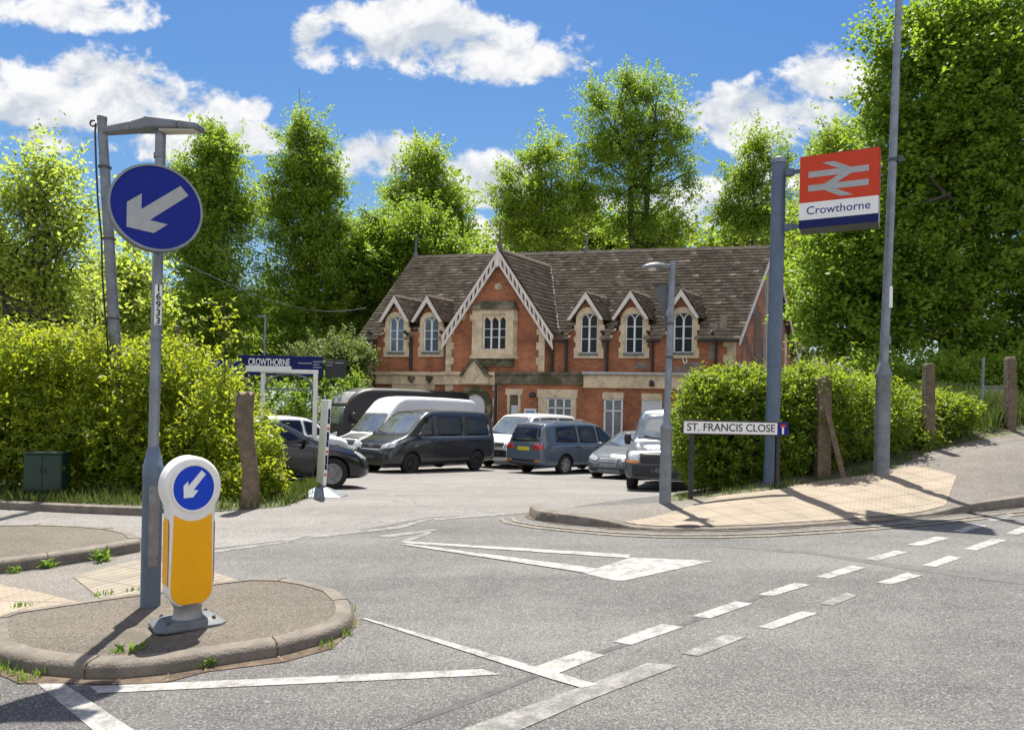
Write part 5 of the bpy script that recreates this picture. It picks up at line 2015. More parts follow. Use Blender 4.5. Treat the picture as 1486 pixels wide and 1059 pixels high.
cb_.prism(rect_pts(S0 + .1, S1 - .1, zc0, zb), GP - .20, GP)
for i in range(6):
    x = S0 + .26 + (S1 - S0 - .52) * i / 5
    cb_.prism(rect_pts(x - .06, x + .06, zc0 + .09, zb - .10), GP - .215, GP - .19)
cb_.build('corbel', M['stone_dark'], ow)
for px, py, r_ in ((724, 416, .16), (672, 460, .15)):
    X, Z = FX(px, py, GP)
    b = SB()
    b.loftframe([(X + a, Z + c) for a, c in circle(r_, 20)], [(X + a, Z + c) for a, c in circle(r_ * .68, 20)], GP - .06, GP)
    b.prism([(X + a, Z + c) for a, c in circle(r_ * .68, 20)], GP - .035, GP)
    b.prism([(X + a, Z + c) for a, c in circle(r_ * .25, 12)], GP - .06, GP - .03)
    b.build('roundel', M['stone'], bld)

# arched doorway with its little stone gable
X0, X1 = FX(664, 600, GP)[0], FX(714, 600, GP)[0]
I0, I1 = FX(675, 600, GP)[0], FX(705, 600, GP)[0]
zt = FX(689, 561, GP)[1]
zi = FX(689, 572, GP)[1]
zsp = zt - (X1 - X0) / 2
def round_arch(x0, x1, zs, za, n=16):
    xc, r_ = (x0 + x1) / 2, (x1 - x0) / 2
    return [(x0, 0), (x1, 0)] + [(xc + r_ * math.cos(PI * i / n), zs + (za - zs) * math.sin(PI * i / n)) for i in range(n + 1)]
dr = SB()
dr.prism(round_arch(I0, I1, zi - (I1 - I0) / 2, zi), GP - .03, GP - .004)
dw = dr.build('door', M['door_w'], bld)
b = SB()
b.bar(((I0 + I1) / 2, GP - .035, 0), ((I0 + I1) / 2, GP - .035, zi), .02, .05, up=(1, 0, 0))
b.build('door_bead', M['frame'], dw)
b = SB()
b.loftframe(round_arch(X0, X1, zsp, zt), round_arch((X0 + I0) / 2, (X1 + I1) / 2, (zsp + zi - (I1 - I0) / 2) / 2, (zt + zi) / 2), GP - .14, GP)
b.loftframe(round_arch((X0 + I0) / 2, (X1 + I1) / 2, (zsp + zi - (I1 - I0) / 2) / 2, (zt + zi) / 2), round_arch(I0, I1, zi - (I1 - I0) / 2, zi), GP - .09, GP)
b.build('stone_arch', M['stone_dark'], dw)
Xa, za = FX(688, 517, GP - .3)
Xl, zf = FX(669, 545, GP - .3)
Xr2 = FX(708, 545, GP - .3)[0]
b = SB()
b.prism([(Xl, zB0), (Xr2, zB0), (Xr2, zf), (Xa, za - .1), (Xl, zf)], GP - .26, GP - .0)
b.prism([(Xa + a, zf + .1 + c) for a, c in circle(.2, 20)], GP - .30, GP - .25)
pg_ = b.build('stone_gablet', M['stone'], bld)
b = SB()
for s, X_ in ((-1, Xl), (1, Xr2)):
    b.add([(Xa, GP - .36, za + .05), (X_ + s * .08, GP - .36, zf - .03), (X_ + s * .08, GP, zf - .03), (Xa, GP, za + .05), (Xa, GP - .36, za - .14), (X_ - s * .10, GP - .36, zf - .03)],
          [(0, 1, 2, 3), (0, 4, 5, 1)])
b.build('coping', M['stone_dark'], pg_)

# single-storey front right of the porch, flush with the gable, with its own openings
fw_ = SB()
fw_.add([(gX1, GP, 0), (XR, GP, 0), (XR, GP, zB1), (gX1, GP, zB1), (XR, 0, 0), (XR, 0, zB1)], [(0, 1, 2, 3), (1, 4, 5, 2)])
fw_.build('wall', M['brick'], bld)
fw_ = SB()
fw_.add([(gX1, GP - .1, zB1 + .005), (XR + .03, GP - .1, zB1 + .005), (XR + .03, 0, zB1 + .06), (gX1, 0, zB1 + .06)], [(0, 1, 2, 3)])
fw_.build('lead_flat', M['lead'], bld)
OFFY = GP
def gwindow(pl, pr, pt_, pb_, sl_, sr_, stp, nl, bars, glass, name='window', below=None):
    X0, X1 = FX(pl, pt_)[0], FX(pr, pt_)[0]
    z1, z0 = FX((pl + pr) / 2, pt_)[1], FX((pl + pr) / 2, pb_)[1]
    f = SB()
    w_ = (X1 - X0) / nl
    for i in range(nl + 1):
        x = X0 + w_ * i + (.03 if i == 0 else (-.03 if i == nl else 0))
        f.bar((x, -.035, z0), (x, -.035, z1), .04, .065, up=(1, 0, 0))
    for z in [z0 + .03, z1 - .03] + [FX((pl + pr) / 2, q)[1] for q in bars]:
        f.bar((X0, -.037, z), (X1, -.037, z), .036, .055)
    wn = f.build(name, M['frame'], bld)
    p = SB()
    p.prism(rect_pts(X0 + .02, X1 - .02, z0, z1), -.016, -.009)
    p.build('pane', glass, wn)
    S0, S1, zt_ = FX(sl_, stp)[0], FX(sr_, stp)[0], FX((pl + pr) / 2, stp)[1]
    s = SB()
    s.prism(rect_pts(S0, S1, z1, zt_), -.10, 0)
    if S0 < X0 - .1:
        s.prism(rect_pts(S0 + .06, X0, z0 - .3, z1 - .003), -.095, 0)
        s.prism(rect_pts(X1, S1 - .06, z0 - .3, z1 - .003), -.095, 0)
        s.prism(rect_pts(S1 - .06, S1 + .25, z0 - .1, z0 + .14), -.09, 0)
    s.build('stone_surround', M['stone'], wn)
    return wn
gwindow(795, 831.5, 577, 612, 781, 839, 565, 3, [592], M['pane_net'])
gwindow(877.5, 904.5, 579, 648, 876, 906, 569, 2, [596], M['pane_net'])
OFFY = 0.0
gwindow(595, 636, 567, 612, 571, 632, 558, 4, [], M['pane'])
OFFY = GP
# narrow door
X0, X1 = FX(741, 575)[0], FX(753.5, 575)[0]
z1 = FX(747, 573)[1]
zg_ = FX(747, 588)[1]
d = SB()
d.prism(rect_pts(X0, X1, .05, z1), -.02, -.008)
dw = d.build('door', M['timber'], bld)
d = SB()
d.prism(rect_pts(X0 + .06, X1, .6, zg_), -.03, -.018)
d.build('door_notice', M['door_w'], dw)
d = SB()
S0, S1 = FX(735, 575)[0], FX(759, 575)[0]
d.prism(rect_pts(S0, S1, z1, FX(747, 564)[1]), -.09, 0)
d.prism(rect_pts(S0 + .08, X0, 0, z1 - .003), -.085, 0)
d.prism(rect_pts(X1, S1 - .08, 0, z1 - .003), -.085, 0)
d.build('stone_surround', M['stone'], dw)
# right door
X0, X1 = FX(932, 582)[0], FX(961, 582)[0]
z1 = FX(946, 581)[1]
d = SB()
d.loftframe([(X0, .03), (X1, .03), (X1, z1), (X0, z1)], [(X0 + .09, .04), (X1 - .09, .04), (X1 - .09, z1 - .09), (X0 + .09, z1 - .09)], -.05, 0)
d.prism(rect_pts(X0 + .09, X1 - .09, .04, z1 - .09), -.03, -.01)
dw = d.build('door', M['door_w'], bld)
d = SB()
for k_ in range(2):
    d.prism(rect_pts(X0 + .2, X1 - .2, .35 + .95 * k_, 1.15 + .95 * k_), -.036, -.028)
d.build('door_panel', M['frame'], dw)
d = SB()
d.prism(rect_pts(X0, X1, z1 + .004, FX(946, 571)[1]), -.09, 0)
d.build('stone_lintel', M['stone'], dw)
# notice board, wall lamp, flue
X0, z0 = FX(761, 605)
X1, z1 = FX(779, 593)
d = SB()
d.prism(rect_pts(X0, X1, z0, z1), -.05, 0)
nb = d.build('notice_board', M['signwhite'], bld)
d = SB()
d.prism(rect_pts(X0 + .08, X1 - .08, z0 + .15, z1 - .09), -.053, -.049)
d.build('notice', mat('notice_blue', (0.16, 0.30, 0.50), .5, var=.4, vs=9), nb)
X, Z = FX(776, 573)
d = SB()
d.tube([(X, 0, Z + .05), (X, -.18, Z + .08)], .03, 6)
d.tube([(X, -.2, Z + .12), (X, -.2, Z + .02), (X, -.2, Z - .12)], [.06, .13, .10], 10)
d.build('wall_lamp', M['pipe'], bld, smooth=50)
X, Z = FX(948, 556)
d = SB()
d.tube([(X, 0, Z + .08), (X, -.22, Z + .02)], .035, 6)
d.tube([(X, -.2, Z + .08), (X + .05, -.26, Z - .10)], [.08, .11], 10)
d.build('wall_lamp', M['pipe'], bld, smooth=50)
OFFY = 0.0
X, Z = FX(996, 525)
d = SB()
d.tube([(X - .08, -.2, Z + .12), (X, -.2, Z - .10), (X + .10, -.2, Z - .05), (X + .08, -.2, Z + .1)], .025, 6)
d.tube([(X, 0, Z), (X, -.2, Z - .08)], .03, 6)
d.build('wall_bracket', M['frame'], bld, smooth=50)
for px, py, w_, h_ in ((1035, 495, .32, 1.5), (1050, 470, .3, .8), (930, 530, .5, .25), (1005, 532, .7, .4), (985, 540, .4, .5)):
    X, Z = FX(px, py)
    d = SB()
    d.prism(rect_pts(X - w_ / 2, X + w_ / 2, Z - h_ / 2, Z + h_ / 2), -.012, .002)
    d.build('cement_patch', mat('cement_patch', (.25, .20, .16), .95, var=.4, vs=4) if 'cement_patch' not in M else M['cement_patch'], bld)
OFFY = 0.0
# urns on the string course
for px in (600, 626):
    X, Z = FX(px, 551)
    d = SB()
    d.tube([(X, -.12, Z + .14), (X, -.14, Z), (X, -.12, Z - .14)], [.17, .13, .04], 10)
    d.build('carved_boss', M['stone_dark'], bld, smooth=60)

# roof finials
def finial(X, Y, Z, h_, m_=None):
    b = SB()
    b.tube([(X, Y, Z - .05), (X, Y, Z + .22), (X, Y, Z + .24), (X, Y, Z + h_ * .86), (X, Y, Z + h_)], [.13, .11, .06, .035, .008], 8)
    b.tube([(X, Y, Z + h_ * .88), (X, Y, Z + h_ * .93)], [.10, .06], 8)
    b.build('finial', m_ or M['lead'], bld, smooth=40)
finial(rx0 + .12, YR, HR, 1.25)
finial(gm, gY0 + .1, gz_top, 1.35, M['timber'])
finial(FX(851, 365, YR)[0], YR, HR, .95)
finial(rr_ - .05, YR, HR, 1.65)

# second range behind the right gable with its bargeboards, only just visible
rr2 = empty('rear_range', tuple(Vector(A0) + 0 * exw), RZ, 'low rear range of the station with pale bargeboards, behind its right gable', 'building')
X_, Y_ = XR - .6, DEP + 1.2
b = SB()
b.add([(X_ - 6, Y_, 0), (X_, Y_, 0), (X_, Y_ + 5, 0), (X_ - 6, Y_ + 5, 0), (X_ - 6, Y_, 4.0), (X_, Y_, 4.0), (X_, Y_ + 5, 4.0), (X_ - 6, Y_ + 5, 4.0)], [(0, 1, 5, 4), (1, 2, 6, 5), (2, 3, 7, 6), (3, 0, 4, 7)])
b.add([(X_, Y_, 4.0), (X_, Y_ + 5, 4.0), (X_, Y_ + 2.5, 6.4)], [(0, 1, 2)])
b.build('wall', M['brick'], rr2)
tiles('roof', (X_ - 6, Y_ - .4, 3.8), (X_ + .4, Y_ - .4, 3.8), (X_ + .4, Y_ + 2.5, 6.5), (X_ - 6, Y_ + 2.5, 6.5), rr2, seed=77)
tiles('roof', (X_ - 6, Y_ + 5.4, 3.8), (X_ + .4, Y_ + 5.4, 3.8), (X_ + .4, Y_ + 2.5, 6.5), (X_ - 6, Y_ + 2.5, 6.5), rr2, seed=78)
b = SB()
for Ya in (Y_ - .4, Y_ + 5.4):
    b.add([(X_ + .42, Ya, 3.75), (X_ + .42, Y_ + 2.5, 6.5), (X_ + .42, Y_ + 2.5, 6.2), (X_ + .42, Ya, 3.5), (X_ + .38, Ya, 3.75), (X_ + .38, Y_ + 2.5, 6.5), (X_ + .38, Y_ + 2.5, 6.2), (X_ + .38, Ya, 3.5)],
          [(0, 1, 2, 3), (7, 6, 5, 4), (0, 3, 7, 4), (3, 2, 6, 7), (0, 4, 5, 1)])
b.build('bargeboard', M['barge'], rr2)

# pale flat-roofed shed beyond the right hedge
ph = P(1166, 530, 48)
sh = empty('flat_roof_shed', (ph.x, ph.y, -.5), math.radians(-10), 'pale flat roofed shed showing between the station and the big right tree', 'shed')
zt_ = P(1166, 516, 48).z + .5
MB().box((0, 0, zt_ / 2), (3.4, 3, zt_)).build('wall', M['stone'], sh)
MB().box((0, 0, zt_ + .09), (3.8, 3.4, .16)).box((0, -1.52, zt_ - .35), (3.3, .06, .18)).build('roof', M['frame'], sh)


# ------------------------------------------------------------------ foliage
def leaf_quads(centers, size, rgen, up=0.35, aspect=0.55, droop=0.0, dirs=None):
    """rhombic leaves: one quad each, tip direction random or given"""
    n = len(centers)
    nrm = rgen.normal(size=(n, 3))
    nrm[:, 2] = np.abs(nrm[:, 2]) + up
    nrm /= np.linalg.norm(nrm, axis=1, keepdims=True)
    t = rgen.normal(size=(n, 3)) if dirs is None else dirs + rgen.normal(size=(n, 3)) * .35
    t[:, 2] -= droop
    t -= nrm * (t * nrm).sum(1, keepdims=True)
    t /= np.linalg.norm(t, axis=1, keepdims=True) + 1e-9
    s = np.cross(nrm, t)
    L_ = (size * rgen.uniform(.65, 1.35, n))[:, None]
    w = L_ * aspect
    v = np.empty((n, 4, 3))
    v[:, 0] = centers - t * L_ * .5
    v[:, 1] = centers - t * L_ * .05 + s * w * .5 + nrm * L_ * .06
    v[:, 2] = centers + t * L_ * .5 - nrm * L_ * .05
    v[:, 3] = centers - t * L_ * .05 - s * w * .5 + nrm * L_ * .06
    return v.reshape(-1, 3), np.arange(n * 4).reshape(n, 4)


def in_lobes(lobes, n, rgen, shell=0.55, power=1.0):
    L_ = np.array(lobes, float)
    wts = (L_[:, 3] * L_[:, 4] * L_[:, 5]) ** (2 / 3)
    idx = rgen.choice(len(L_), n, p=wts / wts.sum())
    d = rgen.normal(size=(n, 3))
    d /= np.linalg.norm(d, axis=1, keepdims=True)
    r = shell + (1 - shell) * rgen.random(n) ** power
    inner = rgen.random(n) < .12
    r[inner] = rgen.random(inner.sum()) ** .5 * shell
    return L_[idx, :3] + d * r[:, None] * L_[idx, 3:6], d


def crown_mesh(name, lobes, nclump, per, crad, size, material, parent, seed, up=.35, squash=.6, shell=.55, spray=True, zmin=None, aspect=.55, ragged=.45):
    rgen = np.random.default_rng(seed)
    c, d = in_lobes(lobes, nclump, rgen, shell)
    if zmin is not None:
        c[:, 2] = np.maximum(c[:, 2], zmin + .1)
    cr = crad * rgen.uniform(.55, 1.35, nclump)
    ct = np.clip(rgen.normal(.5, .22, nclump), 0, 1)
    k_ = np.repeat(np.arange(nclump), per)
    off = np.clip(rgen.normal(size=(nclump * per, 3)), -1.7, 1.7) * .42
    off[:, 2] *= squash
    if spray:
        # clumps are sprays: stretched along an outward twig
        tw = d + np.array([0, 0, .15]) + rgen.normal(size=(nclump, 3)) * .35
        tw /= np.linalg.norm(tw, axis=1, keepdims=True)
        off += tw[k_] * np.clip(rgen.normal(size=(nclump * per, 1)), -1.5, 1.5) * .5
    p = c[k_] + off * cr[k_][:, None]
    if ragged:
        # leafy shoots that stand clear of the crown
        no = int(nclump * ragged)
        po = max(6, int(per * .33))
        c2, d2 = in_lobes(lobes, no, rgen, .97)
        ctr = np.average(np.array(lobes)[:, :3], axis=0)
        dd_ = d2 + np.array([0, 0, .25])
        dd_ /= np.linalg.norm(dd_, axis=1, keepdims=True)
        kk = np.repeat(np.arange(no), po)
        tt = rgen.random((no * po, 1)) ** 1.1
        ln = crad * rgen.uniform(.7, 2.0, no)[kk][:, None]
        p2 = c2[kk] + dd_[kk] * tt * ln + rgen.normal(size=(no * po, 3)) * crad * .17 * (1.1 - tt * .7)
        p = np.concatenate([p, p2])
        ct = np.concatenate([ct, np.clip(rgen.normal(.65, .2, no), 0, 1)])
        k_ = np.concatenate([k_, nclump + kk])
    if zmin is not None:
        kp_ = p[:, 2] > zmin
        p, k_ = p[kp_], k_[kp_]
    v, q = leaf_quads(p, size, rgen, up=up, aspect=aspect)
    tint = np.clip(ct[k_] + rgen.normal(0, .12, len(k_)), 0, 1)
    return np_mesh(name, v, q, material, tint=tint, parent=parent), c


def limb(m_, a, b, r0, r1, rgen, bend=.12, n=6, sides=7):
    a, b = Vector(a), Vector(b)
    L_ = (b - a).length
    o1 = Vector(rgen.normal(size=3)) * L_ * bend
    pts, rs = [], []
    for i in range(n + 1):
        t = i / n
        p = a.lerp(b, t) + o1 * math.sin(PI * t) + Vector((0, 0, -.10 * L_ * math.sin(PI * t))) + Vector(rgen.normal(size=3)) * L_ * .012
        pts.append(p)
        rs.append(r0 + (r1 - r0) * t)
    m_.tube(pts, rs, sides)
    return pts


def tree(loc_, lobes, label, seed, material, nclump=260, per=90, crad=.9, size=.26, trunk=(.28, .12), th=None, nlimb=16, stems=1, group=None, name='tree', **kw):
    """lobes in local coordinates (x,y,z,rx,ry,rz), z from the foot"""
    root = empty(name, loc_, 0, label, 'tree', group)
    rgen = np.random.default_rng(seed + 1000)
    cr, c = crown_mesh('crown', lobes, nclump, per, crad, size, material, root, seed, **kw)
    ztop = max(l[2] + l[5] * .8 for l in lobes)
    th = th or ztop * .9
    tm = MB()
    for s in range(stems):
        sx, sy = (0, 0) if stems == 1 else (rgen.normal(0, .35), rgen.normal(0, .35))
        hi_ = sorted(lobes, key=lambda l: -l[2] - l[5])[:max(1, min(stems, 3))]
        tl_ = hi_[s % len(hi_)]
        tx, ty = tl_[0] + (rgen.normal(0, .25) * tl_[3] if stems > 1 else 0), tl_[1] + (rgen.normal(0, .25) * tl_[4] if stems > 1 else 0)
        th = min(th, tl_[2] + tl_[5] * .25)
        n = 9
        pts = [Vector((sx + (tx - sx) * (i / n) ** 1.3 + .10 * math.sin(i * 1.7 + seed), sy + (ty - sy) * (i / n) ** 1.3 + .08 * math.cos(i * 1.3), -.3 + (th + .3) * i / n)) for i in range(n + 1)]
        rs = [trunk[0] + (trunk[1] * .25 - trunk[0]) * (i / n) ** .8 for i in range(n + 1)]
        rs[0] *= 1.4
        tm.tube(pts, rs, 10)
        # limbs reach out to leaf clumps
        order = rgen.permutation(len(c))[:max(3, nlimb // stems)]
        for i in order:
            e = c[i]
            h = max(.12, min(.9, (e[2] - .35 * math.hypot(e[0] - tx, e[1] - ty) - .5) / th))
            k_ = h * n
            k0 = min(int(k_), n - 1)
            a = pts[k0].lerp(pts[k0 + 1], k_ - k0)
            r = rs[k0] * .58
            ps_ = limb(tm, a, e, r, .02, rgen)
            for _ in range(2):
                j = rgen.integers(2, 5)
                q = ps_[j] + (ps_[j] - a) * .4 + Vector(rgen.normal(size=3)) * .5
                limb(tm, ps_[j], q, r * .4, .012, rgen, n=4, sides=5)
    tm.build('trunk', M['bark'], root, smooth=60, fixn=False)
    return root


M['lf_bright'] = leafmat('leaf_yellow_green', (0.075, 0.135, 0.012), (0.17, 0.22, 0.020), (0.52, 0.60, 0.035), .48)
M['lf_mid'] = leafmat('leaf_fresh_green', (0.12, 0.21, 0.025), (0.21, 0.30, 0.035), (0.38, 0.53, 0.045), .47)
M['lf_lime'] = leafmat('leaf_lime', (0.145, 0.24, 0.025), (0.24, 0.33, 0.036), (0.42, 0.56, 0.05), .48)
M['lf_dark'] = leafmat('leaf_dark_green', (0.05, 0.105, 0.014), (0.11, 0.17, 0.02), (0.26, 0.38, 0.03), .4)
M['lf_hedge'] = leafmat('hedge_leaf_green', (0.06, 0.12, 0.014), (0.16, 0.225, 0.024), (0.42, 0.54, 0.035), .42)
M['lf_laurel'] = leafmat('broad_leaf_green', (0.095, 0.185, 0.022), (0.18, 0.275, 0.03), (0.35, 0.50, 0.04), .45)
M['lf_olive'] = leafmat('leaf_olive', (0.15, 0.205, 0.035), (0.25, 0.29, 0.06), (0.55, 0.68, 0.09), .52)
M['lf_grey'] = leafmat('leaf_grey_green', (0.07, 0.11, 0.03), (0.15, 0.20, 0.06), (0.30, 0.40, 0.09), .35)


def tl(px, d, lobes_px):
    """lobes from photo outlines: (px, py, half width px, half height px[, depth offset]) -> foot and local lobes"""
    base = P(px, 620, d)
    foot = Vector((base.x, d, -.5))
    out_ = []
    for l in lobes_px:
        x, y, hw, hh = l[:4]
        dd = d + (l[4] if len(l) > 4 else 0)
        p = P(x, y, dd)
        out_.append((p.x - foot.x, dd - d, p.z - foot.z, hw * .88 / F * dd, max(hw, hh * .55) / F * dd * .72, hh * .92 / F * dd))
    return tuple(foot), out_


# loose pale tree at the far left
f_, l_ = tl(75, 19, [(40, 290, 75, 70), (100, 330, 50, 70), (20, 390, 75, 85), (90, 430, 65, 75), (-40, 330, 70, 90), (135, 420, 30, 50, -1), (60, 250, 50, 40)])
tree(f_, l_, 'loose pale yellow green tree with several thin stems at the far left', 1, M['lf_olive'], nclump=400, per=34, crad=.6, size=.125, ragged=.9, trunk=(.13, .05), nlimb=60, stems=5, shell=.25)
f_, l_ = tl(195, 30, [(185, 400, 50, 60), (200, 460, 60, 40), (160, 440, 40, 50)])
tree(f_, l_, 'small bright shrubby tree between the leaning pole and the blue sign', 15, M['lf_olive'], nclump=150, per=60, crad=.8, size=.2, trunk=(.12, .05), nlimb=14, shell=.3)
# columnar trees
f_, l_ = tl(305, 36, [(305, 450, 82, 75), (305, 375, 72, 75), (310, 310, 58, 65), (300, 255, 45, 50), (310, 210, 26, 32), (335, 230, 28, 35), (275, 270, 32, 40), (350, 300, 30, 40)])
tree(f_, l_, 'tall feathery tree rising right behind the blue keep left sign', 2, M['lf_mid'], nclump=470, per=115, crad=.72, size=.155, nlimb=36, shell=.5, group='tall trees behind the station')
f_, l_ = tl(440, 39, [(440, 470, 82, 70), (445, 400, 78, 75), (440, 330, 66, 75), (445, 270, 54, 65), (440, 215, 40, 50), (440, 182, 22, 26), (480, 260, 32, 36), (400, 290, 30, 40), (485, 340, 34, 42)])
tree(f_, l_, 'tallest narrow cone shaped tree left of the station', 3, M['lf_mid'], nclump=540, per=115, crad=.72, size=.16, nlimb=40, shell=.5, group='tall trees behind the station')
f_, l_ = tl(622, 50, [(622, 330, 60, 60), (620, 280, 58, 55), (618, 238, 38, 36), (660, 300, 34, 34), (575, 290, 24, 36), (655, 350, 38, 40)])
tree(f_, l_, 'mid height tree whose top shows above the round dark tree', 4, M['lf_lime'], nclump=250, per=130, crad=.85, size=.185, nlimb=30, shell=.45, group='tall trees behind the station')
# round dark tree in front of it
f_, l_ = tl(585, 41, [(585, 400, 95, 85), (545, 420, 62, 75), (640, 385, 52, 52), (560, 350, 56, 42), (610, 340, 50, 34), (500, 440, 36, 50), (520, 375, 36, 40)])
tree(f_, l_, 'round dense dark green tree close behind the left end of the station roof', 5, M['lf_laurel'], nclump=640, per=130, crad=.8, size=.17, nlimb=14, shell=.75, up=.7)
# spreading trees behind the roof
f_, l_ = tl(790, 47, [(790, 330, 75, 60), (770, 270, 55, 55), (800, 225, 42, 38), (745, 310, 42, 50), (835, 280, 45, 60), (735, 262, 22, 26)])
tree(f_, l_, 'spreading light green tree behind the roof, right of the central gable', 6, M['lf_lime'], nclump=290, per=115, crad=.78, size=.17, nlimb=44, shell=.4, group='tall trees behind the station')
f_, l_ = tl(935, 48, [(935, 330, 85, 55), (925, 260, 88, 62), (930, 190, 80, 60), (935, 140, 60, 40), (870, 150, 36, 36), (985, 200, 34, 50), (870, 220, 48, 52), (1000, 270, 24, 28), (910, 120, 34, 22), (985, 325, 22, 30)])
tree(f_, l_, 'biggest spreading tree with dark forked limbs behind the middle of the roof', 7, M['lf_mid'], nclump=400, per=105, crad=.78, size=.17, trunk=(.55, .32), nlimb=60, stems=2, shell=.35, group='tall trees behind the station')
f_, l_ = tl(1085, 46, [(1085, 320, 52, 45), (1085, 260, 40, 50), (1095, 210, 30, 34), (1130, 240, 22, 32), (1125, 310, 40, 44), (1050, 300, 20, 26)])
tree(f_, l_, 'slender open tree behind the right end of the ridge', 8, M['lf_mid'], nclump=180, per=115, crad=.75, size=.165, nlimb=34, shell=.35, group='tall trees behind the station')
f_, l_ = tl(1195, 38, [(1205, 260, 55, 60), (1190, 330, 50, 60), (1225, 205, 42, 42), (1180, 420, 60, 70)])
tree(f_, l_, 'pale green tree half hidden behind the railway sign', 9, M['lf_lime'], nclump=230, per=120, crad=.78, size=.16, nlimb=20, shell=.45)
# huge dark tree on the right
f_, l_ = tl(1400, 20.5, [(1395, 140, 120, 120), (1440, 50, 110, 100), (1300, 90, 40, 60), (1480, 200, 120, 140), (1330, 250, 80, 90), (1400, 330, 120, 110), (1240, 330, 70, 70), (1220, 420, 80, 75), (1320, 440, 100, 90),
                         (1430, 460, 110, 90), (1190, 470, 42, 50), (1260, 500, 70, 50), (1540, 380, 90, 150), (1370, 200, 70, 80), (1265, 45, 22, 22), (1285, 160, 35, 40), (1360, 60, 60, 60), (1290, 380, 90, 90), (1480, 520, 90, 50)])
tree(f_, l_, 'huge dense dark green tree filling the right side behind the lamp column', 10, M['lf_laurel'], nclump=1200, per=125, crad=.62, size=.128, trunk=(.45, .2), nlimb=14, shell=.55, up=.6, aspect=.7)
# bushes and understory
f_, l_ = tl(480, 33, [(480, 525, 52, 36), (440, 530, 30, 26), (515, 520, 26, 32)])
tree(f_, l_, 'low grey green bush behind the blue board, left of the station', 11, M['lf_grey'], nclump=150, per=110, crad=.5, size=.13, trunk=(.07, .03), nlimb=6, shell=.6, name='bush')
for i, (px, d, lb, lob) in enumerate([
        (230, 42, 'dark bushy undergrowth tree behind the left hedge, left of the distant lamp', [(230, 500, 90, 70), (160, 480, 70, 80), (300, 520, 70, 60)]),
        (400, 46, 'dark undergrowth tree behind the distant lamp post', [(400, 500, 90, 70), (330, 500, 60, 80), (470, 500, 70, 60), (520, 500, 50, 70)]),
        (40, 34, 'dark undergrowth tree behind the pale tree at far left', [(40, 480, 120, 90), (-60, 450, 90, 110), (120, 490, 60, 70)]),
        (860, 56, 'low tree behind the station roof between the two spreading trees', [(860, 350, 80, 50), (780, 360, 70, 50), (940, 360, 70, 45)]),
        (1110, 58, 'low pale tree behind the right end of the station roof', [(1110, 350, 70, 40), (1050, 360, 50, 30), (1150, 420, 60, 90)]),
        (690, 60, 'low tree glimpsed between the dark round tree and the central gable', [(700, 400, 70, 50), (640, 400, 60, 60)])]):
    f_, l_ = tl(px, d, lob)
    tree(f_, l_, lb, 60 + i, M['lf_dark'] if i < 3 else M['lf_lime'], nclump=330, per=80, crad=1.2, size=.36, nlimb=8, shell=.4)


f_, l_ = tl(1350, 18.5, [(1300, 570, 60, 45), (1370, 560, 55, 48), (1430, 555, 50, 42), (1490, 550, 50, 45), (1250, 570, 40, 40)])
tree(f_, l_, 'leafy thicket under the huge right tree, behind the thin timber fence post', 14, M['lf_laurel'], nclump=420, per=90, crad=.45, size=.11, trunk=(.05, .03), nlimb=8, shell=.55, name='bush')


# --- hedges: closed volumes of leafy twigs
def hedge(name, lobes, label, seed, material, ntw, per, twig, size, loc_=(0, 0, 0), zf=None, shell=.72, stems=None, cat='hedge', droop=-.2):
    root = empty(name, loc_, 0, label, cat)
    rgen = np.random.default_rng(seed)
    c, d = in_lobes(lobes, ntw, rgen, shell)
    keep = np.ones(len(c), bool)
    if zf is not None:
        g = np.array([zf(x + loc_[0], y + loc_[1]) - loc_[2] for x, y in c[:, :2]])
        c[:, 2] = np.where(c[:, 2] < g, g + rgen.random(len(c)) * .5, c[:, 2])
    tw = d * .7 + np.array([0, 0, .55]) + rgen.normal(size=d.shape) * .45
    tw /= np.linalg.norm(tw, axis=1, keepdims=True)
    L_ = twig * rgen.uniform(.5, 1.5, ntw)
    k_ = np.repeat(np.arange(ntw), per)
    t = rgen.random(ntw * per)
    p = c[k_] + tw[k_] * ((t - .4) * L_[k_])[:, None] + rgen.normal(size=(ntw * per, 3)) * size * .35
    side = np.cross(tw[k_], rgen.normal(size=(ntw * per, 3)))
    side /= np.linalg.norm(side, axis=1, keepdims=True) + 1e-9
    dirs = side * .8 + tw[k_] * .7
    p = p + side * size * .4
    v, q = leaf_quads(p, size, rgen, up=.3, aspect=.42, dirs=dirs)
    tint = np.clip(np.clip(rgen.normal(.45, .22, ntw), 0, 1)[k_] + rgen.normal(0, .1, len(k_)), 0, 1)
    np_mesh('foliage', v, q, material, tint=tint, parent=root)
    sm = MB()
    for i in rgen.permutation(ntw)[:stems or 60]:
        e = c[i]
        b = (e[0] * .8 + rgen.normal() * .15, e[1] * .8 + rgen.normal() * .15, (zf(e[0] + loc_[0], e[1] + loc_[1]) - loc_[2]) if zf else 0)
        limb(sm, b, e, .02, .005, rgen, n=4, sides=5, bend=.06)
    sm.build('stems', M['bark'], root, smooth=60, fixn=False)
    return root


def hz_left(x, y):
    return float(road_z(x, y)) + .08


hl = []
hd0 = 12.7
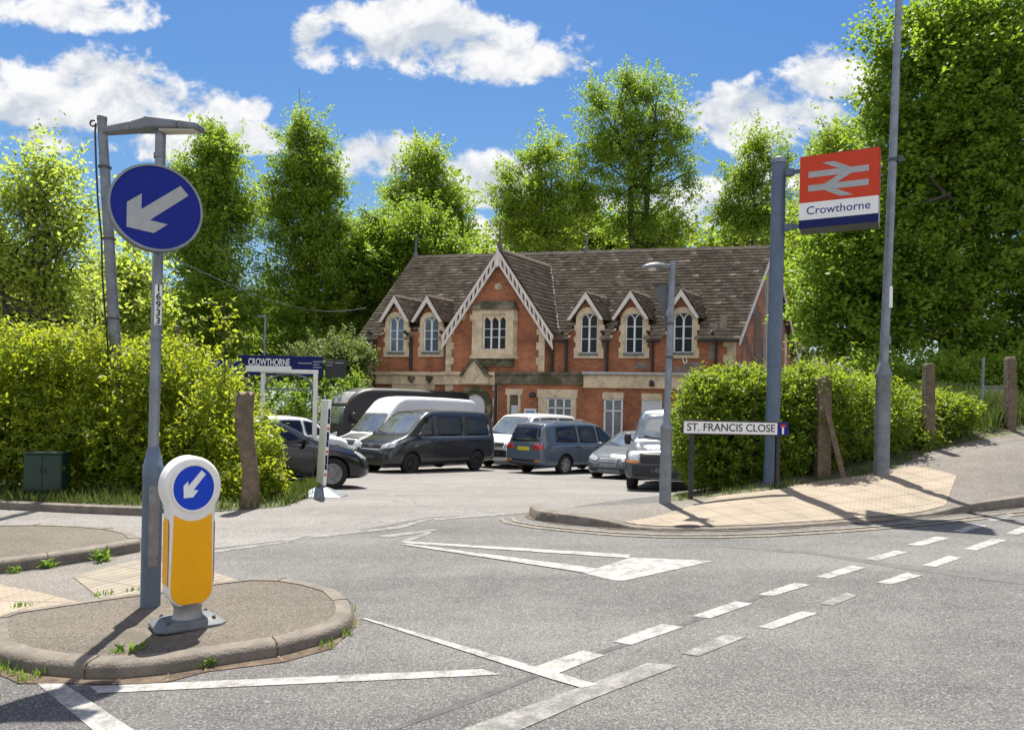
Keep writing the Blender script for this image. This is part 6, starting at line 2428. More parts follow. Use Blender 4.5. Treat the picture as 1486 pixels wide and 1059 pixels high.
# big overgrown hedge on the left: lobes along its length
base = Vector((P(180, 640, hd0).x, hd0, 0))
def hlobe(px, py, hw, hh, d=hd0, ry=1.0):
    p = P(px, py, d)
    return (p.x - base.x, d - base.y, p.z - base.z, hw / F * d, ry, hh / F * d)
hl = [hlobe(20, 590, 110, 110), hlobe(120, 600, 110, 115), hlobe(220, 610, 100, 120), hlobe(300, 640, 75, 118), hlobe(345, 660, 52, 80, 12.0, .8), hlobe(-90, 590, 110, 115),
      hlobe(60, 650, 110, 85, 12.2, .8), hlobe(180, 660, 110, 80, 12.2, .8), hlobe(280, 675, 80, 65, 12.0, .7), hlobe(-60, 650, 100, 80, 12.2), hlobe(245, 535, 50, 45), hlobe(120, 520, 70, 40), hlobe(30, 515, 60, 35), hlobe(318, 600, 30, 50, 12.4),
      hlobe(100, 620, 110, 100, 13.8), hlobe(250, 630, 100, 100, 13.8), hlobe(0, 610, 110, 100, 13.8)]
hedge('hedge', hl, 'big overgrown yellow green hedge along the left verge behind the blue sign', 31, M['lf_bright'], 11000, 11, .42, .092, tuple(base), hz_left, shell=.62, stems=110)
b2_ = Vector((P(395, 700, 11.6).x, 11.6, float(road_z(P(395, 700, 11.6).x, 11.6))))
def hl2(px, py, hw, hh, d, ry):
    p = P(px, py, d)
    return (p.x - b2_.x, d - b2_.y, p.z - b2_.z, hw / F * d, ry, hh / F * d)
hedge('bush', [hl2(388, 695, 24, 42, 11.4, .35), hl2(375, 715, 34, 24, 11.2, .4), hl2(392, 655, 14, 36, 11.5, .25), hl2(330, 722, 45, 20, 11.3, .4)], 'bright leafy bush growing round the foot of the weathered timber post', 32, M['lf_bright'], 560, 11, .22, .085,
      tuple(b2_), hz_left, stems=24, cat='bush')
# tall thin sapling above the hedge
ps_ = P(322, 640, 12.3)
pt_ = P(321, 448, 12.3)
sap = empty('sapling', (ps_.x, ps_.y, ps_.z), 0, 'lone bright sapling standing above the right end of the left hedge', 'sapling')
rgen = np.random.default_rng(5)
sm = MB()
sm.tube([(0, 0, 0), (.03, 0, 1.0), (0, 0, pt_.z - ps_.z)], [.014, .01, .004], 6)
pc_, dd_ = [], []
for i in range(26):
    z = 1.0 + (pt_.z - ps_.z - .95) * i / 25
    a = rgen.random() * 6.28
    L_ = rgen.uniform(.12, .30)
    e = Vector((math.cos(a) * L_, math.sin(a) * L_, z + .10))
    sm.tube([(0.0, 0, z - .04), tuple(e)], [.004, .002], 4)
    for k_ in range(7):
        pc_.append(tuple(Vector((0, 0, z)).lerp(e, .5 + .6 * k_ / 7) + Vector(rgen.normal(size=3)) * .035))
v, q = leaf_quads(np.array(pc_), .10, rgen, aspect=.55)
np_mesh('foliage', v, q, M['lf_bright'], tint=np.clip(rgen.normal(.8, .2, len(q)), 0, 1), parent=sap)
sm.build('stem', M['bark'], sap, smooth=60)

# clipped hedge on the right bank
def bz(x, y):
    best, bzv = 1e9, 0
    for row in bank[:5]:
        for p in row[::4]:
            dd = (p.x - x) ** 2 + (p.y - y) ** 2
            if dd < best:
                best, bzv = dd, p.z
    return bzv
br_ = P(1130, 640, 11.8)
def hr(px, py, hw, hh, d=11.8, ry=.8):
    p = P(px, py, d)
    return (p.x - br_.x, d - br_.y, p.z - br_.z, hw / F * d, ry, hh / F * d)
lob = [hr(1030, 625, 52, 90), hr(1085, 620, 60, 88), hr(1150, 615, 60, 84), hr(1210, 610, 60, 78, 12.1), hr(1265, 610, 50, 66, 12.4), hr(1005, 625, 28, 80, 11.6, .6), hr(1060, 660, 55, 60, 11.3, .5), hr(1120, 655, 55, 60, 11.4, .5), hr(1180, 648, 50, 50, 11.7, .5),
       hr(1240, 640, 50, 45, 12.1, .5), hr(1180, 560, 50, 30), hr(1060, 560, 55, 26)]
hedge('hedge', lob, 'clipped fresh green hedge on the right bank behind the street name sign', 41, M['lf_hedge'], 8200, 11, .20, .072, tuple(br_), bz, shell=.72, stems=60)
br2 = P(1345, 610, 12.9)
def hr2(px, py, hw, hh, d=12.9, ry=.6):
    p = P(px, py, d)
    return (p.x - br2.x, d - br2.y, p.z - br2.z, hw / F * d, ry, hh / F * d)
hedge('hedge', [hr2(1310, 610, 45, 42), hr2(1360, 606, 36, 36), hr2(1385, 602, 18, 28), hr2(1320, 640, 40, 28, 12.6)], 'lower stretch of hedge round the thin timber post, right of the lamp column', 42, M['lf_hedge'], 2000, 11, .2, .08, tuple(br2), bz, shell=.7, stems=30)


# --- grass and weeds
def blades(name, pts, hmin, hmax, w, material, seed, label, kind='stuff', parent=None, lean=.35):
    rgen = np.random.default_rng(seed)
    pts = np.array(pts)
    n = len(pts)
    h = rgen.uniform(hmin, hmax, n)[:, None]
    a = rgen.random(n) * 2 * PI
    dx = np.stack([np.cos(a), np.sin(a), np.zeros(n)], 1)
    b = a + rgen.normal(PI / 2, .4, n)
    ln = np.stack([np.cos(b), np.sin(b), np.zeros(n)], 1) * lean * rgen.random(n)[:, None]
    up = np.array([0, 0, 1.0])
    v = np.empty((n, 4, 3))
    v[:, 0] = pts - dx * w / 2
    v[:, 1] = pts + dx * w / 2
    v[:, 2] = pts + (up + ln * 1.6) * h + dx * w * .1
    v[:, 3] = pts + (up * .55 + ln * .5) * h - dx * w * .45
    o = np_mesh(name, v.reshape(-1, 3), np.arange(n * 4).reshape(n, 4), material, tint=rgen.random(n), parent=parent)
    if parent is None:
        tag(o, label, 'grass', kind=kind)
    return o


rg2 = np.random.default_rng(77)
pts = []
for _ in range(5200):     # left verge
    i = rg2.integers(0, 59)
    t = rg2.random() ** 1.5 * 1.6
    r_ = rg2.random()
    a = LV[i].lerp(LV[min(i + 1, 59)], r_)
    y = a.y + t
    pts.append((a.x + rg2.normal() * .05, y, max(float(road_z(a.x, y)) + .03, a.z + .10 * min(1, t) - .05 * t) - .01))
blades('verge_grass', pts, .05, .19, .012, M['grass'], 1, 'long tufty grass on the verge at the foot of the left hedge')
pts = []
for _ in range(7000):
    i = rg2.uniform(NK * .62, NK - 1)
    t = rg2.random() ** 1.2 * 3.2 + .25
    if i < NK * .8 and rg2.random() < .6:
        continue
    p = bank_pt(i, min(t, 4.5))
    pts.append((p.x, p.y, p.z - .01))
blades('bank_grass', pts, .10, .5, .016, M['grass'], 2, 'long grass on the bank round the right hand fence posts')
pts = []
for _ in range(1500):
    i = rg2.uniform(NK * .18, NK * .75)
    p = bank_pt(i, rg2.random() ** 2 * .8 + .03)
    if math.sin(i * 2.3) + math.sin(i * .9) > -.2:
        pts.append((p.x, p.y, p.z - .01))
blades('edge_grass', pts, .03, .13, .012, M['grass'], 3, 'short grass and weeds along the back edge of the right pavement')


def weed_tuft(loc_, r, n, seed, name, label, group):
    rgen = np.random.default_rng(seed)
    a = rgen.random(n) * 2 * PI
    e = rgen.uniform(.25, 1.2, n)
    dirs = np.stack([np.cos(a) * np.cos(e), np.sin(a) * np.cos(e), np.sin(e)], 1)
    c = dirs * (r * rgen.uniform(.25, .75, n))[:, None]
    v, q = leaf_quads(c, r * .6, rgen, aspect=.32, dirs=dirs * 3)
    v[:, 2] = np.maximum(v[:, 2], 0.0)
    o = np_mesh(name, v, q, M['weed'], tint=rgen.random(n))
    o.location = loc_
    return tag(o, label, 'weed', group)


for i, (px, py, r, lb) in enumerate([(70, 824, .13, 'spiky weed by the kerb of the rear island, middle of three'), (20, 832, .10, 'small weed by the rear island kerb at the left edge'), (145, 815, .17, 'biggest leafy weed by the rear island kerb, near the grey column'),
                                     (190, 962, .17, 'largest spiky weed at the foot of the front island kerb, below the bollard'), (300, 967, .09, 'low weed at the front island kerb, right of the largest one'), (108, 972, .07, 'small weed at the front island kerb, left of the largest one'),
                                     (468, 930, .08, 'small upright weed by the right end of the front island kerb'), (500, 905, .06, 'tiny weed at the tip of the front island kerb'), (325, 850, .06, 'tiny weed behind the bollard at the back of the front island')]):
    p = G(px, py, .0)
    weed_tuft((p.x, p.y, p.z), r, 46, 500 + i, 'weed', lb, 'weeds along the island kerbs')
pts = []
for _ in range(700):
    i = int(rg2.integers(0, n_isl)) if 'n_isl' in globals() else int(rg2.integers(0, len(isl)))
    if isl[i].y > 5.0 and rg2.random() < .75:
        continue
    if math.sin(i * .7) + math.sin(i * 1.9) < .1:
        continue
    q = rs[i].lerp(out1[i], rg2.random())
    pts.append((q.x + rg2.normal() * .03, q.y + rg2.normal() * .02, float(road_z(q.x, q.y))))
blades('kerb_weeds', pts, .015, .07, .008, M['weed'], 4, 'thin grass and seedlings in the dirt along the front island kerb')
pts = []
A_, B_ = G(17, 899), G(345, 852)
for _ in range(420):
    t = rg2.random()
    if math.sin(t * 40) + math.sin(t * 17 + 1) < .35:
        continue
    p = A_.lerp(B_, t)
    pts.append((p.x + rg2.normal() * .02, p.y + rg2.normal() * .025, float(road_z(p.x, p.y)) + .09))
blades('joint_weeds', pts, .01, .045, .010, M['weed'], 6, 'green seedlings in the joint between refuge slabs and the front island')
# litter and small stones in the dirt by the kerb
lm = MB()
for _ in range(240):
    i = int(rg2.integers(0, len(isl)))
    if isl[i].y > 5.2:
        continue
    q = rs[i].lerp(out1[i], rg2.random() * 1.2)
    s = rg2.uniform(.003, .011)
    lm.box((q.x, q.y, float(road_z(q.x, q.y)) + .006), (s * rg2.uniform(1, 3), s, s * .6), rz=rg2.random() * 3)
lm.build('kerb_litter', mat('litter', (.26, .19, .12), .9, var=.6, vs=25), label='dry leaf litter and grit along the front island kerb', cat='litter', kind='stuff')

# --- overhead cable from the old pole to the station
a, b = P(158, 330, 12.6), P(533, 446, 36)
pts = [a.lerp(b, t / 14) - Vector((0, 0, .7 * math.sin(PI * t / 14))) for t in range(15)]
tag(MB().tube(pts, .008, 5).build('overhead_cable', M['galv'], smooth=60), 'thin sagging cable strung from the leaning pole to the station roof', 'cable')

bb2 = P(430, 640, 31)
def hb2(px, py, hw, hh, d=31, ry=1.2):
    p = P(px, py, d)
    return (p.x - bb2.x, d - bb2.y, p.z + .5, hw / F * d, ry, hh / F * d)
hedge('hedge', [hb2(330, 600, 60, 65), hb2(400, 605, 60, 60), hb2(460, 600, 50, 62), hb2(510, 600, 35, 66), hb2(270, 600, 60, 70), hb2(200, 590, 70, 80)], 'shady boundary hedge at the back of the car park, left of the station', 46, M['lf_laurel'], 2600, 11, .4, .15, (bb2.x, bb2.y, -.5), lambda x, y: -.5, shell=.6, stems=40)


# ------------------------------------------------------------------ vehicles
def paint(name, col, rough=.28, metal=.0, coat=.6):
    return mat(name, col, rough, metal, var=.06, vs=2.5, coat=coat, spec=.5, dirt=tuple(x * .75 + .006 for x in col), ds=2.2, dlo=.55, dhi=.85)


M['tyre'] = mat('tyre_rubber', (.014, .013, .013), .85, var=.3, vs=20)
M['rim'] = mat('alloy_rim', (.42, .43, .44), .35, .7, var=.15)
M['rim_dark'] = mat('dark_rim', (.025, .025, .027), .4, .5, var=.3)
M['rim_grey'] = mat('plain_wheel_cover', (.22, .215, .21), .6, .2, var=.2)
M['glass'] = mat('car_glass', (.008, .009, .010), .04, spec=.45)
M['screen'] = mat('windscreen_glass', (.10, .115, .12), .05, spec=1.0, coat=1.0, var=.35, vs=2.5)
M['trim'] = mat('black_trim', (.012, .012, .013), .55, var=.25)
M['arch'] = mat('wheel_well', (.006, .006, .006), .9)
M['headlight'] = mat('headlight_lens', (.50, .52, .53), .12, .3, spec=.8, coat=1.0, var=.35, vs=9)
M['taillight'] = mat('taillight_red', (.38, .018, .012), .2, coat=1.0, var=.3, vs=9)
M['indicator'] = mat('indicator_orange', (.62, .20, .02), .2, coat=1.0)
M['chrome'] = mat('chrome', (.62, .63, .64), .18, .9)
M['plate_y'] = mat('number_plate_yellow', (.50, .46, .03), .5, var=.25, vs=30)
M['plate_w'] = mat('number_plate_pale', (.20, .205, .215), .6, var=.3, vs=9)
M['seam'] = mat('panel_gap', (.006, .006, .006), .8)


def chaikin(pts, it=2):
    for _ in range(it):
        o = [pts[0]]
        for a, b in zip(pts, pts[1:]):
            o.append(tuple(a[i] * .75 + b[i] * .25 for i in range(len(a))))
            o.append(tuple(a[i] * .25 + b[i] * .75 for i in range(len(a))))
        o.append(pts[-1])
        pts = o
    return pts


def curve(pts, smooth=1):
    p = chaikin([tuple(map(float, q)) for q in pts], smooth)
    xs, zs = [q[0] for q in p], [q[1] for q in p]
    return lambda x: float(np.interp(x, xs, zs))


def body_mesh(spec):
    top, sh, bot, w, wt = (curve(spec[k_], s) for k_, s in (('top', 1), ('sh', 1), ('bot', 1), ('w', 2), ('wt', 1)))
    x0, x1 = spec['top'][0][0], spec['top'][-1][0]
    xs = sorted(set(list(np.linspace(x0, x1, 64)) + [x0 + .012, x0 + .04, x1 - .012, x1 - .04, x1 - .08]))
    rings = []
    for x in xs:
        zb, zt, zs, W_, T_ = bot(x), top(x), sh(x), w(x), wt(x)
        zs = min(zs, zt - .03)
        zm = zb + (zs - zb) * .5
        ctl = [(0, zb), (W_ * .82, zb), (W_ * .95, zb + .05), (W_ * .985, zb + .16), (W_, zm), (W_ * .995, zs - .12), (W_ * .965, zs),
               (W_ * .94 + (T_ - W_ * .94) * .25, zs + (zt - zs) * .22), (T_ + (W_ - T_) * .10, zs + (zt - zs) * .78), (T_ * .965, zt - (zt - zs) * .06 - .01), (T_ * .80, zt), (0, zt + min(.03, (zt - zs) * .2))]
        ctl[10] = (T_ * .84, zt - .006)
        half = chaikin(ctl, 2)
        ring = half + [(-y, z) for y, z in half[-2:0:-1]]
        rings.append([(x, y, z) for y, z in ring])
    n = len(rings[0])
    vs = [p for r_ in rings for p in r_]
    fs = [(a * n + i, (a + 1) * n + i, (a + 1) * n + (i + 1) % n, a * n + (i + 1) % n) for a in range(len(rings) - 1) for i in range(n)]
    fs.append(tuple(range(n)))
    fs.append(tuple(range(len(vs) - 1, len(vs) - n - 1, -1)))
    return vs, fs


def vehicle(name, label, cat, spec, loc_, head, col, rim='rim', group=None, only=None):
    """head: heading angle of +x (front) in the world"""
    root = empty(name, loc_, head, label, cat, group)
    vs, fs = body_mesh(spec)
    me = bpy.data.meshes.new('body')
    me.from_pydata(vs, [], fs)
    bm = bmesh.new()
    bm.from_mesh(me)
    bmesh.ops.recalc_face_normals(bm, faces=bm.faces)
    bm.to_mesh(me)
    bm.free()
    bvh = BVHTree.FromPolygons([Vector(v) for v in vs], fs)
    me.materials.append(col)
    me.materials.append(M['arch'])
    body = bpy.data.objects.new('body', me)
    COL.objects.link(body)
    R = spec['rw']
    wh = curve(spec['w'], 2)
    # wheel wells cut out of the body
    cm = MB()
    for x in spec['axles']:
        for s in (-1, 1):
            W_ = wh(x)
            prof = [(R * 1.16, -(W_ + .15)), (R * 1.16, -(W_ - .30))]
            prof = [(r_, h_ * s) for r_, h_ in prof]
            cm.lathe([(r_, h_) for r_, h_ in prof], (x, 0, R), 26, mi=1, axis='y')
    cut = cm.build('cutter', [col, M['arch']])
    md = body.modifiers.new('b', 'BOOLEAN')
    md.operation = 'DIFFERENCE'
    md.solver = 'EXACT'
    md.object = cut
    dg = bpy.context.evaluated_depsgraph_get()
    m2 = bpy.data.meshes.new_from_object(body.evaluated_get(dg))
    body.modifiers.clear()
    body.data = m2
    bpy.data.objects.remove(cut)
    m2.shade_smooth()
    m2.set_sharp_from_angle(angle=math.radians(32))
    body.parent = root

    def project(o, d):
        hit, nrm, _, _ = bvh.ray_cast(Vector(o), Vector(d))
        return (hit, nrm) if hit is not None else (None, None)

    def panel(nm, quad, axis, m_, off=.006, N=8, k_=.10, parent=None, thick=True):
        """quad: 4 corners in the plane seen along axis ('L','R' side: x,z ; 'F','B': y,z ; 'T': x,y)"""
        vs_, ok = [], True
        for i in range(N + 1):
            for j in range(N + 1):
                s, t = i / N * 2 - 1, j / N * 2 - 1
                s2, t2 = s * math.sqrt(max(0, 1 - k_ * t * t)), t * math.sqrt(max(0, 1 - k_ * s * s))
                u, v = (s2 + 1) / 2, (t2 + 1) / 2
                a = [quad[0][c] * (1 - u) * (1 - v) + quad[1][c] * u * (1 - v) + quad[2][c] * u * v + quad[3][c] * (1 - u) * v for c in (0, 1)]
                if axis == 'L': o, d = (a[0], 3, a[1]), (0, -1, 0)
                elif axis == 'R': o, d = (a[0], -3, a[1]), (0, 1, 0)
                elif axis == 'F': o, d = (6, a[0], a[1]), (-1, 0, 0)
                elif axis == 'B': o, d = (-6, a[0], a[1]), (1, 0, 0)
                else: o, d = (a[0], a[1], 5), (0, 0, -1)
                h_, n_ = project(o, d)
                if h_ is None:
                    vs_.append(vs_[-1] if vs_ else Vector((0, 0, 0)))
                    continue
                if n_.dot(Vector(d)) > 0:
                    n_ = -n_
                vs_.append(h_ + n_ * off)
        fs_ = [(i * (N + 1) + j, (i + 1) * (N + 1) + j, (i + 1) * (N + 1) + j + 1, i * (N + 1) + j + 1) for i in range(N) for j in range(N)]
        mb_ = MB()
        mb_.add(vs_, fs_)
        ob = mb_.build(nm, m_, parent or root, smooth=60)
        sd_ = ob.modifiers.new('thickness', 'SOLIDIFY')
        sd_.thickness = .012
        sd_.offset = -1
        return ob
    for q in spec.get('side', []):
        for ax in 'LR':
            panel('side_window', q, ax, spec.get('sideglass', M['glass']), k_=.06)
    if 'screen' in spec:
        panel('windscreen', spec['screen'], 'F', M['screen'], k_=.05, N=12)
        (y0, z0), (y1, _), (y2, z2), _ = spec['screen']
        for s in (-1, .3):
            wp_ = MB()
            a = project((6, y0 * .2 * (1 if s < 0 else -1.0), z0 + .03), (-1, 0, 0))[0]
            b = project((6, y0 * .8 * (1 if s < 0 else -.2), z0 + .09), (-1, 0, 0))[0]
            if a and b:
                wp_.bar(a + Vector((.03, 0, 0)), b + Vector((.03, 0, 0)), .025, .02)
                wp_.build('wiper', M['trim'], root)
    if 'rear' in spec:
        panel('rear_window', spec['rear'], 'B', M['glass'], k_=.06)
    for nm, q, ax, m_ in spec.get('panels', []):
        both = ax in ('F2', 'B2', 'S2')
        if ax == 'S2':
            for a in 'LR':
                panel(nm, q, a, M[m_], off=.005, k_=.08)
        elif both:
            for s in (-1, 1):
                panel(nm, [(y * s, z) for y, z in q], ax[0], M[m_], off=.008, k_=.12)
        else:
            panel(nm, q, ax, M[m_], off=.007, k_=.05, N=10)
    # door gaps
    for a, b in spec.get('gaps', []):
        for ax in 'LR':
            dx = .006
            panel('panel_gap', [(a[0] - dx, a[1]), (a[0] + dx, a[1]), (b[0] + dx, b[1]), (b[0] - dx, b[1])], ax, M['seam'], off=.003, N=6, k_=0)
    for hx, hz_ in spec.get('handles', []):
        for ax in 'LR':
            panel('door_handle', [(hx - .09, hz_ - .018), (hx + .09, hz_ - .018), (hx + .09, hz_ + .018), (hx - .09, hz_ + .018)], ax, spec.get('handle_mat', M['trim']), off=.02, N=2)
    # mirrors
    if 'mirror' in spec:
        mx, mz, ms = spec['mirror']
        for s in (-1, 1):
            W_ = wh(mx) * .96
            b = MB()
            b.lathe([(.02, 0), (.075 * ms, .02), (.085 * ms, .09), (.07 * ms, .15), (.02, .17)], (mx, 0, mz + .03), 12, axis='y')
            for i in range(len(b.v)):
                v = b.v[i]
                b.v[i] = Vector((mx + (v.x - mx) * .7, s * (W_ + .03 + v.y), v.z if ms < 1.3 else mz + .03 + (v.z - mz - .03) * 1.3))
            b.bar((mx, s * (W_ - .06), mz - .02), (mx, s * (W_ + .08), mz + .02), .06, .04)
            b.build('wing_mirror', spec.get('mirror_mat', col), root, smooth=50)
    # emblem
    if 'emblem' in spec:
        ez, er = spec['emblem']
        h_, n_ = project((6, 0, ez), (-1, 0, 0))
        if h_ is not None:
            b = MB()
            x = h_.x + .012
            for i in range(20):
                a0, a1 = 2 * PI * i / 20, 2 * PI * (i + 1) / 20
                b.bar((x, er * math.cos(a0), ez + er * math.sin(a0)), (x, er * math.cos(a1), ez + er * math.sin(a1)), .016, .016)
            if spec.get('vw'):
                for p, q in (((-.45, .85), (-.03, .02)), ((.45, .85), (.03, .02)), ((-.80, .55), (-.42, -.72)), ((-.42, -.72), (0, .0)), ((0, .0), (.42, -.72)), ((.42, -.72), (.80, .55))):
                    b.bar((x, p[0] * er, ez + p[1] * er), (x, q[0] * er, ez + q[1] * er), .012, .014)
            b.build('emblem', M['chrome'], root)
    # roof bars, aerials
    for s in ((-1, 1) if 'rails' in spec else ()):
        a, b = spec['rails']
        pts = []
        for i in range(9):
            x = a + (b - a) * i / 8
            h_ = project((x, s * spec['rail_y'], 5), (0, 0, -1))[0]
            pts.append(h_ + Vector((0, 0, .05 if 0 < i < 8 else .0)))
        MB().tube(pts, .018, 6).build('roof_rail', M['chrome'] if spec.get('rail_c') else M['trim'], root, smooth=60)
    # wheels
    for x in spec['axles']:
        for s in (-1, 1):
            W_ = wh(x)
            tw_ = .21
            yo = s * (W_ - .012)
            w0 = MB().lathe([(R * .66, -tw_), (R * .93, -tw_), (R, -tw_ + .03), (R, -.03), (R * .94, -.004), (R * .68, 0.0), (R * .64, -.02), (R * .64, -tw_ + .01)], (0, 0, 0), 28, axis='y')
            if s < 0:
                for v in w0.v: v.y *= -1
            wo = w0.build('wheel', M['tyre'], root, smooth=40)
            wo.location = (x, yo, R)
            rm_ = MB()
            if rim == 'rim':
                rm_.lathe([(R * .66, -.10), (R * .67, -.012), (R * .60, -.02), (R * .57, -.08)], (0, 0, 0), 28, axis='y')
                for i in range(7):
                    a = 2 * PI * i / 7
                    rm_.bar((R * .08 * math.cos(a), -.03, R * .08 * math.sin(a)), (R * .62 * math.cos(a), -.02, R * .62 * math.sin(a)), R * .16, .03, up=(0, 1, 0))
                rm_.lathe([(R * .16, -.06), (R * .15, -.012), (.02, -.008)], (0, 0, 0), 14, axis='y')
            else:
                rm_.lathe([(R * .66, -.12), (R * .67, -.014), (R * .55, -.025), (R * .40, -.05), (R * .22, -.03), (R * .05, -.02)], (0, 0, 0), 28, axis='y')
                for i in range(6):
                    a = 2 * PI * i / 6
                    rm_.bar((R * .30 * math.cos(a), -.030, R * .3 * math.sin(a)), (R * .52 * math.cos(a), -.018, R * .52 * math.sin(a)), R * .10, .012, up=(0, 1, 0))
            if s < 0:
                for v in rm_.v: v.y *= -1
            rm_.build('rim', M[{'rim': 'rim', 'dark': 'rim_dark', 'grey': 'rim_grey'}[rim]], wo, smooth=40)
    return root


VAN = dict(rw=.335, axles=(-1.42, 1.56),
           top=[(-2.45, 1.15), (-2.44, 1.5), (-2.36, 1.88), (-2.20, 1.95), (-1.0, 1.985), (.45, 1.975), (.85, 1.90), (1.62, 1.24), (1.80, 1.15), (2.20, 1.03), (2.36, .93), (2.45, .70)],
           sh=[(-2.45, 1.08), (1.5, 1.10), (2.0, .98), (2.45, .62)], bot=[(-2.45, .34), (-2.2, .27), (2.1, .25), (2.45, .30)],
           w=[(-2.45, .82), (-2.36, .92), (-2.0, .95), (1.5, .95), (2.1, .92), (2.36, .82), (2.45, .66)],
           wt=[(-2.45, .72), (-2.2, .76), (.6, .78), (1.0, .76), (1.6, .80), (2.2, .76), (2.45, .58)],
           side=[[(.56, 1.16), (1.42, 1.16), (.86, 1.82), (.60, 1.83)], [(-.80, 1.16), (.46, 1.16), (.46, 1.83), (-.80, 1.84)], [(-2.18, 1.16), (-.90, 1.16), (-.90, 1.84), (-2.10, 1.82)]],
           screen=[(-.74, 1.22), (.74, 1.22), (.64, 1.87), (-.64, 1.87)], rear=[(-.68, 1.2), (.68, 1.2), (.62, 1.78), (-.62, 1.78)],
           panels=[('headlight', [(.44, .78), (.84, .84), (.82, 1.02), (.46, .92)], 'F2', 'headlight'), ('grille', [(-.43, .80), (.43, .80), (.42, .94), (-.42, .94)], 'F', 'trim'),
                   ('lower_grille', [(-.60, .42), (.60, .42), (.58, .68), (-.58, .68)], 'F', 'trim'), ('number_plate', [(-.27, .50), (.27, .50), (.27, .61), (-.27, .61)], 'F', 'plate_w'),
                   ('taillight', [(.66, .95), (.78, .95), (.74, 1.5), (.66, 1.5)], 'B2', 'taillight'), ('grille_strip', [(-.46, .765), (.46, .765), (.46, .785), (-.46, .785)], 'F', 'chrome'),
                   ('sill_strip', [(-1.0, .35), (1.1, .35), (1.1, .40), (-1.0, .40)], 'S2', 'trim'), ('waist_strip', [(-2.2, 1.125), (1.4, 1.125), (1.4, 1.14), (-2.2, 1.14)], 'S2', 'chrome')],
           gaps=[((.52, .36), (.54, 1.88)), ((1.45, .60), (1.52, 1.12)), ((-.85, .36), (-.85, 1.88))], handles=[(.66, 1.02), (.36, 1.02)], mirror=(1.34, 1.16, 1.15), emblem=(.865, .085), vw=True)

HIGH = dict(rw=.35, axles=(-2.0, 1.95),
            top=[(-3.1, 1.3), (-3.08, 2.2), (-3.0, 2.62), (-2.8, 2.70), (0.6, 2.72), (1.05, 2.62), (1.38, 2.30), (1.62, 2.02), (2.18, 1.32), (2.30, 1.24), (2.85, 1.08), (3.0, .95), (3.1, .70)],
            sh=[(-3.1, 1.2), (1.9, 1.22), (2.5, 1.05), (3.1, .66)], bot=[(-3.1, .42), (-2.8, .34), (2.7, .30), (3.1, .36)],
            w=[(-3.1, .88), (-3.0, .98), (-2.6, 1.0), (2.2, 1.0), (2.8, .94), (3.0, .84), (3.1, .68)],
            wt=[(-3.1, .80), (-2.8, .84), (1.0, .82), (1.4, .80), (2.2, .86), (2.9, .78), (3.1, .60)],
            side=[[(1.02, 1.28), (2.0, 1.28), (1.50, 1.98), (1.06, 2.02)]],
            screen=[(-.82, 1.32), (.82, 1.32), (.72, 2.04), (-.72, 2.04)],
            panels=[('headlight', [(.52, .84), (.90, .94), (.88, 1.14), (.56, 1.02)], 'F2', 'headlight'), ('grille', [(-.50, .84), (.50, .84), (.50, 1.02), (-.50, 1.02)], 'F', 'trim'),
                    ('bumper', [(-.84, .42), (.84, .42), (.84, .72), (-.84, .72)], 'F', 'trim'), ('number_plate', [(-.27, .52), (.27, .52), (.27, .63), (-.27, .63)], 'F', 'plate_y'),
                    ('grille_strip', [(-.52, .815), (.52, .815), (.52, .835), (-.52, .835)], 'F', 'chrome'), ('grille_strip', [(-.52, 1.02), (.52, 1.02), (.52, 1.04), (-.52, 1.04)], 'F', 'chrome'),
                    ('rub_strip', [(-2.9, .66), (2.0, .66), (2.0, .78), (-2.9, .78)], 'S2', 'trim'), ('taillight', [(.82, 1.0), (.92, 1.0), (.90, 1.5), (.82, 1.5)], 'B2', 'taillight'),
                    ('bonnet_panel', [(2.34, -.62), (2.86, -.58), (2.86, .58), (2.34, .62)], 'T', 'trim')],
            gaps=[((.96, .45), (.98, 2.2)), ((-.4, .45), (-.4, 2.3)), ((2.05, .7), (2.12, 1.22))], handles=[(1.12, 1.1)], mirror=(1.9, 1.4, 1.5), mirror_mat=M['trim'], emblem=(.935, .09), vw=True)

